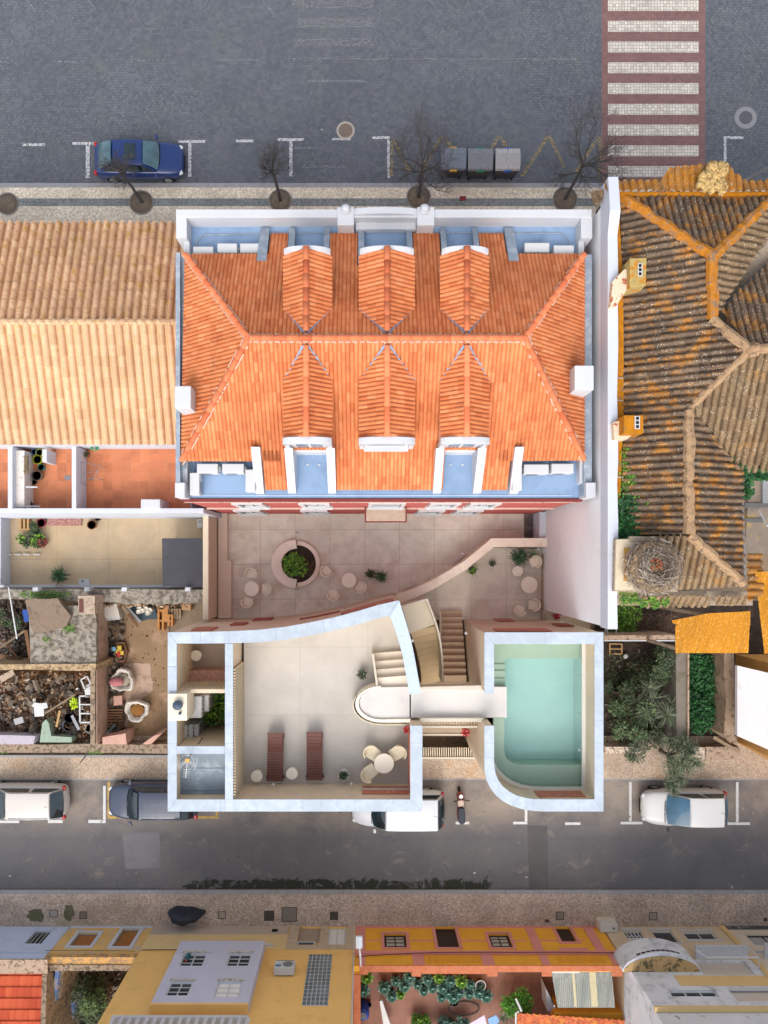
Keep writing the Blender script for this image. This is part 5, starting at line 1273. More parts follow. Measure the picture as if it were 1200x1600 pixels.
# white wall corner flap and cornice chunk over the pavement
mb = MB(); tiles(mb, [P3(921, 300, 10.2), P3(945, 297, 10.2), P3(940, 318, 10.4), P3(927, 322, 10.4)], wd=.27, amp=.06); mb.build('eave_tiles', OLDTAN, old)
# chimneys of the old house
ch = thing('brick_chimney', 'leaning block chimney with lichen top and three small vents', 'chimney', P3(985, 440, 10.5)); 
old_ch = MB().pprism([(984, 404), (1010, 403), (1009, 446), (984, 449)], 10.3, 11.3); b_ = old_ch.build('stack', MAT('yellow_lichen_render', rgb(168, 148, 92), .2, 5, .95, stain=rgb(182, 116, 30), sth=(.5, .6), ss=4, bump=.01, fine=.2), ch)
MB().pprism([(957, 440), (976, 420), (984, 424), (984, 446), (962, 479), (954, 478)], 10.3, 11.0).build('shoulder', MAT('peeling_plaster', rgb(214, 196, 170), .1, 5, .9, stain=rgb(168, 86, 56), sth=(.55, .62), ss=5), ch)
mb = MB(); mb.pbox(997, 411, 1004, 431, 11.3, 11.34); mb.build('vent_plate', CLEANWHITE, b_)
mb = MB()
for y in (412.5, 419, 425.5): mb.pbox(998.5, y, 1002.5, y+4.5, 11.34, 11.36)
mb.build('vents', BLACK, b_)
ch = thing('small_chimney', 'low lichen chimney with three vents and peeling white flank', 'chimney', P3(985, 665, 10.5))
b_ = MB().pbox(975, 649, 1005, 677, 10.2, 11.5).build('stack', LICHEN, ch); MB().pprism([(958, 660), (975, 655), (990, 678), (980, 686), (960, 686)], 10.2, 11.0).build('shoulder', MAT('peeling_plaster', rgb(214, 196, 170)), ch)
MB().pbox(992, 650, 1000, 670, 11.5, 11.54).build('vent_plate', CLEANWHITE, b_)
mb = MB()
for y in (651.5, 658, 664.5): mb.pbox(994, y, 998.5, y+4.3, 11.54, 11.56)
mb.build('vents', BLACK, b_)
# nest chimney
ns = thing('nest_chimney', 'big square plastered chimney platform under the stork nest', 'chimney', P3(1010, 885, 10))
MB().pprism([(962, 842), (1056, 838), (1060, 925), (960, 924)], 9.0, 11.0).build('stack', GC, ns)
MB().pprism([(963, 843), (997, 842), (997, 922), (961, 922)], 11.0, 11.12).build('cap', MAT('pale_rim_plaster', rgb(206, 192, 166), .1, 5), ns)
MB().pprism([(975, 856), (984, 856), (984, 908), (975, 908)], 11.12, 11.16).build('ochre_panel', PLAIN('ochre_panel', rgb(188, 142, 74)), ns)
MB().pprism([(984, 838), (1052, 838), (1052, 846), (984, 846)], 11.02, 11.22).build('rim', GC, ns)
nest = thing('stork_nest', 'huge round stork nest of grey twigs on the chimney', 'nest', P3(1028, 886, 11.1)); c = P3(1028, 886, 12.0); c.z = 11.1
TW = leaf_mat('grey_twigs', rgb(84, 74, 66), rgb(142, 128, 114), rgb(186, 172, 156)); 
MB().lathe([(.55, 0), (.85, .25), (.92, .6), (.8, .85), (.55, .8), (.3, .72), (.01, .7)], c, 26).build('bowl', MAT('nest_lining', rgb(112, 96, 78), .3, 9, .95, stain=rgb(160, 134, 104), sth=(.5, .6), ss=9, bump=.03, fine=.3), nest, smooth=True)
mb = MB()
for i in range(1500):
    a = random.uniform(0, 2*pi); r = .98*random.random()**.42; z = .35+.55*sin(pi*min(1, r/.98))+random.uniform(-.15, .12)
    if r > .85: z = random.uniform(.15, .8)
    p = c+Vector((cos(a)*r, sin(a)*r, z)); t_a = a+pi/2+random.gauss(0, .6); l = random.uniform(.12, .34)
    dd = Vector((cos(t_a), sin(t_a), random.uniform(-.25, .25)))*l/2; mb.tube([p-dd, p+dd], random.uniform(.006, .013), 3, cap=False)
mb.build('twigs', TW, nest)
mb = MB(); 
for i in range(14): mb.obox(c+Vector((random.uniform(-.25, .2), random.uniform(-.05, .3), .82)), (.12, .05, .03), random.uniform(0, 3))
mb.build('rust_scraps', PLAIN('rust_scrap', rgb(160, 88, 52)), nest)
# ivy on the eaves
def ivy(label, pts, R_, n, mat=G4, L=.16, w=.12, name='ivy'):
    mb = MB(); c0 = P3(*pts[0])
    for q, r in zip(pts, R_): clump(mb, P3(*q), (r, r*1.1, .14), n, L, w)
    o = solo(mb, name, mat, label, 'climbing plant', org=c0); return o
ivy('dense dark ivy at the roof corner above the nest', [(980, 800, 10.5), (975, 825, 10.5), (990, 828, 10.5), (968, 833, 10.5)], [.5, .5, .55, .35], 420)
ivy('thin ivy strip creeping up the eave of the old roof', [(975, 705, 10.4), (975, 722, 10.4), (976, 740, 10.4), (975, 760, 10.4), (977, 780, 10.4), (990, 750, 10.5), (995, 775, 10.5), (1010, 790, 10.6)], [.22, .2, .22, .25, .3, .15, .15, .12], 80, G1, .1, .08)
ivy('green ivy hanging between the roofs at the right edge', [(1140, 725, 10.4), (1150, 732, 10.3), (1160, 745, 10.2), (1163, 765, 10.0), (1180, 735, 10.2), (1197, 735, 10.2)], [.3, .35, .35, .3, .3, .3], 170)
# eastern lean-to, gutters
MB().tube([P3(1160, 780, 10.3), P3(1163, 905, 10.3)], .05, 8).build('gutter', GREYMET, old)
sh = thing('grey_shed_roof', 'patched grey sheet roofs against the old house on the right edge', 'shed', P3(1185, 815, 8))
SHM = MAT('patched_cement_sheet', rgb(128, 116, 104), .18, 1.6, .9, stain=rgb(164, 134, 72), sth=(.55, .66), ss=.9, fine=.12)
MB().pprism([(1172, 747), (1215, 738), (1215, 864), (1163, 864)], 6.5, 7.6).build('roof', SHM, sh); 
mb = MB(); mb.pbox(1164, 786, 1212, 793, 7.6, 7.66); mb.pbox(1164, 810, 1192, 816, 7.6, 7.66); mb.build('seam_sheet', PLAIN('dark_sheet', rgb(92, 90, 90)), sh)
MB().tube([P3(1186, 797, 7.9), P3(1199, 822, 8.6)], .03, 6).build('pole', CLEANWHITE, sh)
mb = MB(); mb.pbox(1192, 742, 1214, 786, 7.6, 7.75); mb.build('raised_sheet', MAT('bluish_sheet', rgb(130, 132, 136), .1, 2), sh)
# terrace band south of the old house
b = thing('rear_annexe', 'low tiled annexe below the stork nest with lichen sheet roof', 'annexe', P3(1060, 940, 6))
MB().pbox(948, 924, 1176, 946, 3.0, 6.6).build('wall', GC, b)
pl_ = plane3(P3(1000, 932, 7.2), P3(1170, 932, 7.2), P3(1080, 946, 6.8)); face(b, 'roof_tiles', OLDTAN, pl_, [[(1002, 930), (1110, 930), (1108, 947), (1004, 948)], [(1116, 930), (1165, 930), (1165, 944), (1116, 944)]], wd=.26, amp=.08)
pl_ = plane3(P3(1168, 865, 7.4), P3(1168, 940, 7.4), P3(1190, 900, 7.1)); face(b, 'roof_tiles', LT, pl_, [[(1166, 865), (1188, 865), (1190, 930), (1167, 940)]], wd=.3, amp=.1)
MB().pbox(948, 924, 998, 945, 6.6, 6.9).build('mossy_slab', MAT('mossy_slab', rgb(150, 136, 110), .2, 4, .95, stain=rgb(96, 116, 52), sth=(.45, .55), ss=5), b)
mb = MB()
for x in (954, 963, 975, 985, 994): clump(mb, P3(x, 937, 7.0), (.1, .1, .1), 45, .09, .07)
for x, y in ((1005, 942), (1018, 936), (1024, 945), (1040, 940)): clump(mb, P3(x, y, 7.2), (.16, .14, .1), 70, .1, .08)
solo(mb, 'moss_tufts', G1, 'bright green moss tufts on the slab and tiles below the nest', 'moss', kind='stuff')
# lichen corrugated sheets
SHEETM = tile_mat('lichen_sheet', [rgb(168, 112, 20), rgb(180, 120, 24), rgb(158, 106, 22)], lichen=rgb(206, 166, 96), lth=(.54, .6), ls=9, dirt=rgb(168, 106, 20), dth=(.55, .75), ds=2, grain=.2)
mb = MB()
s1 = plane3(P3(1060, 950, 6.7), P3(1160, 950, 6.7), P3(1100, 1020, 5.6))
for q in ([(1044, 961), (1106, 958), (1172, 945), (1172, 977), (1062, 977), (1052, 974)], [(1055, 977), (1171, 977), (1169, 1020), (1055, 1020)]): tiles(mb, [ray(x, y, s1) for x, y in q], wd=.12, amp=.022, course=1.6, step=.01)
solo(mb, 'corrugated_roof', SHEETM, 'orange lichen covered corrugated sheet over the dark garden passage', 'roof sheet')
mb = MB(); s2 = plane3(P3(1185, 900, 7.3), P3(1210, 900, 7.3), P3(1195, 1020, 6.2)); tiles(mb, [ray(x, y, s2) for x, y in ((1179, 893), (1230, 893), (1230, 1021), (1194, 1021))], wd=.12, amp=.022, course=1.6, step=.01)
solo(mb, 'corrugated_roof', SHEETM, 'tall lichen covered corrugated sheet cut by the right picture edge', 'roof sheet')
for x, y in ((1060, 1014), (1163, 1014), (1110, 962)): q_ = P3(x, y, 5.6); MB().box(q_.x-.07, q_.x+.07, q_.y-.07, q_.y+.07, 0, 5.5).build('post', GC, b)

# ================================================================== EASTERN GARDENS
struct(MB().pbox(930, 940, 1260, 1172, -.02, .06), 'garden_ground', DARKSOIL)
LW = MAT('crumbling_wall', rgb(176, 152, 132), .15, 5, .95, stain=rgb(112, 96, 80), sth=(.5, .6), ss=5, bump=.02, fine=.2)
def wallthing(label, boxes, mat, nm='garden_wall'):
    mb = MB()
    for q in boxes: mb.pprism(q[0], q[1], q[2])
    return solo(mb, nm, mat, label, 'wall')
wallthing('thin brown garden wall with white top edge crossing above the dark garden', [([(944, 993), (1056, 992), (1056, 999), (944, 1000)], 0, 2.2)], LW)
MB().pbox(944, 1000.2, 1056, 1002, 1.9, 2.2).build('wall_cap', WHITE, [o for o in bpy.data.objects if o.name.startswith('garden_wall')][0])
wallthing('broad grey concrete wall dividing dark garden and hedge plot', [([(1056, 1019), (1074, 1019), (1074, 1160), (1057, 1163)], 0, 1.9)], MAT('stained_concrete', rgb(124, 116, 106), .15, 1.5, .9, stain=rgb(92, 94, 72), sth=(.5, .65), ss=1.5, bump=.01))
wallthing('narrow rubble edge wall right of the concrete garden wall', [([(1074.5, 1019), (1077, 1019), (1077, 1165), (1074.5, 1165)], 0, 2.05)], LW)
wallthing('ragged brown wall right of the hedge plot', [([(1132, 1020), (1147, 1020), (1148, 1157), (1140, 1157), (1131, 1148), (1135, 1090), (1131, 1060)], 0, 2.4)], MAT('brown_render', rgb(150, 128, 108), .15, 2, .95, stain=rgb(110, 92, 78), sth=(.52, .65), ss=3))
wallthing('peeling whitewashed kerb wall below the dark garden', [([(946, 1167), (1005, 1167), (1005, 1177), (946, 1177)], 0, 1.0)], MAT('peeling_whitewash', rgb(206, 188, 170), .06, 3, .9, stain=rgb(120, 102, 88), sth=(.53, .57), ss=7), 'garden_wall')
wallthing('peeling pinkish end wall beside the conifer', [([(1062, 1168), (1101, 1168), (1101, 1187), (1074, 1180), (1062, 1177)], 0, 1.0)], MAT('peeling_whitewash', rgb(206, 188, 170)))
wallthing('broken rubble wall end with stone slabs by the pavement', [([(1102, 1167), (1155, 1167), (1158, 1176), (1150, 1186), (1102, 1189)], 0, .9)], LW)
for a_, b2, lb in (((1115, 1152), (1155, 1175), 'long grey plank lying on the rubble wall'), ((1122, 1137), (1143, 1160), 'short pale plank leaning on the ragged brown wall')):
    mb = MB(); diag(mb, *a_, *b2, 5, 1.2, 1.3); solo(mb, 'plank', MAT('grey_wood', rgb(142, 122, 100), .15, 5, .9), lb, 'plank')
# hedge plot
mb = MB(); rnd = random
for i in range(150): clump(mb, P3(rnd.uniform(1079, 1131), rnd.uniform(1023, 1138), rnd.uniform(.5, 1.5)), (.32, .32, .2), 48, .15, .12)
o = solo(mb, 'ground_ivy', G4, 'dense bright green ivy filling the narrow plot', 'ivy', kind='stuff')
# trees in the dark garden
def tree(nm, label, base, h, crown, mat, n, L, w, cat='tree', group=None, tr=.09, fr=False):
    x, y, z = base; t = thing(nm, label, cat, (x, y, z), group); mb = MB(); b0 = Vector(base)
    mb.tube([b0, b0+Vector((.05, .05, h*.5)), b0+Vector((0, 0, h*.8))], [tr, tr*.7, tr*.3], 7); lf = MB()
    for (cx_, cy_, cz_, r) in crown:
        c = b0+Vector((cx_, cy_, cz_)); mb.tube([b0+Vector((0, 0, h*.35)), b0.lerp(c, .6)+Vector((0, 0, h*.15)), c], [tr*.5, tr*.3, .01], 5)
        if fr: fronds(lf, c, n, L, w, .8)
        else: clump(lf, c, (r, r, r*.7), n, L, w)
        for k in range(5): 
            v = Vector((rnd.uniform(-1, 1), rnd.uniform(-1, 1), rnd.uniform(-.3, .6)))*r; mb.tube([c, c+v], [tr*.18, .004], 4)
    mb.build('trunk', BARK, t); lf.build('crown', mat, t); return t
def rc(n, R_, z0, z1, r): return [(rnd.uniform(-R_, R_), rnd.uniform(-R_, R_), rnd.uniform(z0, z1), rnd.uniform(.6, 1)*r) for _ in range(n)]
tree('garden_tree', 'dark green tree in the upper right of the garden by the concrete wall', (*P(1018, 1035), .06), 2.4, rc(14, .7, .8, 2.2, .42), G6, 120, .16, .07, group='dark garden trees')
tree('garden_tree', 'rounded leafy tree at the lower left of the dark garden', (*P(965, 1115), .06), 2.4, rc(11, .7, 1.2, 2.2, .42), leaf_mat('bushy_leaves', rgb(44, 64, 38), rgb(70, 90, 54), rgb(104, 122, 78)), 100, .15, .08, group='dark garden trees')
tree('garden_tree', 'spiky grey green tree in the middle of the dark garden', (*P(1008, 1085), .06), 2.6, rc(14, .9, 1.2, 2.3, .5), G3, 26, .8, .035, group='dark garden trees', fr=True)
tree('garden_tree', 'low shaded shrub along the left edge of the dark garden', (*P(955, 1080), .06), 1.6, rc(10, .6, .6, 1.2, .4), G6, 90, .14, .07, group='dark garden trees')
cn = [(0, .3, 2.6, .5), (.35, .6, 2.4, .5), (-.3, .9, 2.0, .4), (.3, -.1, 2.2, .5), (-.15, -.4, 2.0, .45), (.2, -.8, 1.9, .4), (-.1, -1.1, 1.7, .35), (.5, .2, 2.8, .4), (.1, .9, 2.2, .5), (0, -1.4, 1.5, .25), (-.3, 0, 2.2, .45), (.55, .7, 2.1, .4)]
t = tree('conifer_tree', 'feathery olive conifer leaning over the pavement above the white hatchback', (*P(1030, 1172), .1), 2.6, cn, G3, 50, .62, .03, fr=True, tr=.11)
lf = MB()
for c_ in cn: clump(lf, Vector((*P(1030, 1172), .1))+Vector(c_[:3]), (c_[3], c_[3], .3), 130, .14, .04)
lf.build('inner_needles', leaf_mat('conifer_needles', rgb(52, 66, 46), rgb(86, 98, 72), rgb(124, 132, 104)), t)
mb = MB()
for i in range(70): clump(mb, P3(rnd.uniform(948, 1050), rnd.uniform(1030, 1160), rnd.uniform(.1, .5)), (.35, .35, .15), 36, .16, .07)
solo(mb, 'undergrowth', leaf_mat('dark_undergrowth', rgb(36, 50, 32), rgb(58, 72, 44), rgb(84, 92, 60)), 'low dark undergrowth covering the garden soil', 'undergrowth', kind='stuff')  # leaves in their own dark greens
for x, y in ((1010, 1150), (985, 1160)): tree('garden_bush', 'grey green bush at the %s foot of the garden kerb wall' % ('right' if x > 1000 else 'left'), (*P(x, y), .06), 1.4, rc(7, .6, .5, 1.1, .35), G3, 90, .13, .06, 'bush')
# fenced plot above
ivy('bright creeper clump behind the white arched frame', [(955, 968, .4), (970, 965, .6), (985, 960, .8), (980, 980, .6), (965, 985, .5)], [.5, .5, .5, .5, .4], 260, G1, .14, .1)
t = thing('arched_frame', 'thin white arched metal frame leaning by the creeper', 'frame', P3(950, 975, 1))
pts = [P3(949, 992, 1.6), P3(949, 955, 1.6), P3(953, 950, 1.6), P3(960, 953, 1.6), P3(963, 962, 1.6), P3(963, 992, 1.6)]; MB().tube(pts, .03, 6).build('hoop', CLEANWHITE, t); MB().tube([P3(946, 948, 1.6), P3(946, 1000, 1.6)], .03, 6).build('post', CLEANWHITE, t)
for q, lb in (((962, 1014, 18, 10), 'small wooden crate frame in the dark garden'), ):
    p = P3(q[0], q[1], .3); t = thing('wooden_crate', lb, 'crate', p); mb = MB()
    for yy in (-.25, -.0, .25): mb.obox(p+Vector((0, yy, 0)), (.6, .05, .05))
    for xx in (-.3, .3): mb.obox(p+Vector((xx, 0, 0)), (.05, .55, .06))
    mb.build('frame', MAT('pale_wood', rgb(176, 142, 96), .1, 6), t)
t = solo(MB().lathe([(.1, 0), (.12, .1), (.1, .2), (.02, .22)], P3(976, 1025, .1), 12), 'paint_tin', CLEANWHITE, 'white tin lying near the wooden crate frame', 'tin')
rbm = MB()
for i in range(150):
    p = P3(rnd.uniform(946, 1052), rnd.uniform(1008, 1160), .1); s_3 = rnd.uniform(.03, .13); rbm.obox(p, (s_3*2, s_3, s_3*.7), rnd.uniform(0, 3), rnd.uniform(-.4, .4))
solo(rbm, 'garden_litter', leaf_mat('litter', rgb(60, 48, 40), rgb(92, 74, 62), rgb(150, 140, 128)), 'scattered stones and dry litter on the dark garden soil', 'litter', kind='stuff')
mb = MB()
for i in range(700):
    p = P3(rnd.uniform(990, 1053), rnd.uniform(960, 990), rnd.uniform(.1, .8)); d_ = Vector((rnd.uniform(-1, 1), rnd.uniform(-1, 1), rnd.uniform(-.3, .6)))*rnd.uniform(.1, .35); mb.tube([p, p+d_], .006, 3, cap=False)
solo(mb, 'dry_brush', leaf_mat('dry_twigs', rgb(88, 66, 56), rgb(124, 98, 84), rgb(150, 128, 108)), 'heap of dry brown brushwood under the lichen sheet', 'brushwood', kind='stuff')
# ochre building with white roof
ob = thing('ochre_building', 'ochre walled building with pale roof sheet at the right edge', 'building', P3(1190, 1110, 0))
OCH = slab_mat('ochre_boards', rgb(198, 148, 88), .14, 30, rgb(150, 106, 58), .008, .14, tint=rgb(204, 146, 72), rot=0)
OW = MB().prism([P(1148, 1022, 0), P(1150, 1157, 0), P(1152, 1160, 0), P(1300, 1245, 0), P(1300, 1022, 0)], 0, 3.4).build('wall', OCH, ob)
MB().pprism([(1152, 1040), (1300, 1075), (1300, 1215), (1152, 1150)], 3.4, 3.62).build('roof', MAT('pale_roof_sheet', rgb(206, 200, 200), .05, .8, stain=rgb(176, 170, 170), sth=(.6, .75), ss=1.4), ob)

# ================================================================== LEFT NEIGHBOUR (buff tiles)
ln = thing('buff_roof_house', 'long house with buff weathered tile roof left of the red house', 'house', (-14, 9.5, 0))
EZl, RZl = 6.2, 7.7
yN = PY(349, EZl); yS = PY(694, EZl); yR = PY(503, RZl)
MB().box(-50, -7.16, yS+.25, yN-.25, 0, EZl-.1).build('wall', WALLBLUE, ln)
rb = MB()
kb = dict(wd=.335, amp=.16, course=.42, step=.035, jit=.03, cover=.72)
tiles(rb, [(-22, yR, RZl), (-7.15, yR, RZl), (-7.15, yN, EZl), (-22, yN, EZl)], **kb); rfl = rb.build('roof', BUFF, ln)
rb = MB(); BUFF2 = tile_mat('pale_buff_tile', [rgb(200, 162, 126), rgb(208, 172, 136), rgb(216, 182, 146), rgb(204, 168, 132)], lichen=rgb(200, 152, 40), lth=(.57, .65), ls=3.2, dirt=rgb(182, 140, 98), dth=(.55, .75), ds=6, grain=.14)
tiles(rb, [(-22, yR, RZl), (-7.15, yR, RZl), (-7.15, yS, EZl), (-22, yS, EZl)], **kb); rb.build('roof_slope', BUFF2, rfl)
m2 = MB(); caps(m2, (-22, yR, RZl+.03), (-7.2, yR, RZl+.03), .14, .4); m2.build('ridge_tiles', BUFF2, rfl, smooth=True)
MB().box(-7.42, -7.14, PY(505, 8), PY(498, 8), RZl-.1, RZl+.12).build('mortar', MORT, rfl)
MB().box(-22, -7.16, yS-.02, yS+.24, EZl-.45, EZl-.12).build('cornice', WHITE, ln)
MB().add([(-7.3, yS, 5), (-7.12, yS, 5), (-7.12, yR, 5), (-7.3, yR, 5), (-7.3, yS, EZl+.15), (-7.12, yS, EZl+.15), (-7.12, yR, RZl+.2), (-7.3, yR, RZl+.2)], [(0, 3, 2, 1), (4, 5, 6, 7), (0, 1, 5, 4), (1, 2, 6, 5), (2, 3, 7, 6), (3, 0, 4, 7)]).build('verge', WHITE, ln)
# roof terraces with red tiles
TZ = 3.4
RT = slab_mat('terracotta_floor_tiles', rgb(192, 118, 82), .42, .42, rgb(178, 124, 98), .012, .09, rgb(205, 136, 98), (.45, .7), per=.16, ns=2)
tt = thing('tiled_terrace', 'white walled upper terraces paved with terracotta tiles', 'terrace', P3(160, 750, 0))
MB().pbox(-60, 690, 290, 800, 0, TZ-.02, 4.5).build('base_wall', WALLBLUE, tt); MB().pbox(-60, 692, 288, 798, TZ-.019, TZ, 4.5).build('floor', RT, tt)
TW_ = 4.6; m = MB()
m.pbox(-60, 794, 318, 801.5, 0, TW_); m.pbox(112, 697, 119, 795.5, TZ, TW_+.01); m.pbox(12, 697, 19.5, 796, TZ, TW_+.02)
m.pbox(-60, 694, 275, 697.5, TZ, TW_-.4); m.build('parapet', WALLBLUE, tt, bevel=.015)
MB().pbox(220, 780, 250, 794, TZ, 4.9).build('low_chimney', WHITE, tt, bevel=.02)
mb = MB().pbox(20, 704, 38, 793, TZ, 4.3); mb.build('counter', MAT('worn_white', rgb(212, 206, 200), .06, 4, .7, stain=rgb(170, 156, 146), sth=(.6, .68), ss=5), tt)
mb = MB().pbox(40, 760, 58, 762, 4.2, 4.3).pbox(40, 790, 62, 792, 4.2, 4.3); mb.build('shelf', WHITE, tt)
MB().pbox(66, 702, 73, 722, TZ, 4.4).build('cabinet', WHITE, tt)
def bucket(nm, x, y, z, r, h, col, lb, cat='bucket', inner=None):
    p = P3(x, y, z+h); p.z = z; t = thing(nm, lb, cat, p); m_ = PLAIN('plastic_%d_%d' % (x, y), col, .4)
    MB().lathe([(r*.8, 0), (r, h), (r*.9, h), (r*.78, h*.3), (.01, h*.28)], p, 22).build('bowl', m_, t)
    MB().lathe([(r*1.04, h-.03), (r*1.06, h), (r*.92, h), (r*.92, h-.03)], p, 22).build('rim', m_, t); return t
bucket('bucket', 58, 718, TZ, .2, .3, rgb(196, 206, 40), 'lime green bucket on the small tiled terrace'); bucket('bucket', 61, 707, TZ, .16, .3, rgb(180, 190, 60), 'yellow green bucket behind the lime bucket')
bucket('bucket', 64, 730, TZ, .14, .25, rgb(40, 140, 130), 'teal bucket below the lime bucket'); bucket('bucket', 53, 706, TZ, .12, .3, rgb(70, 130, 190), 'blue bucket in the terrace corner')
bucket('wash_basin', 57, 743, TZ, .22, .4, rgb(120, 112, 100), 'metal wash basin on the small tiled terrace', 'basin'); bucket('tyre', 51, 751, TZ, .2, .15, rgb(88, 76, 70), 'dark round tub beside the metal wash basin', 'tub')
for x, y, lb in ((40, 783, 'grey bin under the terrace shelves'), (46, 789, 'small grey tub under the terrace shelves')): bucket('storage_tub', x, y, TZ, .16, .3, rgb(132, 124, 116), lb, 'tub')
t = thing('trellis', 'narrow dark framed planter on the white terrace counter', 'planter', P3(41, 726, 4.3)); MB().pbox(37.5, 712, 44, 741, 4.3, 4.36).build('tray', PLAIN('brown_tray', rgb(120, 104, 88)), t)
mb = MB(); 
for y in (718, 727, 735): clump(mb, P3(41, y, 4.45), (.06, .1, .06), 30, .07, .05)
mb.build('foliage', leaf_mat('dry_leaves', rgb(96, 80, 60), rgb(130, 112, 80)), t)
t = thing('clothes_airer', 'thin metal clothes airer on the larger tiled terrace', 'clothes airer', P3(140, 740, TZ)); mb = MB()
for a_, b2 in (((127, 755), (127, 722)), ((127, 722), (157, 728)), ((130, 738), (143, 738)), ((143, 750), (157, 728)), ((136, 748), (155, 748)), ((143, 750), (143, 730)), ((155, 748), (148, 728))): mb.tube([P3(*a_, TZ+.7), P3(*b2, TZ+.7)], .012, 4)
for q in ((127, 755), (157, 728), (136, 748), (155, 748)): mb.tube([P3(*q, TZ+.7), Vector((P3(*q, TZ+.7).x, P3(*q, TZ+.7).y, TZ))], .012, 4)
mb.build('frame', GREYMET, t)
t = thing('floor_drain', 'small grey floor drain in the narrow tiled terrace', 'drain', P3(105, 746, TZ)); MB().pbox(101, 743, 110, 750, TZ, TZ+.02).build('grate', GREYMET, t)
t = pot(134, 710, TZ, .12, .3, 'terracotta pot in the corner of the larger terrace', pm=TP, lm=G6, kind='c', n=30, L=.1, w=.05)
mb = MB(); clump(mb, P3(148, 699, TW_), (.15, .12, .1), 60, .12, .06); solo(mb, 'hanging_plant', leaf_mat('teal_leaves', rgb(30, 100, 70), rgb(50, 140, 100)), 'teal green plant hanging on the terrace wall', 'plant')
# yard
YZ = .06
YARD = slab_mat('yard_concrete', rgb(184, 164, 136), 2.6, 3.4, rgb(160, 138, 110), .012, .1, tint=rgb(196, 170, 130), stain=rgb(140, 122, 100), sth=(.62, .8), per=.03, ns=1.2)
struct(MB().pbox(-60, 800, 318, 917, -.02, YZ, YZ), 'yard_floor', YARD)
wallthing('white yard wall at the left picture edge', [([(-60, 806), (1, 806), (1, 914), (-60, 914)], 0, 1.05)], WALLBLUE, 'yard_wall')
MB().pbox(0, 914, 317, 918, 0, .5, .5).build('yard_kerb', WHITE, None); tag(bpy.data.objects['yard_kerb'], 'thin white kerb along the lower edge of the concrete yard', 'kerb')
t = thing('dark_awning', 'flat charcoal square roof in the corner of the concrete yard', 'shed', P3(285, 879, 0)); MB().pprism([(253, 841), (316.5, 841), (316.5, 916), (254, 916)], 2.0, 2.12).build('roof', MAT('charcoal_felt', rgb(70, 70, 76), .1, 1.5, .8, fine=.1, stain=rgb(96, 94, 98), sth=(.62, .7), ss=2), t)
a = P3(254, 916, 2.1); b = P3(316, 841, 2.1); mb = MB()
for xx in (a.x+.1, b.x-.1):
    for yy in (a.y+.1, b.y-.1): mb = MB().box(xx-.05, xx+.05, yy-.05, yy+.05, YZ, 2.0); mb.build('post', GREYMET, t)
t = thing('doormat_bed', 'pinkish paved strip against the white yard wall', 'paving'); MB().pbox(75, 806, 127, 821, YZ, .2, .2).build('slab', MAT('pink_gravel', rgb(170, 128, 120), .15, 6, .9, stain=rgb(140, 90, 84), sth=(.5, .56), ss=9), t)
bucket('bucket', 64, 817, YZ, .2, .3, rgb(160, 30, 70), 'magenta bucket near the white yard wall'); bucket('plant_pot', 143, 820, YZ, .22, .3, rgb(140, 90, 62), 'terracotta pot with soil against the yard wall', 'pot'); bucket('plant_pot', 152, 810, YZ, .12, .3, rgb(110, 80, 64), 'small brown pot beside the terracotta one', 'pot')
t = thing('crate', 'wooden crate with bottles in the yard corner', 'crate', P3(36, 819, YZ)); mb = MB()
for x in (30, 36, 42): mb.pbox(x, 811, x+3, 827, YZ, .35)
mb.build('slats', MAT('pale_wood', rgb(176, 142, 96)), t); MB().pbox(30, 826, 50, 828, .1, .36).build('side', MAT('pale_wood', rgb(176, 142, 96)), t)
gl = [(34, 842, G1, 'light green potted plant leftmost in the yard'), (42, 848, G6, 'dark small pot lowest left of the yard pots'), (49, 838, G3, 'olive potted plant in the middle of the yard cluster'), (56, 831, G6, 'dark leafed potted plant on top of the cluster'), (55, 848, G1, 'yellowish succulent pot at the bottom of the cluster'),
      (63, 840, G1, 'fresh green potted plant right of centre in the cluster'), (61, 851, G6, 'dark pot right of the yellowish succulent'), (68, 848, leaf_mat('reddish_leaves', rgb(96, 40, 40), rgb(130, 60, 54)), 'reddish leaved plant at the right of the yard cluster'), (55, 822, G6, 'small round pot just under the magenta bucket')]
for x, y, m_, lb in gl: pot(x, y, YZ, .13, .25, lb, lm=m_, kind='c', n=60, L=.2, w=.07, group='pots clustered in the yard')
t = tree('yucca', 'round spiky green shrub standing alone in the concrete yard', (*P(102, 899), YZ), .8, [(0, 0, .6, .3)], G2, 200, .6, .045, 'shrub', fr=True, tr=.05)
t = thing('drain_cover', 'white slab with round drain near the yard kerb', 'drain', P3(131, 909, YZ)); MB().pbox(123, 904.5, 139, 913.5, YZ, .12).build('slab', WHITE, t); MB().lathe([(.08, 0), (.08, .02)], P3(129, 908, .12), 12).build('grate', GREYMET, t)
mb = MB()
for x in (8, 22, 36, 52): mb.pbox(x, 865.5, x+10, 867.5, .2, .24)
solo(mb, 'washing_line', CLEANWHITE, 'row of white strips across the left of the yard', 'line')
t = thing('wall_tap_box', 'small white box on the yard wall beside the beige boundary wall', 'box', P3(312, 818, .5)); MB().pbox(308, 811, 316, 825, .1, .7).build('box', PLAIN('pale_box', rgb(196, 190, 182)), t); MB().pbox(310, 813, 314, 817, .7, .73).build('cap', GREYMET, t)

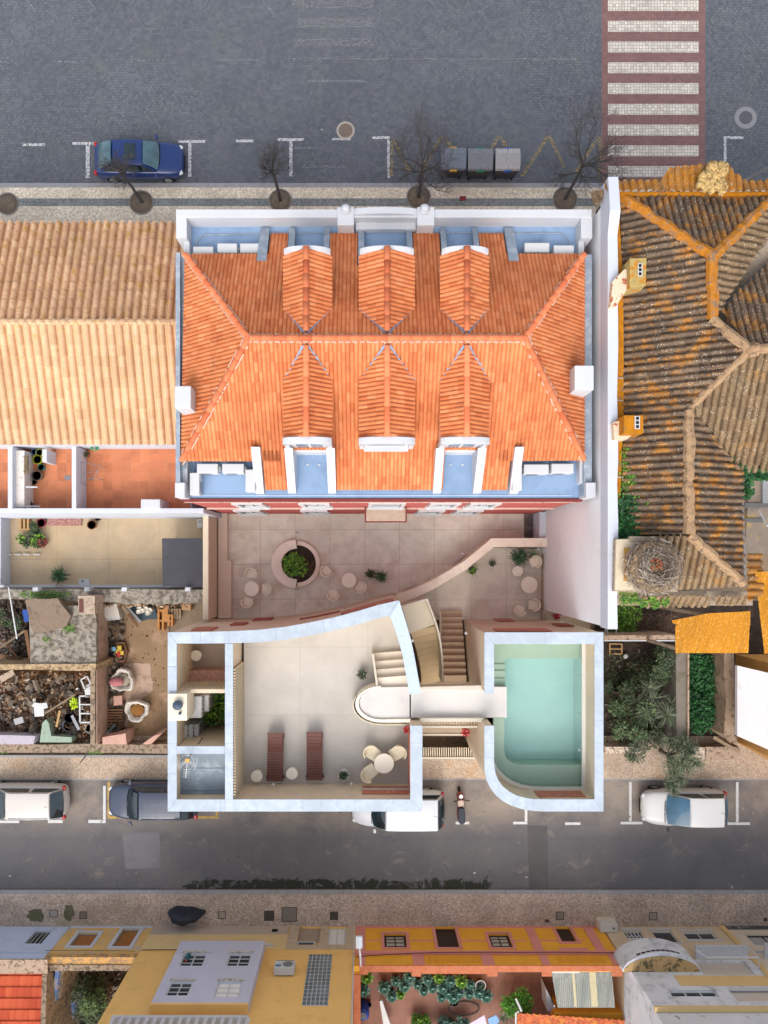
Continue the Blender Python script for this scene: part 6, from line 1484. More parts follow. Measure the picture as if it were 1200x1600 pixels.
# ================================================================== RUINS
struct(MB().pbox(-60, 918, 264, 1172, -.02, .055), 'ruin_ground', DIRT)
RW_ = MAT('ruin_rubble_wall', rgb(160, 140, 120), .2, 5, .95, stain=rgb(104, 92, 78), sth=(.48, .58), ss=5, bump=.03, fine=.3)
RCONC = MAT('lichened_concrete', rgb(150, 142, 130), .2, 2.5, .95, stain=rgb(96, 88, 78), sth=(.45, .6), ss=4, bump=.03, bs=20, fine=.3)
def ragged(pts, j=1.5, n=6):
    o_ = []
    for i in range(len(pts)):
        a, b = pts[i], pts[(i+1) % len(pts)]
        for k in range(n): o_.append((a[0]+(b[0]-a[0])*k/n+rnd.uniform(-j, j), a[1]+(b[1]-a[1])*k/n+rnd.uniform(-j, j)))
    return o_
wallthing('long lichened rubble wall under the concrete yard', [(ragged([(-20, 921), (317, 921), (317, 941), (250, 945), (150, 941), (-20, 935)], 1.2), 0, 2.0)], RCONC, 'ruin_wall')
mb = MB()
for x in (51, 132, 190, 289): mb.pbox(x, 918, x+8, 924, 1.9, 2.35)
o = solo(mb, 'whitewashed_stones', WHITE, 'white post stubs along the top of the rubble wall', 'stone stubs')
t = thing('ruined_roof_slab', 'broken lichened concrete roof slab of the ruin', 'roof slab', P3(100, 990, 0)); MB().pprism(ragged([(45, 948), (150, 946), (150, 1037), (48, 1037)], 1), 2.2, 2.5).build('slab', RCONC, t)
MB().pprism(ragged([(39, 937), (90, 935), (110, 962), (104, 978), (60, 990), (50, 985)], .8, 3), 2.55, 2.75).build('tilted_slab', MAT('brown_concrete', rgb(134, 116, 100), .15, 3, .95, stain=rgb(110, 94, 82), sth=(.5, .65), ss=3, bump=.02, fine=.2), t)
mb = MB(); clump(mb, P3(108, 982, 2.6), (.3, .15, .08), 120, .08, .05); clump(mb, P3(70, 930, 2.1), (1.3, .22, .07), 420, .08, .05); clump(mb, P3(72, 999, 2.6), (.12, .1, .06), 40, .08, .05); clump(mb, P3(148, 1172, .9), (.5, .18, .1), 260, .1, .06); clump(mb, P3(5, 1172, .5), (.4, .15, .1), 100, .08, .05)
solo(mb, 'weeds', G1, 'patches of weeds growing on the ruin walls', 'weeds', kind='stuff')
t = thing('ruin_chimney', 'stub of a plastered chimney with dark red mouth on the ruin', 'chimney', P3(135, 945, 2)); MB().pprism(ragged([(122, 931), (148, 931), (148, 960), (123, 960)], .5, 3), 2.0, 3.1).build('stack', MAT('beige_plaster', rgb(172, 154, 136), .12, 4, .9, stain=rgb(130, 112, 96), sth=(.52, .62), ss=5), t); MB().pbox(123.5, 936, 130, 957, 3.1, 3.13).build('mouth', PLAIN('dark_red_flue', rgb(96, 56, 50)), t)
wallthing('rubble topped cross wall between the two ruined rooms', [(ragged([(-20, 1038), (150, 1037), (150, 1048), (-20, 1046)], .8), 0, 2.6)], MAT('yellowish_rubble', rgb(178, 154, 120), .2, 6, .95, stain=rgb(126, 104, 82), sth=(.48, .58), ss=7, bump=.03, fine=.3), 'ruin_wall')
wallthing('tall pinkish plastered ruin wall beside the dirt yard', [([(148, 948), (152, 948), (152, 1163), (148, 1163)], 0, 1.75)], MAT('pink_plaster', rgb(178, 152, 136), .1, 1.6, .9, stain=rgb(150, 124, 108), sth=(.52, .66), ss=2, fine=.1), 'ruin_wall')
wallthing('ragged edge wall on the right of the rubble room', [(ragged([(141, 1047), (148.2, 1047), (148.2, 1163), (141, 1163)], .4), 0, 1.9)], RW_, 'ruin_wall')
wallthing('weathered low front wall of the ruin beside the pavement', [(ragged([(-20, 1163), (262, 1163), (262, 1177), (-20, 1176)], .8), 0, 1.0)], RW_, 'ruin_wall')
wallthing('long whitish kerb ledge in front of the ruin', [([(-20, 1180), (262, 1180), (262, 1184), (-20, 1183)], 0, .5)], KERB, 'kerb_ledge')
wallthing('pale green plaster wall stub inside the rubble room', [([(62, 1160), (66, 1130), (72, 1124), (76, 1130), (80, 1150), (112, 1152), (112, 1160)], 0, 1.2)], MAT('mint_plaster', rgb(148, 166, 150), .1, 3, .9, stain=rgb(132, 124, 104), sth=(.55, .65), ss=3), 'ruin_wall')
wallthing('lavender plaster remnant at the left of the rubble room', [([(-10, 1148), (55, 1150), (52, 1163), (-10, 1163)], 0, 1.3)], MAT('lavender_plaster', rgb(178, 170, 180), .1, 3, .9, stain=rgb(132, 124, 114), sth=(.55, .65), ss=3), 'ruin_wall')
wallthing('pink plaster inner corner at the bottom of the dirt yard', [([(160, 1152), (196, 1146), (198, 1163), (160, 1163)], 0, 1.4), ([(222, 1163), (240, 1150), (252, 1146), (236, 1163)], 0, 1.4)], MAT('rose_plaster', rgb(196, 156, 140), .1, 3, .9), 'ruin_wall')
struct(MB().pprism(ragged([(192, 1036), (235, 1036), (240, 1080), (215, 1095), (190, 1155), (165, 1155), (168, 1050)], 1.2), .055, .075), 'screed_remnant', MAT('pale_screed', rgb(178, 152, 134), .12, 2, .9, stain=rgb(140, 116, 96), sth=(.52, .66), ss=3))
# rubble
RB = leaf_mat('rubble', rgb(96, 68, 48), rgb(140, 106, 78), rgb(190, 168, 142)); RBD = leaf_mat('dark_debris', rgb(46, 40, 36), rgb(84, 70, 60), rgb(132, 118, 104))
def rub(label, x0, x1, y0, y1, n, mat, h=.7, smin=.06, smax=.2, nm='rubble'):
    mb = MB()
    for i in range(n):
        x = rnd.uniform(x0, x1); y = rnd.uniform(y0, y1); hh = h*(.35+.65*noise.noise(Vector((x*.05, y*.05, 2)))+.35)*rnd.random()**.3
        p = P3(x, y, 0); p.z = max(.08, hh); s_3 = rnd.uniform(smin, smax); mb.obox(p, (s_3*rnd.uniform(1, 2.6), s_3, s_3*rnd.uniform(.3, .8)), rnd.uniform(0, 6.3), rnd.uniform(-.7, .7), rnd.uniform(-.7, .7))
    return solo(mb, nm, mat, label, nm.replace('_', ' '), kind='stuff')
rub('brown heap of broken bricks and tiles in the ruined room', -5, 143, 1049, 1158, 3400, RB, .8, .035, .12)
rub('dark rotten timber and bricks mixed into the brown heap', -5, 140, 1052, 1158, 420, RBD, 1.0, .05, .22, 'timber_debris'); rub('pale plaster lumps strewn over the brown heap', -5, 140, 1055, 1155, 60, leaf_mat('plaster_lumps', rgb(150, 140, 128), rgb(190, 182, 172)), 1.0, .06, .14, 'plaster_lumps')
rub('dark debris between the fallen ruin beams', -5, 45, 940, 1036, 900, RBD, .4, .04, .15, 'debris')
rub('loose stones scattered over the dirt yard', 165, 258, 950, 1155, 160, RB, .1, .02, .06, 'stones'); rub('dark scraps along the foot of the pink ruin wall', 163, 195, 960, 1150, 260, RBD, .4, .05, .16, 'scraps')
rub('small stones lining the crumbled yard wall', 150, 310, 938, 946, 160, RB, 2.0, .04, .1, 'wall_stones')
rnd.seed(11)
GW = MAT('grey_wood', rgb(142, 122, 100)); BW = MAT('rusty_brown_wood', rgb(112, 82, 60), .2, 5, .9)
def plank(x0, y0_, x1, y1_, w, z, mat, label, group='planks in the ruin', nm='plank'):
    mb = MB(); a = P3(x0, y0_, z); b = P3(x1, y1_, z-.05); d_ = b-a; mb.obox((a+b)/2, (d_.length, w, .05), atan2(d_.y, d_.x)); return solo(mb, nm, mat, label, 'plank', group=group)
plank(40, 985, 49, 1036, .16, 2.3, BW, 'rusty brown beam upright along the dark ruin pit'); plank(0, 1012, 40, 985, .1, 1.4, GW, 'grey beam slanting across the dark ruin pit'); plank(5, 1000, 30, 1030, .1, 1.2, BW, 'brown plank low in the dark ruin pit')
plank(0, 1025, 36, 1032, .2, 1.0, BW, 'wide plank at the bottom of the dark ruin pit'); plank(13, 918, 27, 998, .05, 3.2, CLEANWHITE, 'long thin white pole crossing the dark ruin pit', nm='pole')
plank(70, 1115, 118, 1085, .07, 1.4, GW, 'thin lath across the rubble room'); plank(88, 1136, 94, 1110, .1, 1.3, MAT('pale_wood', rgb(176, 142, 96)), 'pale short board standing in the rubble'); plank(0, 1062, 22, 1050, .3, 1.2, MAT('beige_plaster', rgb(172, 154, 136)), 'broad pale board at the upper left of the rubble'); plank(112, 1118, 124, 1140, .14, 1.2, GREYMET, 'grey metal strip beside the dark bag')
for i, (x0, y0_, x1, y1_) in enumerate(((190, 948, 214, 978), (195, 945, 220, 972), (187, 942, 209, 966), (200, 960, 216, 979))): plank(x0, y0_, x1, y1_, .12, .5+.06*i, (GW, GREYMET, GW, BW)[i], ('grey plank leaning in the board pile, left', 'metallic strip in the board pile, right', 'upper grey plank of the board pile', 'brown short plank at the foot of the board pile')[i], 'boards piled by the white box')
t = thing('white_box', 'white square box beside the pile of boards in the dirt yard', 'box', P3(172, 955, 0)); MB().pprism([(161, 944), (182, 943), (187, 964), (164, 966)], .06, .8).build('body', MAT('dirty_white', rgb(214, 208, 198), .06, 4), t); MB().pprism([(164, 962), (187, 960), (188, 968), (165, 970)], .06, .5).build('lid', CLEANWHITE, t)
# stack of white round pipes in a dark net
for i, (x, y) in enumerate(((211, 944), (217, 950), (222, 946), (222, 954), (228, 951), (216, 956), (230, 958), (227, 943), (234, 953))):
    p = P3(x, y, .6); q = ('top left', 'left middle', 'upper middle', 'central', 'right middle', 'lower left', 'bottom right', 'top right', 'rightmost')[i]
    t = thing('round_tin', '%s white round tin in the heap beside the boards' % q, 'tin', p, 'white round tins in the dirt yard'); MB().lathe([(.1, -.5), (.11, 0), (.09, .01), (.085, -.04), (.01, -.05)], p, 14).build('body', MAT('dirty_white', rgb(214, 208, 198)), t)
solo(MB().pprism(ragged([(196, 940), (242, 942), (246, 966), (220, 972), (205, 962)], 1.5, 4), .06, .2), 'tarpaulin', MAT('dark_blue_tarp', rgb(58, 72, 82), .2, 5, .5), 'dark blue tarpaulin sheet under the white tins', 'tarpaulin')
OWD = MAT('orange_wood', rgb(176, 124, 72), .15, 5)
for q, lb in ([((246, 952, 256, 985), 'tall orange wooden frame piece by the tins'), ((256, 946, 262, 972), 'narrow orange wooden slat by the tins'), ((262, 960, 270, 978), 'pale orange board right of the wooden frame')]):
    mb = MB(); mb.pbox(q[0], q[1], q[0]+3, q[3], .1, .5); mb.pbox(q[2]-3, q[1], q[2], q[3], .1, .5); mb.pbox(q[0]+3, q[1], q[2]-3, q[1]+4, .15, .45); mb.pbox(q[0]+3, (q[1]+q[3])/2, q[2]-3, (q[1]+q[3])/2+3, .15, .45); solo(mb, 'timber_trestle', OWD, lb, 'frame', group='wooden frames in the dirt yard')
t = thing('pallet', 'grey wooden pallet by the beige boundary wall', 'pallet', P3(272, 960, 0)); mb = MB()
for i in range(5): mb.pbox(263+i*4.2, 951, 266+i*4.2, 967, .3, .34)
mb.build('boards', GW, t); mb = MB()
for y in (952, 959, 965): mb.pbox(263, y, 283, y+2, .1, .29)
mb.build('bearers', GW, t)
t = thing('cardboard_box', 'tan cardboard box in the upper right of the dirt yard', 'box', P3(290, 948, 0)); MB().pprism([(284, 942), (298, 943), (298, 954), (284, 953)], .06, .5).build('body', PLAIN('cardboard', rgb(172, 134, 98), .9), t); MB().pbox(290, 942.5, 291, 953.5, .5, .51).build('tape', PLAIN('tape', rgb(190, 160, 120)), t)
t = thing('tyre_planter', 'hexagonal brown planter with colourful scraps by the pink wall', 'planter', P3(193, 1018, 0)); MB().lathe([(.42, 0), (.45, .3), (.36, .3), (.34, .12), (.01, .1)], P3(192, 1018, .06), 6, .75, 1.3).build('box', MAT('brown_ply', rgb(110, 76, 56), .2, 5), t)
mb = MB()
for x, y, in ((187, 1012), (190, 1020), (185, 1018)): mb.obox(P3(x, y, .4), (.2, .2, .1), x)
mb.build('scraps', PLAIN('yellow_scrap', rgb(210, 180, 70)), t); MB().obox(P3(186, 1022, .42), (.16, .25, .1)).build('red_bag', PLAIN('red_plastic', rgb(180, 50, 40)), t); MB().obox(P3(178, 1014, .42), (.2, .2, .1)).build('blue_bag', PLAIN('blue_plastic', rgb(120, 170, 200)), t)
def bigbag(x, y, r, lb, inner, sx=1, sy=1):
    p = P3(x, y, .5); p.z = .06; t = thing('builders_bag', lb, 'bag', p); n = 28; prof = [(.8, 0), (1.0, .3), (.98, .55), (.9, .62), (.75, .5), (.6, .38)]; vs = []
    for rr, z in prof:
        for i in range(n): a = 2*pi*i/n; k = 1+.1*sin(a*3+x)+.06*sin(a*7+y)+rnd.uniform(-.03, .03); vs.append(p+Vector((cos(a)*r*rr*k*sx, sin(a)*r*rr*k*sy, z+rnd.uniform(-.03, .03))))
    fs = [(j*n+i, j*n+(i+1) % n, (j+1)*n+(i+1) % n, (j+1)*n+i) for j in range(len(prof)-1) for i in range(n)]
    MB().add(vs, fs).build('sack', MAT('woven_plastic', rgb(206, 200, 190), .08, 7, .6, stain=rgb(160, 150, 136), sth=(.55, .65), ss=5), t, smooth=True)
    mb = MB(); mb.lathe([(.62*r, 0), (.5*r, .08), (.01, .12)], p+Vector((0, 0, .36)), 20, sx, sy); mb.build('contents', inner, t, smooth=True); return t
bigbag(192, 1063, .58, 'big woven bag with pink sack on top, upper of two', MAT('greyish_fill', rgb(150, 140, 126), .2, 6)); bigbag(214, 1110, .6, 'big woven bag holding brown sand, lower of two', MAT('brown_sand', rgb(140, 96, 50), .2, 8, .95, bump=.02), 1.0, .9)
t = solo(MB().lathe([(.2, 0), (.32, .1), (.28, .22), (.05, .28)], P3(183, 1065, .6), 12, 1.2, .7), 'pink_sack', MAT('pink_cloth', rgb(176, 112, 116), .15, 8, .9), 'crumpled pink sack lying on the upper big bag', 'sack', smooth=True)
t = thing('crate_stack', 'stack of brown wooden pallets at the foot of the pink wall', 'pallet', P3(180, 1122, 0)); mb = MB()
for i in range(7): mb.pbox(167, 1108+i*4.3, 192, 1110.6+i*4.3, .3, .4)
mb.build('boards', BW, t); mb = MB(); mb.pbox(168, 1108, 171, 1137, .1, .29); mb.pbox(188, 1108, 191, 1137, .1, .29); mb.build('bearers', BW, t)
solo(MB().pprism([(177, 1088), (190, 1087), (191, 1101), (178, 1103)], .06, .5), 'cardboard_sheet', MAT('pink_board', rgb(190, 150, 134), .1, 4), 'pinkish square board between the two big bags', 'board')
for i, (a_, b2, m_) in enumerate((((160, 1156), (180, 1132), PLAIN('teal_board', rgb(86, 108, 108))), ((163, 1160), (188, 1136), PLAIN('dark_board', rgb(70, 66, 62))), ((166, 1163), (192, 1142), OWD))): plank(*a_, *b2, .12, .6, m_, ('teal board leaning below the pallets', 'dark board leaning below the pallets', 'orange board leaning below the pallets')[i], 'boards leaning below the pallets')
# window frame, chair, bag, basin in the rubble
t = thing('window_frame', 'old white window frame lying on the rubble', 'window frame', P3(132, 1110, .9)); mb = MB()
q0 = [(124, 1088), (143, 1087), (143, 1129), (125, 1129)]
for a_, b2 in zip(q0, q0[1:]+q0[:1]): diag(mb, *a_, *b2, 2.2, 1.1, 1.18)
for y in (1101, 1115): diag(mb, 125, y, 143, y, 2, 1.1, 1.175)
mb.build('frame', CLEANWHITE, t)
t = thing('white_board_door', 'tilted white door leaf above the window frame', 'door', P3(132, 1070, .9)); mb = MB(); q0 = [(126, 1062), (136, 1057), (143, 1072), (133, 1078)]
for a_, b2 in zip(q0, q0[1:]+q0[:1]): diag(mb, *a_, *b2, 2, 1.2, 1.28)
mb.build('frame', CLEANWHITE, t); MB().pprism([(131, 1073), (140, 1068), (142, 1088), (134, 1090)], 1.1, 1.18).build('panel', CLEANWHITE, t)
t = thing('broken_chair', 'broken white plastic chair lying on the bricks', 'chair', P3(61, 1110, .9)); MB().pprism([(53, 1105), (68, 1104), (69, 1119), (54, 1120)], 1.0, 1.06).build('seat', CLEANWHITE, t); MB().pprism([(49, 1103), (53, 1098), (64, 1099), (73, 1098), (75, 1106), (68, 1108), (67, 1104), (54, 1106)], 1.07, 1.14).build('backrest', CLEANWHITE, t)
bucket('saucer', 107, 1134, .6, .3, .12, rgb(128, 134, 142), 'large grey round lid in the rubble', 'lid'); bucket('black_bag', 108, 1122, .6, .25, .3, rgb(34, 34, 36), 'black round bucket above the grey lid'); bucket('saucer', 138, 1138, .6, .2, .1, rgb(180, 190, 190), 'pale round lid at the right edge of the rubble', 'lid')
mb = MB(); clump(mb, P3(115, 1100, 1.0), (.14, .2, .1), 60, .14, .1); solo(mb, 'plastic_bag', PLAIN('neon_yellow_plastic', rgb(190, 220, 30), .5), 'crumpled neon yellow plastic bag in the rubble', 'bag')
solo(MB().obox(P3(30, 1126, .9), (.45, .3, .12), .3), 'foam_block', MAT('greyish_foam', rgb(170, 170, 170)), 'grey slab block at the bottom left of the rubble', 'block')
t = tree('ruin_shrub', 'green creeper inside the dark ruin pit', (*P(27, 965), .06), 1.6, rc(6, .5, .5, 1.3, .3), G6, 80, .13, .07, 'shrub'); solo(MB().obox(P3(41, 962, 1.2), (.25, .6, .1), .2), 'blue_sheet', PLAIN('blue_plastic_sheet', rgb(40, 80, 160)), 'small blue plastic scrap at the edge of the ruin pit', 'scrap')
plank(125, 1192, 138, 1176, .05, 1.1, DARKMET, 'thin dark pole sticking out over the pavement', nm='pole')

# ================================================================== SOUTH ROW OF HOUSES
FY = -18.45
def front(parent, x0, x1, z0, z1, mat, holes=(), Y=FY, d=.12, name='wall', back=5.0, body=True):
    """north facing wall with recessed openings, holes = (x0,x1,z0,z1)"""
    xs = sorted(set([x0, x1]+[h[0] for h in holes]+[h[1] for h in holes])); zs = sorted(set([z0, z1]+[h[2] for h in holes]+[h[3] for h in holes]))
    vs = []; fs = []
    def q(a, b, c, d_): n = len(vs); vs.extend([a, b, c, d_]); fs.append((n, n+1, n+2, n+3))
    for i in range(len(xs)-1):
        for j in range(len(zs)-1):
            cx_, cz_ = (xs[i]+xs[i+1])/2, (zs[j]+zs[j+1])/2
            if any(h[0] < cx_ < h[1] and h[2] < cz_ < h[3] for h in holes): continue
            q((xs[i+1], Y, zs[j]), (xs[i], Y, zs[j]), (xs[i], Y, zs[j+1]), (xs[i+1], Y, zs[j+1]))
    for a, b, c, e in holes:
        q((a, Y, c), (b, Y, c), (b, Y-d, c), (a, Y-d, c)); q((a, Y, e), (a, Y-d, e), (b, Y-d, e), (b, Y, e)); q((a, Y, c), (a, Y-d, c), (a, Y-d, e), (a, Y, e)); q((b, Y, c), (b, Y, e), (b, Y-d, e), (b, Y-d, c))
    q((x0, Y, z1), (x0, Y-d-.05, z1), (x1, Y-d-.05, z1), (x1, Y, z1)); q((x0, Y, z0), (x0, Y-d, z0), (x0, Y-d, z1), (x0, Y, z1)); q((x1, Y, z0), (x1, Y, z1), (x1, Y-d, z1), (x1, Y-d, z0))
    m = MB().add(vs, fs)
    if body: m.box(x0+.001, x1-.001, Y-d-back, Y-d-.001, z0, z1-.003)
    return m.build(name, mat, parent)
def hole(px0, py0, px1, py1, Y=FY):     # photo corners: lower z edge at py0, upper z edge at py1
    xa, za = FW(px0, py0, Y); xb, zb = FW(px1, py1, Y); _, z1 = FW(px0, py1, Y)
    xr, _ = FW(px1, py0, Y); return (xa, xr, za, z1)
def opening(parent, h, mat, pane, Y=FY, d=.12, fr=.07, cols=1, rows=1, nm='window', proud=.0):
    a, b, c, e = h; y = Y-d+proud
    w_ = MB(); w_.box(a, a+fr, y, y+.05, c, e); w_.box(b-fr, b, y, y+.05, c, e); w_.box(a+fr, b-fr, y, y+.05, c, c+fr); w_.box(a+fr, b-fr, y, y+.05, e-fr, e)
    for i in range(1, cols): x = a+(b-a)*i/cols; w_.box(x-.025, x+.025, y+.002, y+.048, c+fr, e-fr)
    for j in range(1, rows):
        z = c+(e-c)*j/rows; xs = [a+fr]+[a+(b-a)*i/cols for i in range(1, cols)]+[b-fr]
        for q in range(len(xs)-1): w_.box(xs[q]+.026, xs[q+1]-.026, y+.004, y+.046, z-.018, z+.018)
    o = w_.build(nm, mat, parent); MB().box(a+fr*.5, b-fr*.5, y+.006, y+.02, c+fr*.5, e-fr*.5).build('pane', pane, o); return o
def surround(parent, h, mat, w_=.14, Y=FY, th=.035, nm='window_surround', sill=True):
    a, b, c, e = h; m = MB(); y0_, y1_ = Y-.005, Y+th
    m.box(a-w_, a, y0_, y1_, c-(w_ if sill else 0), e+w_); m.box(b, b+w_, y0_, y1_, c-(w_ if sill else 0), e+w_); m.box(a, b, y0_, y1_, e, e+w_)
    if sill: m.box(a, b, y0_, y1_, c-w_, c)
    return m.build(nm, mat, parent)
# --- pale blue house, far left
bh = thing('pale_blue_house', 'low pale blue house with barred window and red tiled roof', 'house', (-17, FY, 0))
PBL = MAT('pale_blue_limewash', rgb(190, 200, 222), .05, 1, .85, stain=rgb(168, 176, 196), sth=(.55, .75), ss=1.2)
h1 = hole(58, 1450, 86, 1470); h1 = (-15.95, -15.1, .7, 2.05); h1 = (FW(60, 1449, FY)[0]-.0, FW(86, 1449, FY)[0], .5, 1.75)
front(bh, -24, -14.92, 0, 3.35, PBL, [h1], back=.35); opening(bh, h1, PLAIN('aged_grey_frame', rgb(150, 156, 150)), DARKGLASS, cols=4, rows=1)
MB().box(-24, -14.94, FY+.0, FY+.10, 2.62, 2.66).build('string_course', WALLBLUE, bh)
MB().box(-24, -14.6, FY-.5, FY+.14, 3.35, 3.43).build('cornice', LW, bh)
RTF = tile_mat('flat_red_tile', [rgb(176, 72, 46), rgb(190, 84, 54), rgb(200, 94, 60)], dirt=rgb(150, 60, 44), dth=(.6, .8), ds=3, grain=.1)
mb = MB(); tiles(mb, [(-24, FY-.55, 3.25), (PX(68, 3.2), FY-.55, 3.25), (PX(60, 4.6), -24, 4.6), (-24, -24, 4.6)], wd=.3, amp=.03, course=.46, step=.045); mb.build('roof', RTF, bh)
MB().add([(PX(69, 3.2), FY-.55, 0), (PX(76, 3.2), FY-.55, 0), (PX(70, 4.6)-.02, -24, 0), (PX(61, 4.6), -24, 0), (PX(69, 3.2), FY-.55, 3.4), (PX(76, 3.2), FY-.55, 3.4), (PX(70, 4.6), -24, 4.75), (PX(61, 4.6), -24, 4.75)], [(0, 3, 2, 1), (4, 5, 6, 7), (0, 1, 5, 4), (1, 2, 6, 5), (2, 3, 7, 6), (3, 0, 4, 7)]).build('gable_wall', RW_, bh)
# --- aged ochre facade
ao = thing('aged_ochre_house', 'weathered ochre facade with two boarded windows and hollow interior', 'house', (-12.8, FY, 0))
AOM = MAT('peeling_ochre', rgb(216, 176, 111), .12, 1.6, .9, stain=rgb(188, 174, 156), sth=(.5, .62), ss=1.3, fine=.1, bump=.01)
hh = [(-14.2, -13.2, .75, 2.0), (-12.15, -11.3, .35, 2.05)]
front(ao, -14.9, -10.72, 0, 2.75, AOM, hh, back=.3)
BOARD = MAT('ochre_board', rgb(158, 104, 56), .12, 3, .8)
for h in hh: surround(ao, h, WALLBLUE, .16); o = opening(ao, h, GREYMET, BOARD, cols=1)
MB().box(-14.9, -10.7, FY-.35, FY+.05, 2.75, 3.05).build('cornice', MAT('flaking_cornice', rgb(204, 158, 96), .15, 3, .95, stain=rgb(158, 130, 100), sth=(.48, .56), ss=4, bump=.02, fine=.2), ao)
mb = MB(); x = -14.9
while x < -10.8: mb.obox((x+.1, FY-.42, 3.06), (.22, .26, .09), rnd.uniform(-.2, .2)); x += .23
mb.build('coping_stones', RW_, ao)
MB().box(-14.85, -10.75, FY+.0, FY+.03, 0, .25).build('plinth', WALLBLUE, ao)
# interior behind: walls and shrubs
struct(MB().box(-15, -10.6, -25, FY-.5, -.02, .06), 'ruin_ground', DARKSOIL)
wallthing('blue plastered inner wall of the hollow ochre house', [([(88, 1503), (94, 1503), (84, 1590), (78, 1590)], 0, 2.8)], MAT('blue_peeling', rgb(110, 140, 196), .15, 4, .9, stain=rgb(176, 170, 166), sth=(.48, .56), ss=4), 'inner_wall')
wallthing('brown crumbling pier inside the hollow ochre house', [(ragged([(93, 1504), (101, 1504), (95, 1560), (86, 1560)], .5, 3), 0, 2.5)], RW_, 'inner_wall')
wallthing('low blue stained wall at the bottom left interior', [([(80, 1575), (118, 1560), (112, 1600), (80, 1606)], 0, 1.2)], MAT('blue_peeling', rgb(110, 140, 196)), 'inner_wall')
tree('courtyard_tree', 'dark leafy tree inside the hollow ochre house', (*P(175, 1540), .06), 2.4, rc(16, 1.1, 1.0, 2.4, .5), G6, 130, .16, .08)
tree('courtyard_tree', 'lighter green sapling among the hollow house shrubs', (*P(165, 1525), .06), 2.6, rc(6, .5, 1.8, 2.6, .35), leaf_mat('bushy_leaves', rgb(58, 82, 48), rgb(92, 114, 68)), 110, .16, .08)
rub('stones and dry plants inside the hollow ochre house', 100, 200, 1500, 1600, 500, RBD, .4, .04, .14, 'debris')
# --- tall yellow house with bay
yh = thing('yellow_house', 'tall yellow house with lavender bay, solar panel and outdoor unit', 'house', (-5.6, FY, 0))
YM = MAT('warm_yellow_paint', rgb(233, 189, 117), .05, .8, .85, fine=.03, stain=rgb(206, 164, 100), sth=(.55, .75), ss=.7); YB = MAT('pale_yellow_base', rgb(216, 190, 140), .06, .9, .85, fine=.03); PG = MAT('grey_pink_base', rgb(184, 168, 156), .07, 1, .85)
hd = (FW(866, 1449, FY)[0], 0, 0, 0)
X0, X1 = -10.7, -.62
gx0, gx1 = PX(451+0, 1.3), PX(500, 1.3)
hg = (PX(466, 1), PX(500, 1), .15, 1.95); hw = (PX(512, 1), PX(541, 1), .2, 1.95)
front(yh, X0, X1, 0, 10.5, YM, [hg, hw], back=6)
mb = MB().box(X0, PX(450, .6), FY, FY+.03, 0, .95); mb.build('base_band', PG, yh); MB().box(X0, PX(450, 1.5), FY, FY+.028, .95, 2.3).build('base_band', YB, yh)
m = MB(); xl = PX(450, 1.2); m.box(xl, hg[0]-.0, FY, FY+.05, 0, 2.3); m.box(hg[1], hw[0], FY, FY+.05, 0, 2.3); m.box(hw[1], X1, FY, FY+.05, 0, 2.3); m.box(hg[0], hg[1], FY, FY+.05, hg[3], 2.3); m.box(hw[0], hw[1], FY, FY+.05, hw[3], 2.3); m.build('garage_surround', MAT('stone_grey_plaster', rgb(190, 172, 150), .08, 2, .85, stain=rgb(166, 148, 128), sth=(.5, .65), ss=2), yh)
opening(yh, (hg[0], hg[1]-.2, 1.45, 1.85), WHITE, DARKGLASS, cols=1, proud=.02); MB().box(hg[0], hg[1], FY-.12, FY-.09, .15, 1.44).build('door', MAT('dull_door', rgb(160, 146, 132), .08, 3), yh)
opening(yh, hw, CLEANWHITE, MAT('white_shutter', rgb(222, 222, 222), .03), cols=2, fr=.09)
for px in (303, 393): MB().box(PX(px, 1.9)-.05, PX(px+34, 1.9), FY+.03, FY+.09, 1.9, 2.05).build('window_lintel', WHITE, yh)
MB().box(PX(424, .8), PX(433, .8), FY+.03, FY+.05, .45, .7).build('vent', BLACK, yh)
# bay
BY = -18.0
x0, z0b = FW(283, 1470, BY); x1, _ = FW(414, 1470, BY); zt = FW(232, 1568, BY)[1]
bayw = MAT('lavender_paint', rgb(192, 194, 214), .04, .8, .85, fine=.02, stain=rgb(206, 206, 222), sth=(.55, .75), ss=1)
wins = []
for (a_, b_, c_, d_) in ((284, 320, 1492, 1506), (356, 391, 1492, 1506), (263, 298, 1536, 1552), (338, 376, 1536, 1554)):
    z_lo = FW(a_, c_, BY)[1]; z_hi = FW(a_, d_, BY)[1]; xa = FW(a_, (c_+d_)/2, BY)[0]; xb = FW(b_, (c_+d_)/2, BY)[0]; wins.append((xa, xb, z_lo-.1, z_hi+.15))
bw = front(yh, x0, x1, z0b, zt, bayw, wins, Y=BY, d=.1, name='bay', back=.34)
MB().box(x0-.0, x1+.0, FY, BY+.03, zt+.0, zt+.12).build('bay_roof', YM, bw)
for i, h in enumerate(wins):
    opening(bw, h, CLEANWHITE, DARKGLASS if i != 3 else MAT('white_shutter', rgb(222, 222, 222)), Y=BY, d=.1, fr=.05, cols=2, rows=3)
    MB().box(h[0]-.08, h[1]+.08, BY, BY+.08, h[2]-.1, h[2]-.02).build('window_sill', MAT('worn_sill', rgb(200, 192, 180), .1, 5, .8, stain=rgb(150, 136, 120), sth=(.5, .6), ss=6), bw)
for px, py in ((298, 1481), (386, 1484)): 
    xx, zz = FW(px, py, BY)
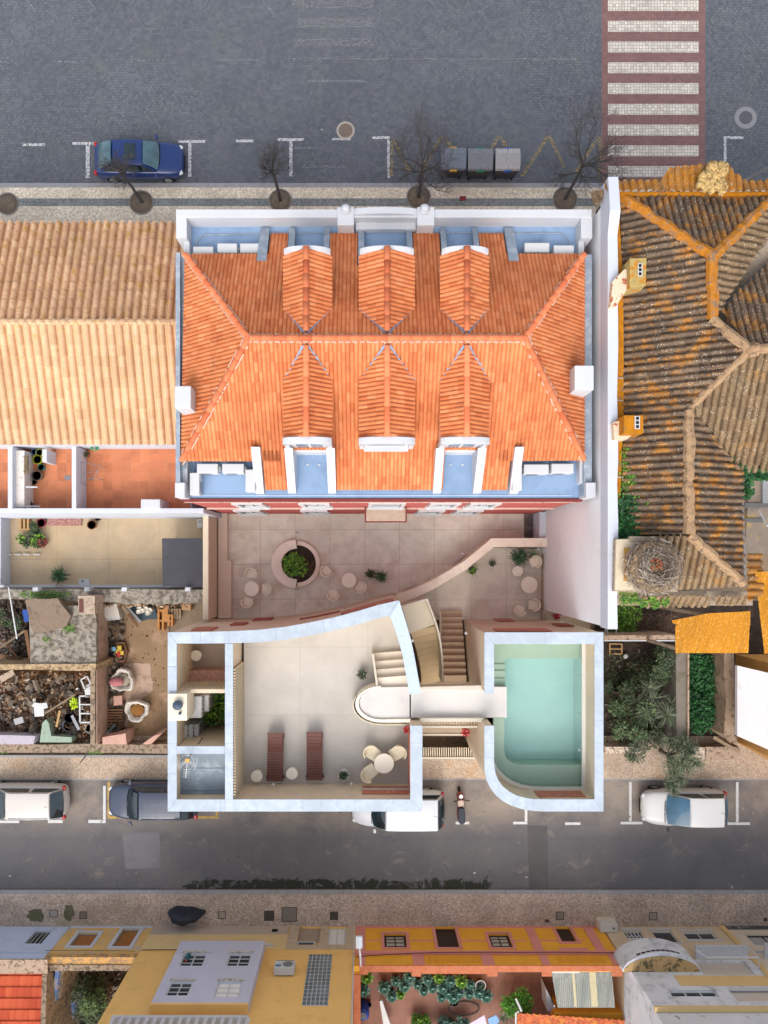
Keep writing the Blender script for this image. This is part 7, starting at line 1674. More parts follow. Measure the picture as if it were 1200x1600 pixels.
# small figure-like pot in the window
t = thing('window_plant', 'little teal and red figure behind the upper left bay window', 'ornament', (wins[0][0]+.2, BY-.05, wins[0][2])); xx = wins[0][0]+.22
MB().lathe([(.02, 0), (.1, .05), (.09, .4), (.02, .5)], (xx, BY-.0, wins[0][2]+.05), 10).build('body', PLAIN('teal_cloth', rgb(30, 96, 110)), t); MB().lathe([(.01, 0), (.06, .05), (.02, .14)], (xx, BY+.0, wins[0][2]+.52), 10).build('top', PLAIN('red_cloth', rgb(170, 60, 50)), t)
# AC
xx, zz = FW(444, 1512, -18.1); t = thing('wall_air_conditioner', 'white outdoor unit hanging on the yellow facade beside the bay', 'air conditioner', (xx, FY+.2, zz-.3)); MB().box(xx-.45, xx+.45, FY+.06, FY+.4, zz-.5, zz+.1).build('casing', CLEANWHITE, t, bevel=.02)
q = MB().lathe([(.22, 0), (.22, .015), (.18, .02), (.03, .02)], (xx+.14, 0, 0), 20); q.v = [(a, FY+.4+c, zz-.2+b) for a, b, c in [(v[0], v[1], v[2]) for v in q.v]]; q.build('fan_guard', GREYMET, t); MB().box(xx-.4, xx-.15, FY+.4, FY+.41, zz-.15, zz-.02).build('badge_plate', PLAIN('blue_plate', rgb(60, 120, 160)), t); MB().box(xx-.4, xx+.4, FY, FY+.38, zz-.56, zz-.51).build('bracket', DARKMET, t)
# glass block grid
xa, za = FW(483, 1492, FY); xb, zb = FW(476, 1572, FY); xw_ = 1.08
gp = MB().box(xa, xa+xw_, FY, FY+.03, za, zb).build('glass_block_window', PLAIN('grey_joint', rgb(190, 190, 188)), yh); mb = MB()
nx, nz = 6, 14
for i in range(nx):
    for j in range(nz): a = xa+xw_*i/nx; c = za+(zb-za)*j/nz; mb.box(a+.02, a+xw_/nx-.02, FY+.03, FY+.045, c+.03, c+(zb-za)/nz-.03)
o = mb.build('glass_blocks', GLASS, gp); o['kind'] = 'stuff'
# white striped balcony at the bottom edge
zb0 = FW(300, 1588, -18.0)[1]; bm_ = MB(); xa, xb = PX(175, zb0), PX(388, zb0)
bm_.box(xa, xb, FY, -17.95, zb0, zb0+.14); o = bm_.build('balcony', WHITE, yh); mb = MB(); x = xa+.05
while x < xb: mb.box(x, x+.14, -18.02, -17.96, zb0+.14, zb0+1.1); x += .33
mb.box(xa, xb, -18.03, -17.95, zb0+1.1, zb0+1.2); mb.build('railing', WHITE, o)
MB().tube([(X1+.02, FY+.03, 0), (X1+.02, FY+.03, 10)], .035, 6).build('downpipe', WHITE, yh)

# --- orange and pink house
oh = thing('orange_house', 'single storey orange house with pink trim, louvre bands and roof terrace', 'house', (5.5, FY, 0))
OM = MAT('saffron_paint', rgb(232, 168, 58), .06, 1, .85, fine=.03); PK = MAT('dusty_pink_trim', rgb(214, 142, 132), .06, 1.2, .85, fine=.03); OC = MAT('terracotta_coping', rgb(182, 110, 76), .1, 3, .8, stain=rgb(176, 92, 56), sth=(.5, .65), ss=5)
OX0, OX1 = -.58, 11.75
hs = [(.83, 1.75, .6, 1.95), (3.3, 4.45, .05, 2.1), (5.85, 6.78, .6, 1.95), (9.12, 10.0, .05, 2.0)]
def hpx(a, b, c, d): xa = FW(a, d, FY)[0]; xb = FW(b, d, FY)[0]; return (xa, xb, FW(a, c, FY)[1], FW(a, d, FY)[1])
hs = [hpx(601, 636, 1459, 1481), hpx(685, 718, 1449, 1481), hpx(769, 802, 1459, 1481), hpx(878, 902, 1449, 1472)]
front(oh, OX0, OX1, 0, 3.7, OM, hs, back=.12, d=.14)
for i, h in enumerate(hs):
    surround(oh, h, PK, .15, sill=(i in (0, 2)))
    if i in (0, 2): opening(oh, h, PLAIN('dark_brown_frame', rgb(66, 42, 38)), PLAIN('pale_curtain', rgb(176, 172, 162)), d=.14, fr=.11, cols=2, rows=4)
    else: opening(oh, h, PLAIN('dark_brown_frame', rgb(66, 42, 38)), PLAIN('dark_brown_door', rgb(58, 42, 36)), d=.14, fr=.1, nm='door')
m = MB()
th0, th1 = FY, FY+.03
for px in (556+8, 832, 925): 
    x = PX(px, 1.0); m.box(x-.22, x+.22, th0, th1, .3, 2.62)
segs = [(OX0, hs[1][0]-.15), (hs[1][1]+.15, hs[3][0]-.15), (hs[3][1]+.15, OX1)]
for a, b in segs: m.box(a, b, th0, FY+.035, 0, .28)
m.build('pilasters', PK, oh)
m = MB(); zl = FW(600, 1473, FY)[1]
for a, b in ((PX(575, zl), hs[0][0]-.16), (hs[0][1]+.16, hs[1][0]-.16), (hs[1][1]+.16, hs[2][0]-.16), (hs[2][1]+.16, PX(822, zl)), (PX(842, zl), hs[3][0]-.16), (hs[3][1]+.16, PX(915, zl))): m.box(a, b, FY, FY+.02, 1.45, 1.53)
m.build('thin_band', PK, oh)
m = MB().box(OX0, OX1+.1, FY, FY+.14, 2.62, 2.78); m.build('cornice', PK, oh, bevel=.02); MB().box(PX(877, 2.3)-.1, PX(915, 2.3)+.1, FY+.0, FY+.032, 2.18, 2.45).build('door_lintel', PK, oh)
m = MB()
for px0, px1 in ((645, 663), (753, 772), (560, 571), (845, 858), (955, 975)): m.box(PX(px0, 3.3), PX(px1, 3.3), FY, FY+.03, 2.79, 3.7)
m.build('parapet_pilasters', PK, oh)
for px0, px1 in ((664, 752), (870, 945)):
    mb = MB(); x = PX(px0, 3.3)+.05
    while x < PX(px1, 3.3): mb.box(x, x+.05, FY, FY+.04, 2.95, 3.45); x += .13
    mb.build('louvres', OM, oh)
cpz = 3.7
mb = MB(); 
for a, b, dy in ((562, 575, .34), (575, 643, .22), (643, 658, .42), (658, 761, .3), (761, 777, .42), (777, 846, .22), (846, 862, .42), (955, 972, .42)): mb.box(PX(a, cpz)+.002, PX(b, cpz)-.002, FY-dy-.02, FY+.05, cpz, cpz+.06)
mb.box(PX(862, cpz)+.002, PX(955, cpz)-.002, FY-.2, FY+.05, cpz, cpz+.06); cps = mb.build('coping', OC, oh)
TFZ = 1.6
RTD = slab_mat('terrace_red_tiles', rgb(134, 94, 78), .4, .4, rgb(130, 84, 68), .012, .1, per=.1)
MB().box(OX0+.05, OX1-.05, -26, FY-.28, 0, TFZ).build('terrace_floor', RTD, oh)
mb = MB().box(OX0, OX0+.28, -26, FY-.3, TFZ, cpz); mb.build('side_wall', OM, oh); MB().box(OX0-.02, OX0+.3, -26, FY-.37, cpz, cpz+.05).build('coping', OC, oh)
# street lamp on the orange facade corner
xx, zz = PX(560, 4), 3.9; t = thing('street_lamp', 'silver street lamp on a bracket at the orange house corner', 'street lamp', (xx, FY, 3.2)); 
a = P3(564, 1511, 3.6); b = P3(561, 1476, 5.2)
MB().tube([a, P3(563, 1495, 4.9), b], .045, 8).build('arm', CLEANWHITE, t, smooth=True)
MB().obox(b+Vector((0, .12, .02)), (.3, .55, .1)).build('lamp_head', PLAIN('lamp_grey', rgb(196, 200, 204), .4), t, bevel=.03); MB().obox(a, (.14, .14, .3)).build('bracket', GREYMET, t)
# corrugated canopy
CORR = tile_mat('grey_corrugated', [rgb(134, 138, 132), rgb(146, 148, 140), rgb(126, 130, 126)], lichen=rgb(176, 172, 160), lth=(.6, .7), ls=6, dirt=rgb(120, 116, 102), dth=(.55, .7), ds=5, grain=.12)
cp_ = thing('corrugated_canopy', 'grey corrugated canopy on the right of the orange terrace', 'canopy', P3(905, 1545, 3)); pl_ = plane3(P3(862, 1515, 3.6), P3(955, 1515, 3.6), P3(900, 1574, 3.2)); mb = MB(); tiles(mb, [ray(x, y, pl_) for x, y in ((861, 1515), (955, 1513), (961, 1574), (871, 1574))], wd=.1, amp=.03, course=3, step=.0)
mb.build('sheet', CORR, cp_); mb = MB()
for x0, x1 in ((893, 897), (920, 930)): mb.add([ray(x, y, pl_)+Vector((0, 0, .045)) for x, y in ((x0, 1518), (x1, 1518), (x1+4, 1572), (x0+4, 1572))]+[ray(x, y, pl_)+Vector((0, 0, .055)) for x, y in ((x0, 1518), (x1, 1518), (x1+4, 1572), (x0+4, 1572))], [(0, 1, 2, 3), (7, 6, 5, 4), (0, 4, 5, 1), (1, 5, 6, 2), (2, 6, 7, 3), (3, 7, 4, 0)])
mb.build('clear_strips', MAT('yellowed_strip', rgb(178, 168, 136), .08, 3), cp_); mb = MB()
a = P3(862, 1516, 3.6); b = P3(955, 1514, 3.6); mb.obox((a+b)/2+Vector((-.9, 0, .05)), (1.6, .22, .08)); mb.build('mortar_edge', WHITE, cp_)
for x, y in ((866, 1572), (957, 1572)): p = P3(x, y, 3.1); MB().box(p.x-.04, p.x+.04, p.y-.04, p.y+.04, TFZ, 3.1).build('post', GREYMET, cp_)
solo(MB().pprism([(866, 1584), (990, 1583), (1000, 1606), (870, 1606)], TFZ, 3.0), 'terrace_block', OM, 'saffron painted flat block below the corrugated canopy', 'annexe')
mb = MB(); pl_ = plane3(P3(806, 1582, 3.3), P3(990, 1594, 3.3), P3(900, 1625, 2.6)); tiles(mb, [ray(x, y, pl_) for x, y in ((808, 1581), (992, 1593), (994, 1640), (808, 1640))], wd=.3, amp=.06, course=.4, step=.04)
t = thing('tiled_lean_to', 'red and orange tiled lean-to roof at the bottom picture edge', 'roof', P3(900, 1595, 2)); mb.build('tiles', tile_mat('mottled_red_tile', [rgb(170, 84, 52), rgb(196, 104, 64), rgb(190, 120, 50)], dirt=rgb(120, 70, 50), dth=(.5, .6), ds=6), t); MB().tube([P3(806, 1606, 3.3), P3(806, 1583, 3.4), P3(811, 1580, 3.4)], .04, 6).build('pipe', CLEANWHITE, t); MB().tube([P3(806, 1560, 3.3), P3(815, 1580, 3.4)], .05, 6).build('flue', CLEANWHITE, t)
solo(MB().pprism([(853, 1545), (871, 1580), (855, 1580)], TFZ, 2.6), 'white_partition', WALLBLUE, 'small triangular white wall beside the canopy', 'wall')
# plants on the terrace
def cabbage(x, y, lb, mat=G5, r=.32, z=TFZ):
    p = P3(x, y, z+.5); p.z = z; t = thing('potted_kale', lb, 'potted plant', p, 'plants on the orange house terrace'); MB().lathe([(.13, 0), (.17, .3), (.14, .3), (.12, .25), (.01, .25)], p, 14).build('pot', PLAIN('black_pot', rgb(44, 42, 42)), t)
    mb = MB()
    for k in range(34):
        a = k*2.4; e = .1+.9*k/34; leaf(mb, p+Vector((0, 0, .35+.25*k/34)), Vector((cos(a)*cos(e), sin(a)*cos(e), sin(e)*.8)), r*(1.15-.6*k/34), r*.62, .25)
    mb.build('foliage', mat, t)
kl = [(573, 1530), (568, 1550), (600, 1545), (612, 1558), (618, 1535), (632, 1542), (626, 1556), (640, 1528), (652, 1540), (662, 1550), (668, 1532), (676, 1545), (686, 1530), (692, 1545), (690, 1560), (700, 1553), (704, 1535), (708, 1560), (721, 1536), (717, 1553), (735, 1540), (733, 1555), (760, 1558), (748, 1552)]
KL = {2: 'left end of the bed, upper of two', 3: 'second along the front edge of the bed', 4: 'close under the coping, left part of bed', 5: 'left part of bed, centre of its clump', 6: 'front edge of the bed, third from left', 7: 'touching the coping at the projecting block',
  8: 'middle of the bed below the projecting coping', 9: 'front edge near the middle of the bed', 10: 'against the coping, just right of the block', 11: 'centre of the bed, large and round', 12: 'against the coping right of centre', 13: 'right of centre in the bed', 14: 'front edge directly below the centre', 15: 'front edge right of centre',
  16: 'rear of the bed near its right third', 17: 'frontmost plant above the dark tub', 18: 'right third of bed, rear plant', 19: 'right third of bed, front plant', 20: 'rear plant left of the hoop pot', 21: 'front plant left of the hoop pot'}
nr = [None, 'in the corner by the street lamp', 'below the corner kale near the drum']
for i, (x, y) in enumerate(kl):
    row = 'upper' if y < 1540 else ('middle' if y < 1551 else 'lower'); where = {0: 'in the corner below the street lamp', 1: 'just above the blue drum', 22: 'right end of the row beside the hoop pot', 23: 'under the round hoop pot'}.get(i)
    cabbage(x, y, 'blue green kale '+(where or KL[i]), r=rnd.uniform(.26, .38), mat=G5 if i % 6 else G1)
t = pot(751, 1540, TFZ, .2, .4, 'empty dark pot with pale hoop rim among the kale', n=10, L=.2); MB().tube([P3(751, 1540, TFZ+.45)+Vector((.24*cos(a/10*pi), .24*sin(a/10*pi), 0)) for a in range(21)], .02, 5).build('hoop', CLEANWHITE, t)
tree('round_bush', 'round bright green bush on the orange house terrace', (*P(800, 1552, TFZ), TFZ), 1.2, [(rnd.uniform(-.45, .45), rnd.uniform(-.4, .4), rnd.uniform(.7, 1.1), .34) for _ in range(12)], leaf_mat('vivid_green_leaves', rgb(40, 96, 20), rgb(70, 132, 30), rgb(110, 160, 50)), 120, .13, .07, 'bush', tr=.05)
tree('wispy_shrub', 'wispy grey twiggy shrub under the round green bush', (*P(792, 1580, TFZ), TFZ), 1.0, rc(5, .4, .5, 1.0, .3), G3, 30, .5, .02, 'shrub', fr=True, tr=.03)
for i, (x, y) in enumerate([(655, 1592), (668, 1596), (690, 1594), (705, 1598), (720, 1595)]): tree('low_shrub', ('green shrub at the bottom edge, leftmost of five', 'yellow green shrub at the bottom edge, second of five', 'dark shrub at the bottom edge, middle of five', 'green shrub at the bottom edge, fourth of five', 'dark shrub at the bottom edge, right end')[i], (*P(x, y, TFZ), TFZ), .8, rc(5, .25, .3, .7, .28), (G1, G1, G5, G6, G5)[i], 80, .14, .09, 'shrub', 'shrubs along the bottom edge', .03)
t = thing('blue_drum', 'big blue plastic drum in the terrace corner', 'drum', P3(568, 1580, TFZ)); c_ = P3(567, 1583, TFZ+.7); c_.z = TFZ; MB().lathe([(.27, 0), (.3, .1), (.3, .8), (.24, .88), (.05, .9)], c_, 22).build('body', PLAIN('royal_blue_plastic', rgb(22, 52, 132), .4), t, smooth=True); MB().lathe([(.16, .88), (.17, .93), (.01, .94)], c_, 18).build('lid', PLAIN('dark_lid', rgb(40, 44, 54)), t)
bucket('flower_pot', 576, 1570, TFZ, .14, .25, rgb(96, 62, 50), 'brown clay pot right of the blue drum', 'pot'); bucket('bucket', 710, 1566, TFZ, .2, .2, rgb(40, 36, 34), 'dark tub under the kale rows')
mb = MB(); mb.tube([P3(725+24*cos(a/16*2*pi), 1576+11*sin(a/16*2*pi), TFZ+.05) for a in range(17)], .025, 5); solo(mb, 'garden_hose', PLAIN('grey_hose', rgb(70, 68, 70)), 'coiled dark garden hose on the red tiles', 'hose')
solo(MB().pprism([(593, 1565), (597, 1563), (606, 1590), (612, 1606), (600, 1606)], TFZ+.3, TFZ+.5), 'white_sheet', CLEANWHITE, 'crumpled white strip of cloth on the terrace', 'cloth')
solo(MB().pprism([(733, 1600), (757, 1586), (762, 1606), (740, 1606)], TFZ+.8, TFZ+.84), 'lilac_cloth', PLAIN('lilac_cloth', rgb(196, 186, 206)), 'lilac cloth at the bottom picture edge', 'cloth'); solo(MB().pprism([(762, 1592), (775, 1586), (782, 1596), (766, 1606)], TFZ+.8, TFZ+.84), 'blue_cloth', PLAIN('sky_blue_cloth', rgb(120, 160, 206)), 'sky blue cloth beside the lilac one', 'cloth')

# --- white house with arched balcony
wh = thing('white_house', 'pale house with arched stained balcony and white railings', 'house', (14.6, FY, 0))
WBM = MAT('beige_pink_plaster', rgb(206, 186, 160), .07, 1, .85, stain=rgb(190, 164, 130), sth=(.52, .7), ss=1); YW = MAT('sand_yellow_paint', rgb(214, 182, 128), .05, 1, .85); WST = MAT('stained_white', rgb(212, 214, 220), .05, 1.2, .85, stain=rgb(160, 160, 164), sth=(.5, .72), ss=1.6, fine=.03)
WX0, WX1 = 11.85, 17.75
hb = [hpx(985, 1010, 1463, 1470), hpx(1045, 1065, 1463, 1476), hpx(1078, 1112, 1463, 1470)]
hb = [(12.7, 13.6, .5, 1.3), (14.1, 15.1, .5, 1.7), (15.6, 17.1, .6, 1.4)]
front(wh, WX0, WX1, 0, 3.2, WBM, hb, back=5)
opening(wh, hb[0], CLEANWHITE, DARKGLASS, cols=5, rows=2, fr=.05); opening(wh, hb[1], WHITE, DARKGLASS, cols=1, fr=.05); opening(wh, hb[2], WHITE, DARKGLASS, cols=2, fr=.07)
m = MB()
for h in hb: m.box(h[0]-.1, h[1]+.1, FY, FY+.05, h[3]+.02, h[3]+.12); m.box(h[0]-.06, h[1]+.06, FY, FY+.06, h[2]-.1, h[2]-.02)
m.build('sills', WHITE, wh)
# upper storeys
hu = [(13.0, 16.9, 3.5, 4.6)]
ho = (PX(1085, 4.2), PX(1140, 4.2), 3.3, 4.45)
ho = (15.0, 17.3, 3.3, 4.4)
front(wh, WX0, WX1, 3.2, 5.1, WST, [ho], back=5); MB().box(ho[0], ho[1], FY-.12, FY-.08, ho[2], ho[3]).build('shutter', MAT('beige_shutter', rgb(196, 186, 174), .04, 2), wh)
MB().box(13.6, WX1-.1, FY, FY+.03, 4.5, 5.25).build('yellow_panel', YW, wh)
hv = [(12.9, 14.9, 5.55, 6.0), (15.5, 17.3, 5.35, 6.35)]
front(wh, WX0, WX1, 5.1, 6.85, WST, hv, back=5); opening(wh, hv[0], CLEANWHITE, DARKGLASS, cols=3, fr=.06); MB().box(hv[1][0], hv[1][1], FY-.12, FY-.09, hv[1][2], hv[1][3]).build('shutter', MAT('beige_shutter', rgb(196, 186, 174)), wh); MB().box(hv[1][0], hv[1][1], FY-.03, FY+.02, 5.35, 5.6).build('railing', WHITE, wh)
MB().box(WX0-.05, WX1+6, FY-.1, FY+.12, 6.85, 6.95).build('cornice', YW, wh); MB().box(WX0, WX1+6, FY-5, FY-.12, 6.85, 7.9).build('attic', MAT('mould_white', rgb(206, 208, 212), .06, 1.2, .85, stain=rgb(90, 92, 84), sth=(.62, .68), ss=3), wh)
# curved balcony, left half with barrel parapet
zb_ = 3.1
bx0, bx1 = 11.45, 14.95; n = 16; out = []
for i in range(n+1): u = i/n; out.append((bx0+(bx1-bx0)*u, FY+.12+.75*sin(pi*u)**.6))
fb = MB().prism(out+[(bx1, FY+.001), (bx0, FY+.001)], 2.9, 4.15).build('bowed_balcony', WST, wh)
inn = [(x, FY+.02+(y-FY-.02)*.8) for x, y in out]
MB().prism([(x*.97+13.2*.03, y) for x, y in inn]+[(bx1-.06, FY+.002), (bx0+.06, FY+.002)], 4.15, 4.18).build('mossy_top', MAT('mossy_tan_floor', rgb(186, 154, 106), .15, 2.5, .9, stain=rgb(96, 88, 62), sth=(.5, .58), ss=2.5), fb)
mb = MB()
for i in range(3, 12):
    a, b = Vector((*out[i], 0)), Vector((*out[i+1], 0)); m_ = (a+b)/2; d_ = b-a; mb.obox((m_.x, m_.y+.005, 4.0), (d_.length*.8, .03, .1), atan2(d_.y, d_.x))
mb.build('vent_slots', DARKMET, fb)
rb_ = MB().box(15.2, 17.6, FY, FY+.6, zb_-.1, zb_+.04); fb2 = rb_.build('balcony', WHITE, wh); mb = MB(); y_ = FY+.58
mb.tube([(14.8, y_+.35, zb_+.95), (15.25, y_, zb_+.95), (17.6, y_, zb_+.95), (17.6, FY, zb_+.95)], .04, 6); x = 15.0
while x < 17.6: mb.tube([(x, y_, zb_+.04), (x, y_, zb_+.95)], .018, 5); x += .2
mb.build('railing', CLEANWHITE, fb2)
t = thing('wall_box', 'white box cabinet on the pavement beside the orange house', 'cabinet', P3(955, 1447, .1)); a = P3(940, 1440, .9); MB().box(a.x, a.x+.85, FY+.02, FY+.42, .12, .75).build('body', MAT('pale_cabinet', rgb(200, 196, 190), .04, 3), t, bevel=.015); MB().box(a.x-.06, a.x+.95, FY+.01, FY+.5, .12, .2).build('plinth', WBM, t); MB().box(a.x+.6, a.x+.7, FY+.2, FY+.26, .75, .77).build('lock', DARKMET, t)
t = thing('black_tank', 'black round tank squeezed between orange and white houses', 'tank', (11.8, FY-.3, 2.5)); MB().lathe([(.01, 0), (.3, .05), (.34, .3), (.3, .5), (.01, .6)], (12.05, FY-.3, 2.7), 18).build('body', BLACK, t, smooth=True); MB().tube([(12.05, FY-.3, 3.2), (12.7, FY-.3, 3.1)], .06, 6).build('pipe', BLACK, t)
MB().box(11.9, 12.3, -26, FY-.6, 0, 6.6).build('side_wall', WST, wh)
# --- beige house at the right edge
bg_ = thing('beige_house', 'beige house with marbled black plinth at the right edge', 'house', (20, FY, 0)); hq = [(18.6, 20.2, .9, 1.9), (18.9, 22, 4.0, 5.2)]
front(bg_, 17.8, 26, 0, 6.85, MAT('light_beige_wall', rgb(206, 194, 176), .05, 1, .85), hq, back=5)
opening(bg_, hq[0], PLAIN('black_frame', rgb(40, 40, 42)), PLAIN('frosted_grey', rgb(164, 168, 166)), cols=2, fr=.09); opening(bg_, hq[1], WHITE, DARKGLASS, cols=3)
MB().box(17.82, 26, FY, FY+.04, 0, .42).build('plinth', MAT('black_marble', rgb(70, 72, 78), .3, 3, .35, .5, stain=rgb(140, 144, 150), sth=(.55, .62), ss=2), bg_); MB().box(17.7, 17.95, FY-.05, FY+.06, 0, 6.8).build('pilaster', YW, bg_)
MB().box(18.3, 26, FY, FY+.1, 2.5, 2.62).build('string_course', WHITE, bg_); b3 = MB().box(18.4, 26, FY, FY+.7, 3.0, 3.12).build('balcony', WHITE, bg_); mb = MB(); mb.tube([(18.4, FY, 3.95), (18.4, FY+.66, 3.95), (26, FY+.66, 3.95)], .04, 6); x = 18.4
while x < 26: mb.tube([(x, FY+.66, 3.12), (x, FY+.66, 3.95)], .015, 4); x += .22
mb.build('railing', CLEANWHITE, b3)
# covered heap on the pavement
p = P3(288, 1432, .5); p.z = .12; n = 30; vs = []; prof = [(1.05, 0), (1.0, .2), (.85, .55), (.5, .8), (.12, .88)]
for rr, z in prof:
    for i in range(n):
        a = 2*pi*i/n; k = 1+.10*sin(3*a+1)+.05*sin(7*a)+.04*noise.noise(Vector((cos(a)*3, sin(a)*3, z*3))); sy = .34 if sin(a) > 0 else .42
        vs.append(p+Vector((cos(a)*.86*rr*k, sin(a)*sy*rr*k, z)))
fs = [(j*n+i, j*n+(i+1) % n, (j+1)*n+(i+1) % n, (j+1)*n+i) for j in range(4) for i in range(n)]+[tuple(4*n+i for i in range(n))]
solo(MB().add(vs, fs), 'covered_motorcycle', MAT('navy_black_cover', rgb(34, 40, 52), .3, 4, .6, .4, bump=.03, bs=6), 'low vehicle under a crumpled black cover on the pavement', 'covered motorcycle', smooth=True)

# ================================================================== VEHICLES
def interp(tab, x):
    for (a, b) in zip(tab[:-1], tab[1:]):
        if a[0] <= x <= b[0]:
            u = (x-a[0])/(b[0]-a[0]); u = u*u*(3-2*u) if False else u
            return [p+(q-p)*u for p, q in zip(a[1:], b[1:])]
    return tab[-1][1:] if x > tab[-1][0] else tab[0][1:]
def car(name, label, px, py, rz, L, W, Hh, paint, belt, cab, roofk, kind='sedan', trim=None, tail=rgb(170, 30, 34), rails=False, sun=False, lightglass=None, group=None):
    """body profile along x (front = +x); belt: list (x/L, half width factor, z); cab: (base rear, base front, roof rear, roof front)"""
    t = thing(name, label, 'car', (0, 0, 0), group); hw = W/2
    prof = [(x*L, w_*hw, z) for x, w_, z in belt]; vs = []; fs = []; xs = [prof[0][0]+(prof[-1][0]-prof[0][0])*i/26 for i in range(27)]
    ring = None
    for x in xs:
        w_, z = interp(prof, x); zl = .22 if abs(x) < L*.44 else .30
        half = [(0, zl), (w_*.86, zl), (w_*.99, zl+.16), (w_, z*.62), (w_*.97, z*.88), (w_*.88, z), (w_*.55, z+.035), (0, z+.05)]
        r = half+[(-a, b) for a, b in half[-2:0:-1]]; ring = len(r); vs += [(x, a, b) for a, b in r]
    for i in range(len(xs)-1):
        for k in range(ring): q = (k+1) % ring; fs.append((i*ring+k, (i+1)*ring+k, (i+1)*ring+q, i*ring+q))
    fs += [tuple(range(ring)), tuple((len(xs)-1)*ring+k for k in range(ring-1, -1, -1))]
    body = MB().add(vs, fs).build('body', paint, t, smooth=True, sub=1)
    br, bf, rr, rf_ = [q*L for q in cab]; wb = hw*.90; wr = hw*roofk; zb1 = interp(prof, br)[1]+.0; zb2 = interp(prof, bf)[1]+.0; zr = Hh
    # cabin with curved roof
    st = []
    for u in (0, .12, .3, .5, .7, .88, 1):
        xr_ = rr+(rf_-rr)*u; st.append((xr_, zr-.05*(2*u-1)**2))
    n = 9; vs = []; fs = []
    for xr_, z in st:
        for k in range(n): v = -1+2*k/(n-1); vs.append((xr_+.02*0, v*wr, z-.045*v*v*abs(v)))
    for i in range(len(st)-1):
        for k in range(n-1): a = i*n+k; fs.append((a, a+n, a+n+1, a+1))
    m = len(st)
    # lower ring
    base = []
    def low(x, y, z): vs.append((x, y, z)); return len(vs)-1
    lb_ = [low(br, -wb*.92, zb1-.05), low(br, wb*.92, zb1-.05), low(bf, -wb*.95, zb2-.05), low(bf, wb*.95, zb2-.05)]
    r0 = [k for k in range(n)]; r1 = [(m-1)*n+k for k in range(n)]
    fs += [tuple(r0+[lb_[1], lb_[0]]), tuple(r1[::-1]+[lb_[2], lb_[3]])]
    sl_ = [i*n for i in range(m)]; sr_ = [i*n+n-1 for i in range(m)]
    fs += [tuple(sl_[::-1]+[lb_[0], lb_[2]]), tuple(sr_+[lb_[3], lb_[1]])]
    cabin = MB().add(vs, fs).build('cabin', paint, t, smooth=False, bevel=.02)
    A = {'rfl': (rf_, wr, zr-.095), 'rfr': (rf_, -wr, zr-.095), 'rrl': (rr, wr, zr-.095), 'rrr': (rr, -wr, zr-.095), 'bfl': (bf, wb*.95, zb2+.03), 'bfr': (bf, -wb*.95, zb2+.03), 'brl': (br, wb*.92, zb1+.03), 'brr': (br, -wb*.92, zb1+.03)}
    # curved windscreens: grid patches between roof edge curve and base
    def screen(nm, fx, bx, zt_, zb_2, w_t, w_b, sgn, ins=.07, bow=.06):
        vs = []; fs = []; nu, nv = 10, 5
        for j in range(nv+1):
            v = ins+(1-2*ins)*j/nv
            for i in range(nu+1):
                u = -1+2*i/nu; u2 = u*(1-ins*1.3); w_ = w_t+(w_b-w_t)*v; x = fx+(bx-fx)*v+sgn*(bow*(1-u*u)*v+.035*sin(pi*v)+.015); z = zt_+(zb_2-zt_)*v+.03*sin(pi*v)+.02-.03*u*u*(1-v)+.02
                vs.append((x, u2*w_, z))
        for j in range(nv):
            for i in range(nu): a = j*(nu+1)+i; fs.append((a, a+1, a+nu+2, a+nu+1) if sgn < 0 else (a, a+nu+1, a+nu+2, a+1))
        return MB().add(vs, fs).build(nm, lightglass or CARGLASS, t, smooth=True)
    screen('windshield', rf_, bf, zr-.05, zb2+.02, wr, wb*.96, 1, bow=.10); screen('rear_window', rr, br, zr-.05, zb1+.03, wr, wb*.92, -1, bow=.05)
    for s, (a, b, c, e) in ((1, ('rrl', 'rfl', 'bfl', 'brl')), (-1, ('brr', 'bfr', 'rfr', 'rrr'))):
        q = [Vector(A[k]) for k in (a, b, c, e)]
        mid = .46; q1 = [q[0], q[0].lerp(q[1], mid), q[3].lerp(q[2], mid), q[3]]; q2 = [q[0].lerp(q[1], mid), q[1], q[2], q[3].lerp(q[2], mid)]
        for qq in (q1, q2): 
            mb = MB().panel(qq if True else qq[::-1], (.07, .12)); 
            nn = (qq[1]-qq[0]).cross(qq[3]-qq[0])
            if nn.y*s < 0: mb = MB().panel(qq[::-1], (.12, .07)) if False else MB().panel([qq[1], qq[0], qq[3], qq[2]], (.07, .12))
            mb.build('side_window', CARGLASS, t)
    for sx in (-.31, .31):
        for sy in (-1, 1):
            wl = MB(); r = .31; wl.lathe([(r-.04, -.10), (r, -.07), (r, .07), (r-.04, .10)], n=24); w1 = wl.build('wheel', BLACK, t); w1.rotation_euler = (radians(90), 0, 0); w1.location = (sx*L, sy*(hw-.12), r)
            MB().lathe([(.19, -.105), (.2, -.09), (.2, .09), (.19, .108), (.05, .115)], n=18).build('rim', GREYMET, w1)
    for sy in (-1, 1):
        x, (w_, z) = L*.47, interp(prof, L*.47); 
        MB().obox((L*.462, sy*w_*.80, z*.86), (.20, .30, .14), sy*-.5).build('headlight', HEADL, t, bevel=.04)
        w_, z = interp(prof, -L*.465); MB().obox((-L*.472, sy*w_*.86, z*.86), (.16, .22, .2), sy*.35).build('tail_light', PLAIN('red_lamp_lens', tail, .25, .6), t, bevel=.03)
        xm = bf-.08; MB().obox((xm, sy*(hw+.09), zb2+.06), (.13, .2, .13), sy*.2).build('side_mirror', trim or paint, t, bevel=.035)
    MB().obox((-L*.497, 0, .5), (.02, .5, .12)).build('number_plate', CLEANWHITE, t); MB().obox((L*.497, 0, .42), (.03, .7, .12)).build('grille', BLACK, t)
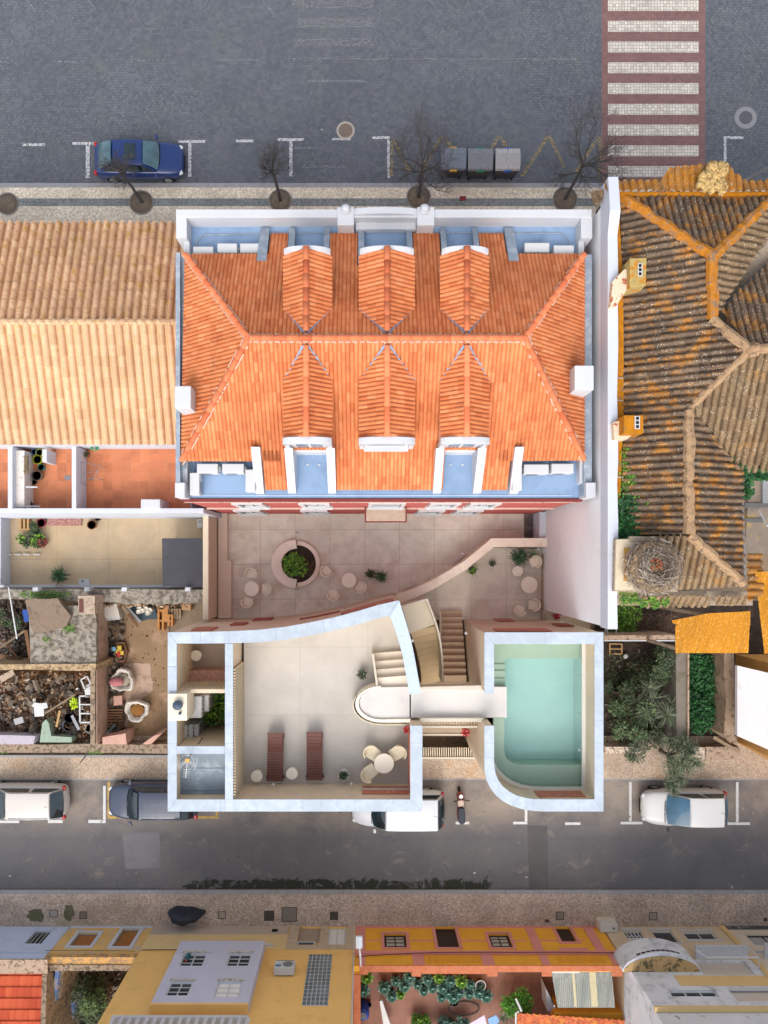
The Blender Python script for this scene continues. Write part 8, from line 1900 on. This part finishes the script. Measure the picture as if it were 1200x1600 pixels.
    mb = MB()
    for sy in (-1, 1): mb.obox((bf+.07, sy*.28+.12, zb2+.045), (.03, .5, .02), sy*.05)
    mb.build('wipers', BLACK, t)
    if rails:
        for sy in (-1, 1): MB().tube([(rr+.05, sy*wr*.93, zr-.05), ((rr+rf_)/2, sy*wr*.95, zr+.02), (rf_-.1, sy*wr*.93, zr-.05)], .02, 6).build('roof_rail', trim or paint, t)
    if sun: MB().box((rr+rf_)/2-.12, (rr+rf_)/2+.42, -wr*.62, wr*.62, zr+.002, zr+.012).build('sunroof', CARGLASS, t)
    MB().tube([(rr+.2, 0, zr), (rr-.02, 0, zr+.12)], .008, 5).build('antenna', BLACK, t)
    p = P3(px, py, .75); t.location = (p.x, p.y, 0); t.rotation_euler = (0, 0, rz)
    return t
def carpaint(name, col, coat=.6):
    t = NT(name); m = t.done(col, .38, .5); t.b.inputs['Coat Weight'].default_value = coat; t.b.inputs['Coat Roughness'].default_value = .08; return m
CARGLASS = glass_mat('car_glass', rgb(28, 44, 52), .05); HEADL = PLAIN('headlight_glass', rgb(200, 206, 212), .15, .8)
SED = [(-.5, .78, .72), (-.46, .93, .86), (-.34, .98, .92), (0, 1, .92), (.22, .99, .90), (.36, .96, .82), (.45, .88, .74), (.49, .74, .66), (.5, .66, .60)]
HAT = [(-.5, .80, .80), (-.47, .93, .98), (-.3, 1, 1.0), (0, 1, .99), (.2, 1, .97), (.34, .96, .9), (.43, .86, .80), (.48, .70, .70), (.5, .6, .62)]
car('blue_sedan', 'dark blue sedan parked in the bay along the wide cobbled street', 216, 248, 0, 4.42, 1.76, 1.42, carpaint('deep_blue_paint', rgb(8, 42, 100)), SED, (-.43, .235, -.24, .075), .70, sun=True, lightglass=glass_mat('tinted_blue_glass', rgb(70, 100, 110), .06))
car('silver_estate', 'champagne white estate car with roof rails at the left edge', 34, 1253, pi, 4.5, 1.76, 1.5, carpaint('champagne_white', rgb(196, 190, 184)), HAT, (-.48, .26, -.36, .10), .74, rails=True, trim=carpaint('champagne_white2', rgb(200, 194, 188)))
car('navy_suv', 'dark slate blue car half hidden by the terrace building', 239, 1252, pi, 4.5, 1.84, 1.6, carpaint('slate_blue_paint', rgb(52, 62, 84)), HAT, (-.46, .25, -.34, .10), .74, rails=True)
car('white_van', 'white small van partly hidden under the terrace parapet', 622, 1264, pi, 4.6, 1.82, 1.8, carpaint('white_car_paint', rgb(200, 204, 210)), HAT, (-.485, .27, -.405, .13), .82)
car('white_hatchback', 'white hatchback parked alone right of the pool building', 1069, 1262, pi, 4.15, 1.8, 1.6, carpaint('white_car_paint2', rgb(204, 203, 201)), HAT, (-.485, .235, -.39, -.01), .78, lightglass=glass_mat('blue_tinted_glass', rgb(40, 92, 120), .06), trim=PLAIN('dark_mirror', rgb(50, 58, 70)))
# scooter
sc_ = thing('scooter', 'red and black scooter with dark seat parked across the bay', 'scooter', (0, 0, 0)); mb = MB()
for y in (-.62, .62):
    w1 = MB().lathe([(.17, -.05), (.22, -.03), (.22, .03), (.17, .05)], n=20).build('wheel', BLACK, sc_); w1.rotation_euler = (0, radians(90), 0); w1.location = (0, y, .22); MB().lathe([(.1, -.04), (.12, 0), (.1, .045)], n=12).build('rim', GREYMET, w1)
MB().prism([(-.1, .35), (.1, .35), (.17, .45), (.13, .6), (0, .68), (-.13, .6), (-.17, .45)], .35, .92).build('front_fairing', MAT('faded_red', rgb(132, 72, 62), .2, 5, .5), sc_, bevel=.03)
MB().box(-.13, .13, -.1, .38, .24, .34).build('footboard', PLAIN('dark_board2', rgb(60, 54, 52)), sc_, bevel=.02)
MB().prism([(-.13, -.12), (.13, -.12), (.19, -.35), (.18, -.7), (.08, -.85), (-.08, -.85), (-.18, -.7), (-.19, -.35)], .3, .7).build('rear_body', MAT('faded_red', rgb(132, 72, 62)), sc_, bevel=.04)
MB().prism([(-.13, -.05), (.13, -.05), (.18, -.3), (.16, -.78), (.06, -.86), (-.06, -.86), (-.16, -.78), (-.18, -.3)], .7, .82).build('seat', PLAIN('navy_seat', rgb(30, 38, 52), .5), sc_, bevel=.04)
MB().tube([(-.34, .34, 1.0), (-.12, .42, .98), (0, .46, .95), (.12, .42, .98), (.34, .34, 1.0)], .022, 8).build('handlebar', BLACK, sc_); MB().tube([(0, .46, .95), (0, .62, .22)], .03, 8).build('fork', GREYMET, sc_); MB().lathe([(.02, 0), (.09, .03), (.1, .1)], (0, .56, .86), 12).build('headlight', HEADL, sc_)
for s in (-1, 1): MB().tube([(s*.26, .37, 1.0), (s*.33, .42, 1.14)], .01, 5).obox((s*.35, .43, 1.16), (.11, .02, .07)).build('mirror', BLACK, sc_)
MB().box(-.15, .15, -.02, .3, .55, .72).build('cloth', PLAIN('pale_cloth', rgb(196, 176, 160)), sc_, bevel=.05)
p = P3(720, 1259, .6); sc_.location = (p.x, p.y, 0); sc_.rotation_euler = (0, 0, radians(3))

# waste containers
def container(px, py, lb, bodyc, lidc, flap, w=1.3):
    t = thing('waste_container', lb, 'waste container', (0, 0, 0), 'waste containers by the kerb'); bm_ = PLAIN('bin_%s' % lb[:6].replace(' ', '_'), bodyc, .55); lm = PLAIN('lid_%s' % lb[:6].replace(' ', '_'), lidc, .5)
    MB().add([(-.55, -.42, .18), (.55, -.42, .18), (.55, .42, .18), (-.55, .42, .18), (-.64, -.56, 1.2), (.64, -.56, 1.2), (.64, .52, 1.2), (-.64, .52, 1.2)], [(0, 3, 2, 1), (4, 5, 6, 7), (0, 1, 5, 4), (1, 2, 6, 5), (2, 3, 7, 6), (3, 0, 4, 7)]).build('body', bm_, t, bevel=.05)
    vs = []; fs = []; n = 10
    for i in range(n+1):
        a = pi*i/n; y = -.02-.56*cos(a); z = 1.2+.2*sin(a)**.6
        vs += [(-.65, y, z), (.65, y, z)]
    for i in range(n): fs.append((2*i, 2*i+1, 2*i+3, 2*i+2))
    fs += [tuple(2*i for i in range(n+1)), tuple(2*i+1 for i in range(n, -1, -1)), (1, 0, 2*n, 2*n+1)]
    l_ = MB().add(vs, fs).build('lid', lm, t); mb = MB()
    for k in range(13):
        if k == 6: continue
        x = -.58+k*1.16/12; pts = [(x, -.02-.57*cos(pi*i/8), 1.21+.2*sin(pi*i/8)**.6) for i in range(9) if i not in (3, 4)]
        mb.tube(pts[:3], .026, 4); mb.tube(pts[3:], .026, 4)
    mb.build('ribs', PLAIN('rib_%d' % px, sc(lidc, 1.7), .5), l_); MB().lathe([(.13, 0), (.13, .02), (.1, .025)], (0, .06, 1.4), 16).build('boss', lm, l_)
    MB().box(-.2, .2, -.64, -.555, 1.12, 1.24).build('handle', PLAIN('flap_%d' % px, flap, .5), t, bevel=.02); MB().box(-.18, .18, .52, .6, 1.2, 1.26).build('hinge_cover', PLAIN('flap_%d' % px, flap), t)
    for sx in (-.45, .45):
        for sy in (-.35, .35): 
            w1 = MB().lathe([(.09, -.03), (.09, .03)], n=12).build('wheel', BLACK, t); w1.rotation_euler = (0, radians(90), 0); w1.location = (sx, sy, .09)
    p = P3(px, py, 1.4); t.location = (p.x, p.y+.0, 0); t.scale = (.93, .93, 1)
container(709, 245, 'dark waste container with yellow handle, leftmost of three', rgb(52, 54, 58), rgb(104, 110, 122), rgb(206, 160, 40)); container(751, 246, 'dark grey waste container with green handle, middle of three', rgb(54, 56, 58), rgb(112, 114, 120), rgb(20, 120, 84)); container(794, 246, 'light grey lidded waste container with blue handle, rightmost', rgb(58, 58, 60), rgb(150, 148, 148), rgb(30, 84, 170))
solo(MB().obox(P3(723, 310, .15), (.32, .2, .06), .1), 'red_crate', PLAIN('brick_red_plastic', rgb(130, 44, 46)), 'small red box lying on the dark pavement band', 'box')

# bare street trees
TBARK = MAT('dark_grey_bark', rgb(82, 78, 76), .15, 8, .9)
def bare_tree(px, py, h, R0, seed, label, lean=(0, 0), n1=8):
    r_ = random.Random(seed); b0 = P3(px, py, .12); t = thing('bare_tree', label, 'tree', b0, 'bare street trees along the pavement'); tr = MB(); br = MB()
    top = b0+Vector((lean[0]*.6, lean[1]*.6, h*.62)); tr.tube([b0, b0.lerp(top, .5)+Vector((.03, .02, 0)), top], [.09, .07, .055], 8)
    def grow(mb, p, d, L, r, lev):
        pts = [p]; rs = [r]; k = 4; q = p
        for i in range(k):
            d = (d+Vector((r_.gauss(0, .16), r_.gauss(0, .16), r_.gauss(.05, .1)))).normalized(); q = q+d*L/k; pts.append(q); rs.append(r*(1-.6*(i+1)/k))
            if lev > 0 and i >= 1 or lev > 0 and r_.random() < .4:
                for _ in range(r_.choice((1, 2))):
                    s = Vector((r_.gauss(0, 1), r_.gauss(0, 1), r_.gauss(0, .6))).normalized(); grow(mb, q, (d*.8+s*.75).normalized(), L*r_.uniform(.45, .7), max(.0065, rs[-1]*.72), lev-1)
        mb.tube(pts, rs, 4 if lev < 2 else 5, cap=False)
    for i in range(n1):
        a = 2*pi*i/n1+r_.uniform(-.3, .3); e = r_.uniform(.2, .9); d = Vector((cos(a)*cos(e)+lean[0]*.25, sin(a)*cos(e)+lean[1]*.25, sin(e)))
        grow(br, b0.lerp(top, r_.uniform(.7, 1)), d, R0*r_.uniform(.7, 1.05), .048, 3)
    tr.build('trunk', TBARK, t); br.build('branches', TBARK, t)
bare_tree(222, 316, 3.2, .75, 3, 'small bare tree leaning over the blue sedan', (-.8, .9), 7)
bare_tree(438, 313, 3.8, .95, 5, 'small bare tree above the left part of the white parapet', (-.2, .5), 7)
bare_tree(654, 308, 4.2, 1.5, 8, 'wide bare tree left of the waste containers', (0, .4), 9)
bare_tree(883, 311, 4.6, 1.75, 12, 'largest bare tree next to the zebra crossing', (.2, .5), 9)
# pole at the right of the pediment
solo(MB().tube([P3(1160, 283, 3), P3(1202, 262, 4.5)], .07, 8), 'lamp_arm', GREYMET, 'grey pole reaching over the cobbles right of the pediment', 'pole')

# cables and small things that make the street lived in
CAB = PLAIN('black_cable', rgb(50, 48, 46))
def cable(pts, label, r=.018):
    mb = MB(); q = []
    for a_, b_ in zip(pts[:-1], pts[1:]):
        A, B = Vector(a_), Vector(b_)
        for k in range(8): u = k/8; p_ = A.lerp(B, u); p_.z -= .25*u*(1-u)*(B-A).length*.12; q.append(p_)
    q.append(Vector(pts[-1])); mb.tube(q, r, 5); solo(mb, 'cable', CAB, label, 'cable', org=tuple(pts[0]))
cable([(-.5, FY+.05, 3.0), (3, FY+.17, 2.88), (7, FY+.17, 2.86), (11.7, FY+.17, 2.9)], 'thin black cable sagging along the pink cornice of the orange house')
cable([(-10.6, FY+.06, 2.45), (-6.2, FY+.06, 2.42)], 'thin dark cable fixed on the yellow facade above its pale base')
cable([(-15, FY+.17, 2.7), (-10.8, FY+.12, 2.66)], 'thin dark cable below the flaking cornice of the aged house', .012)
mb = MB(); r2 = random.Random(5)
for i in range(70):
    x, y = r2.uniform(0, 1200), r2.choice((r2.uniform(1222, 1290), r2.uniform(1360, 1390), r2.uniform(1400, 1445), r2.uniform(180, 340)))
    p = P3(x, y, .005 if not (1391 < y or 286 < y < 350) else .13); s_3 = r2.uniform(.02, .06); mb.obox(p+Vector((0, 0, .008)), (s_3*2, s_3, .012), r2.uniform(0, 3))
solo(mb, 'street_litter', leaf_mat('dry_leaf_litter', rgb(96, 84, 66), rgb(150, 136, 110), rgb(200, 196, 190)), 'dry leaves and paper scraps scattered over both streets', 'litter', kind='stuff')
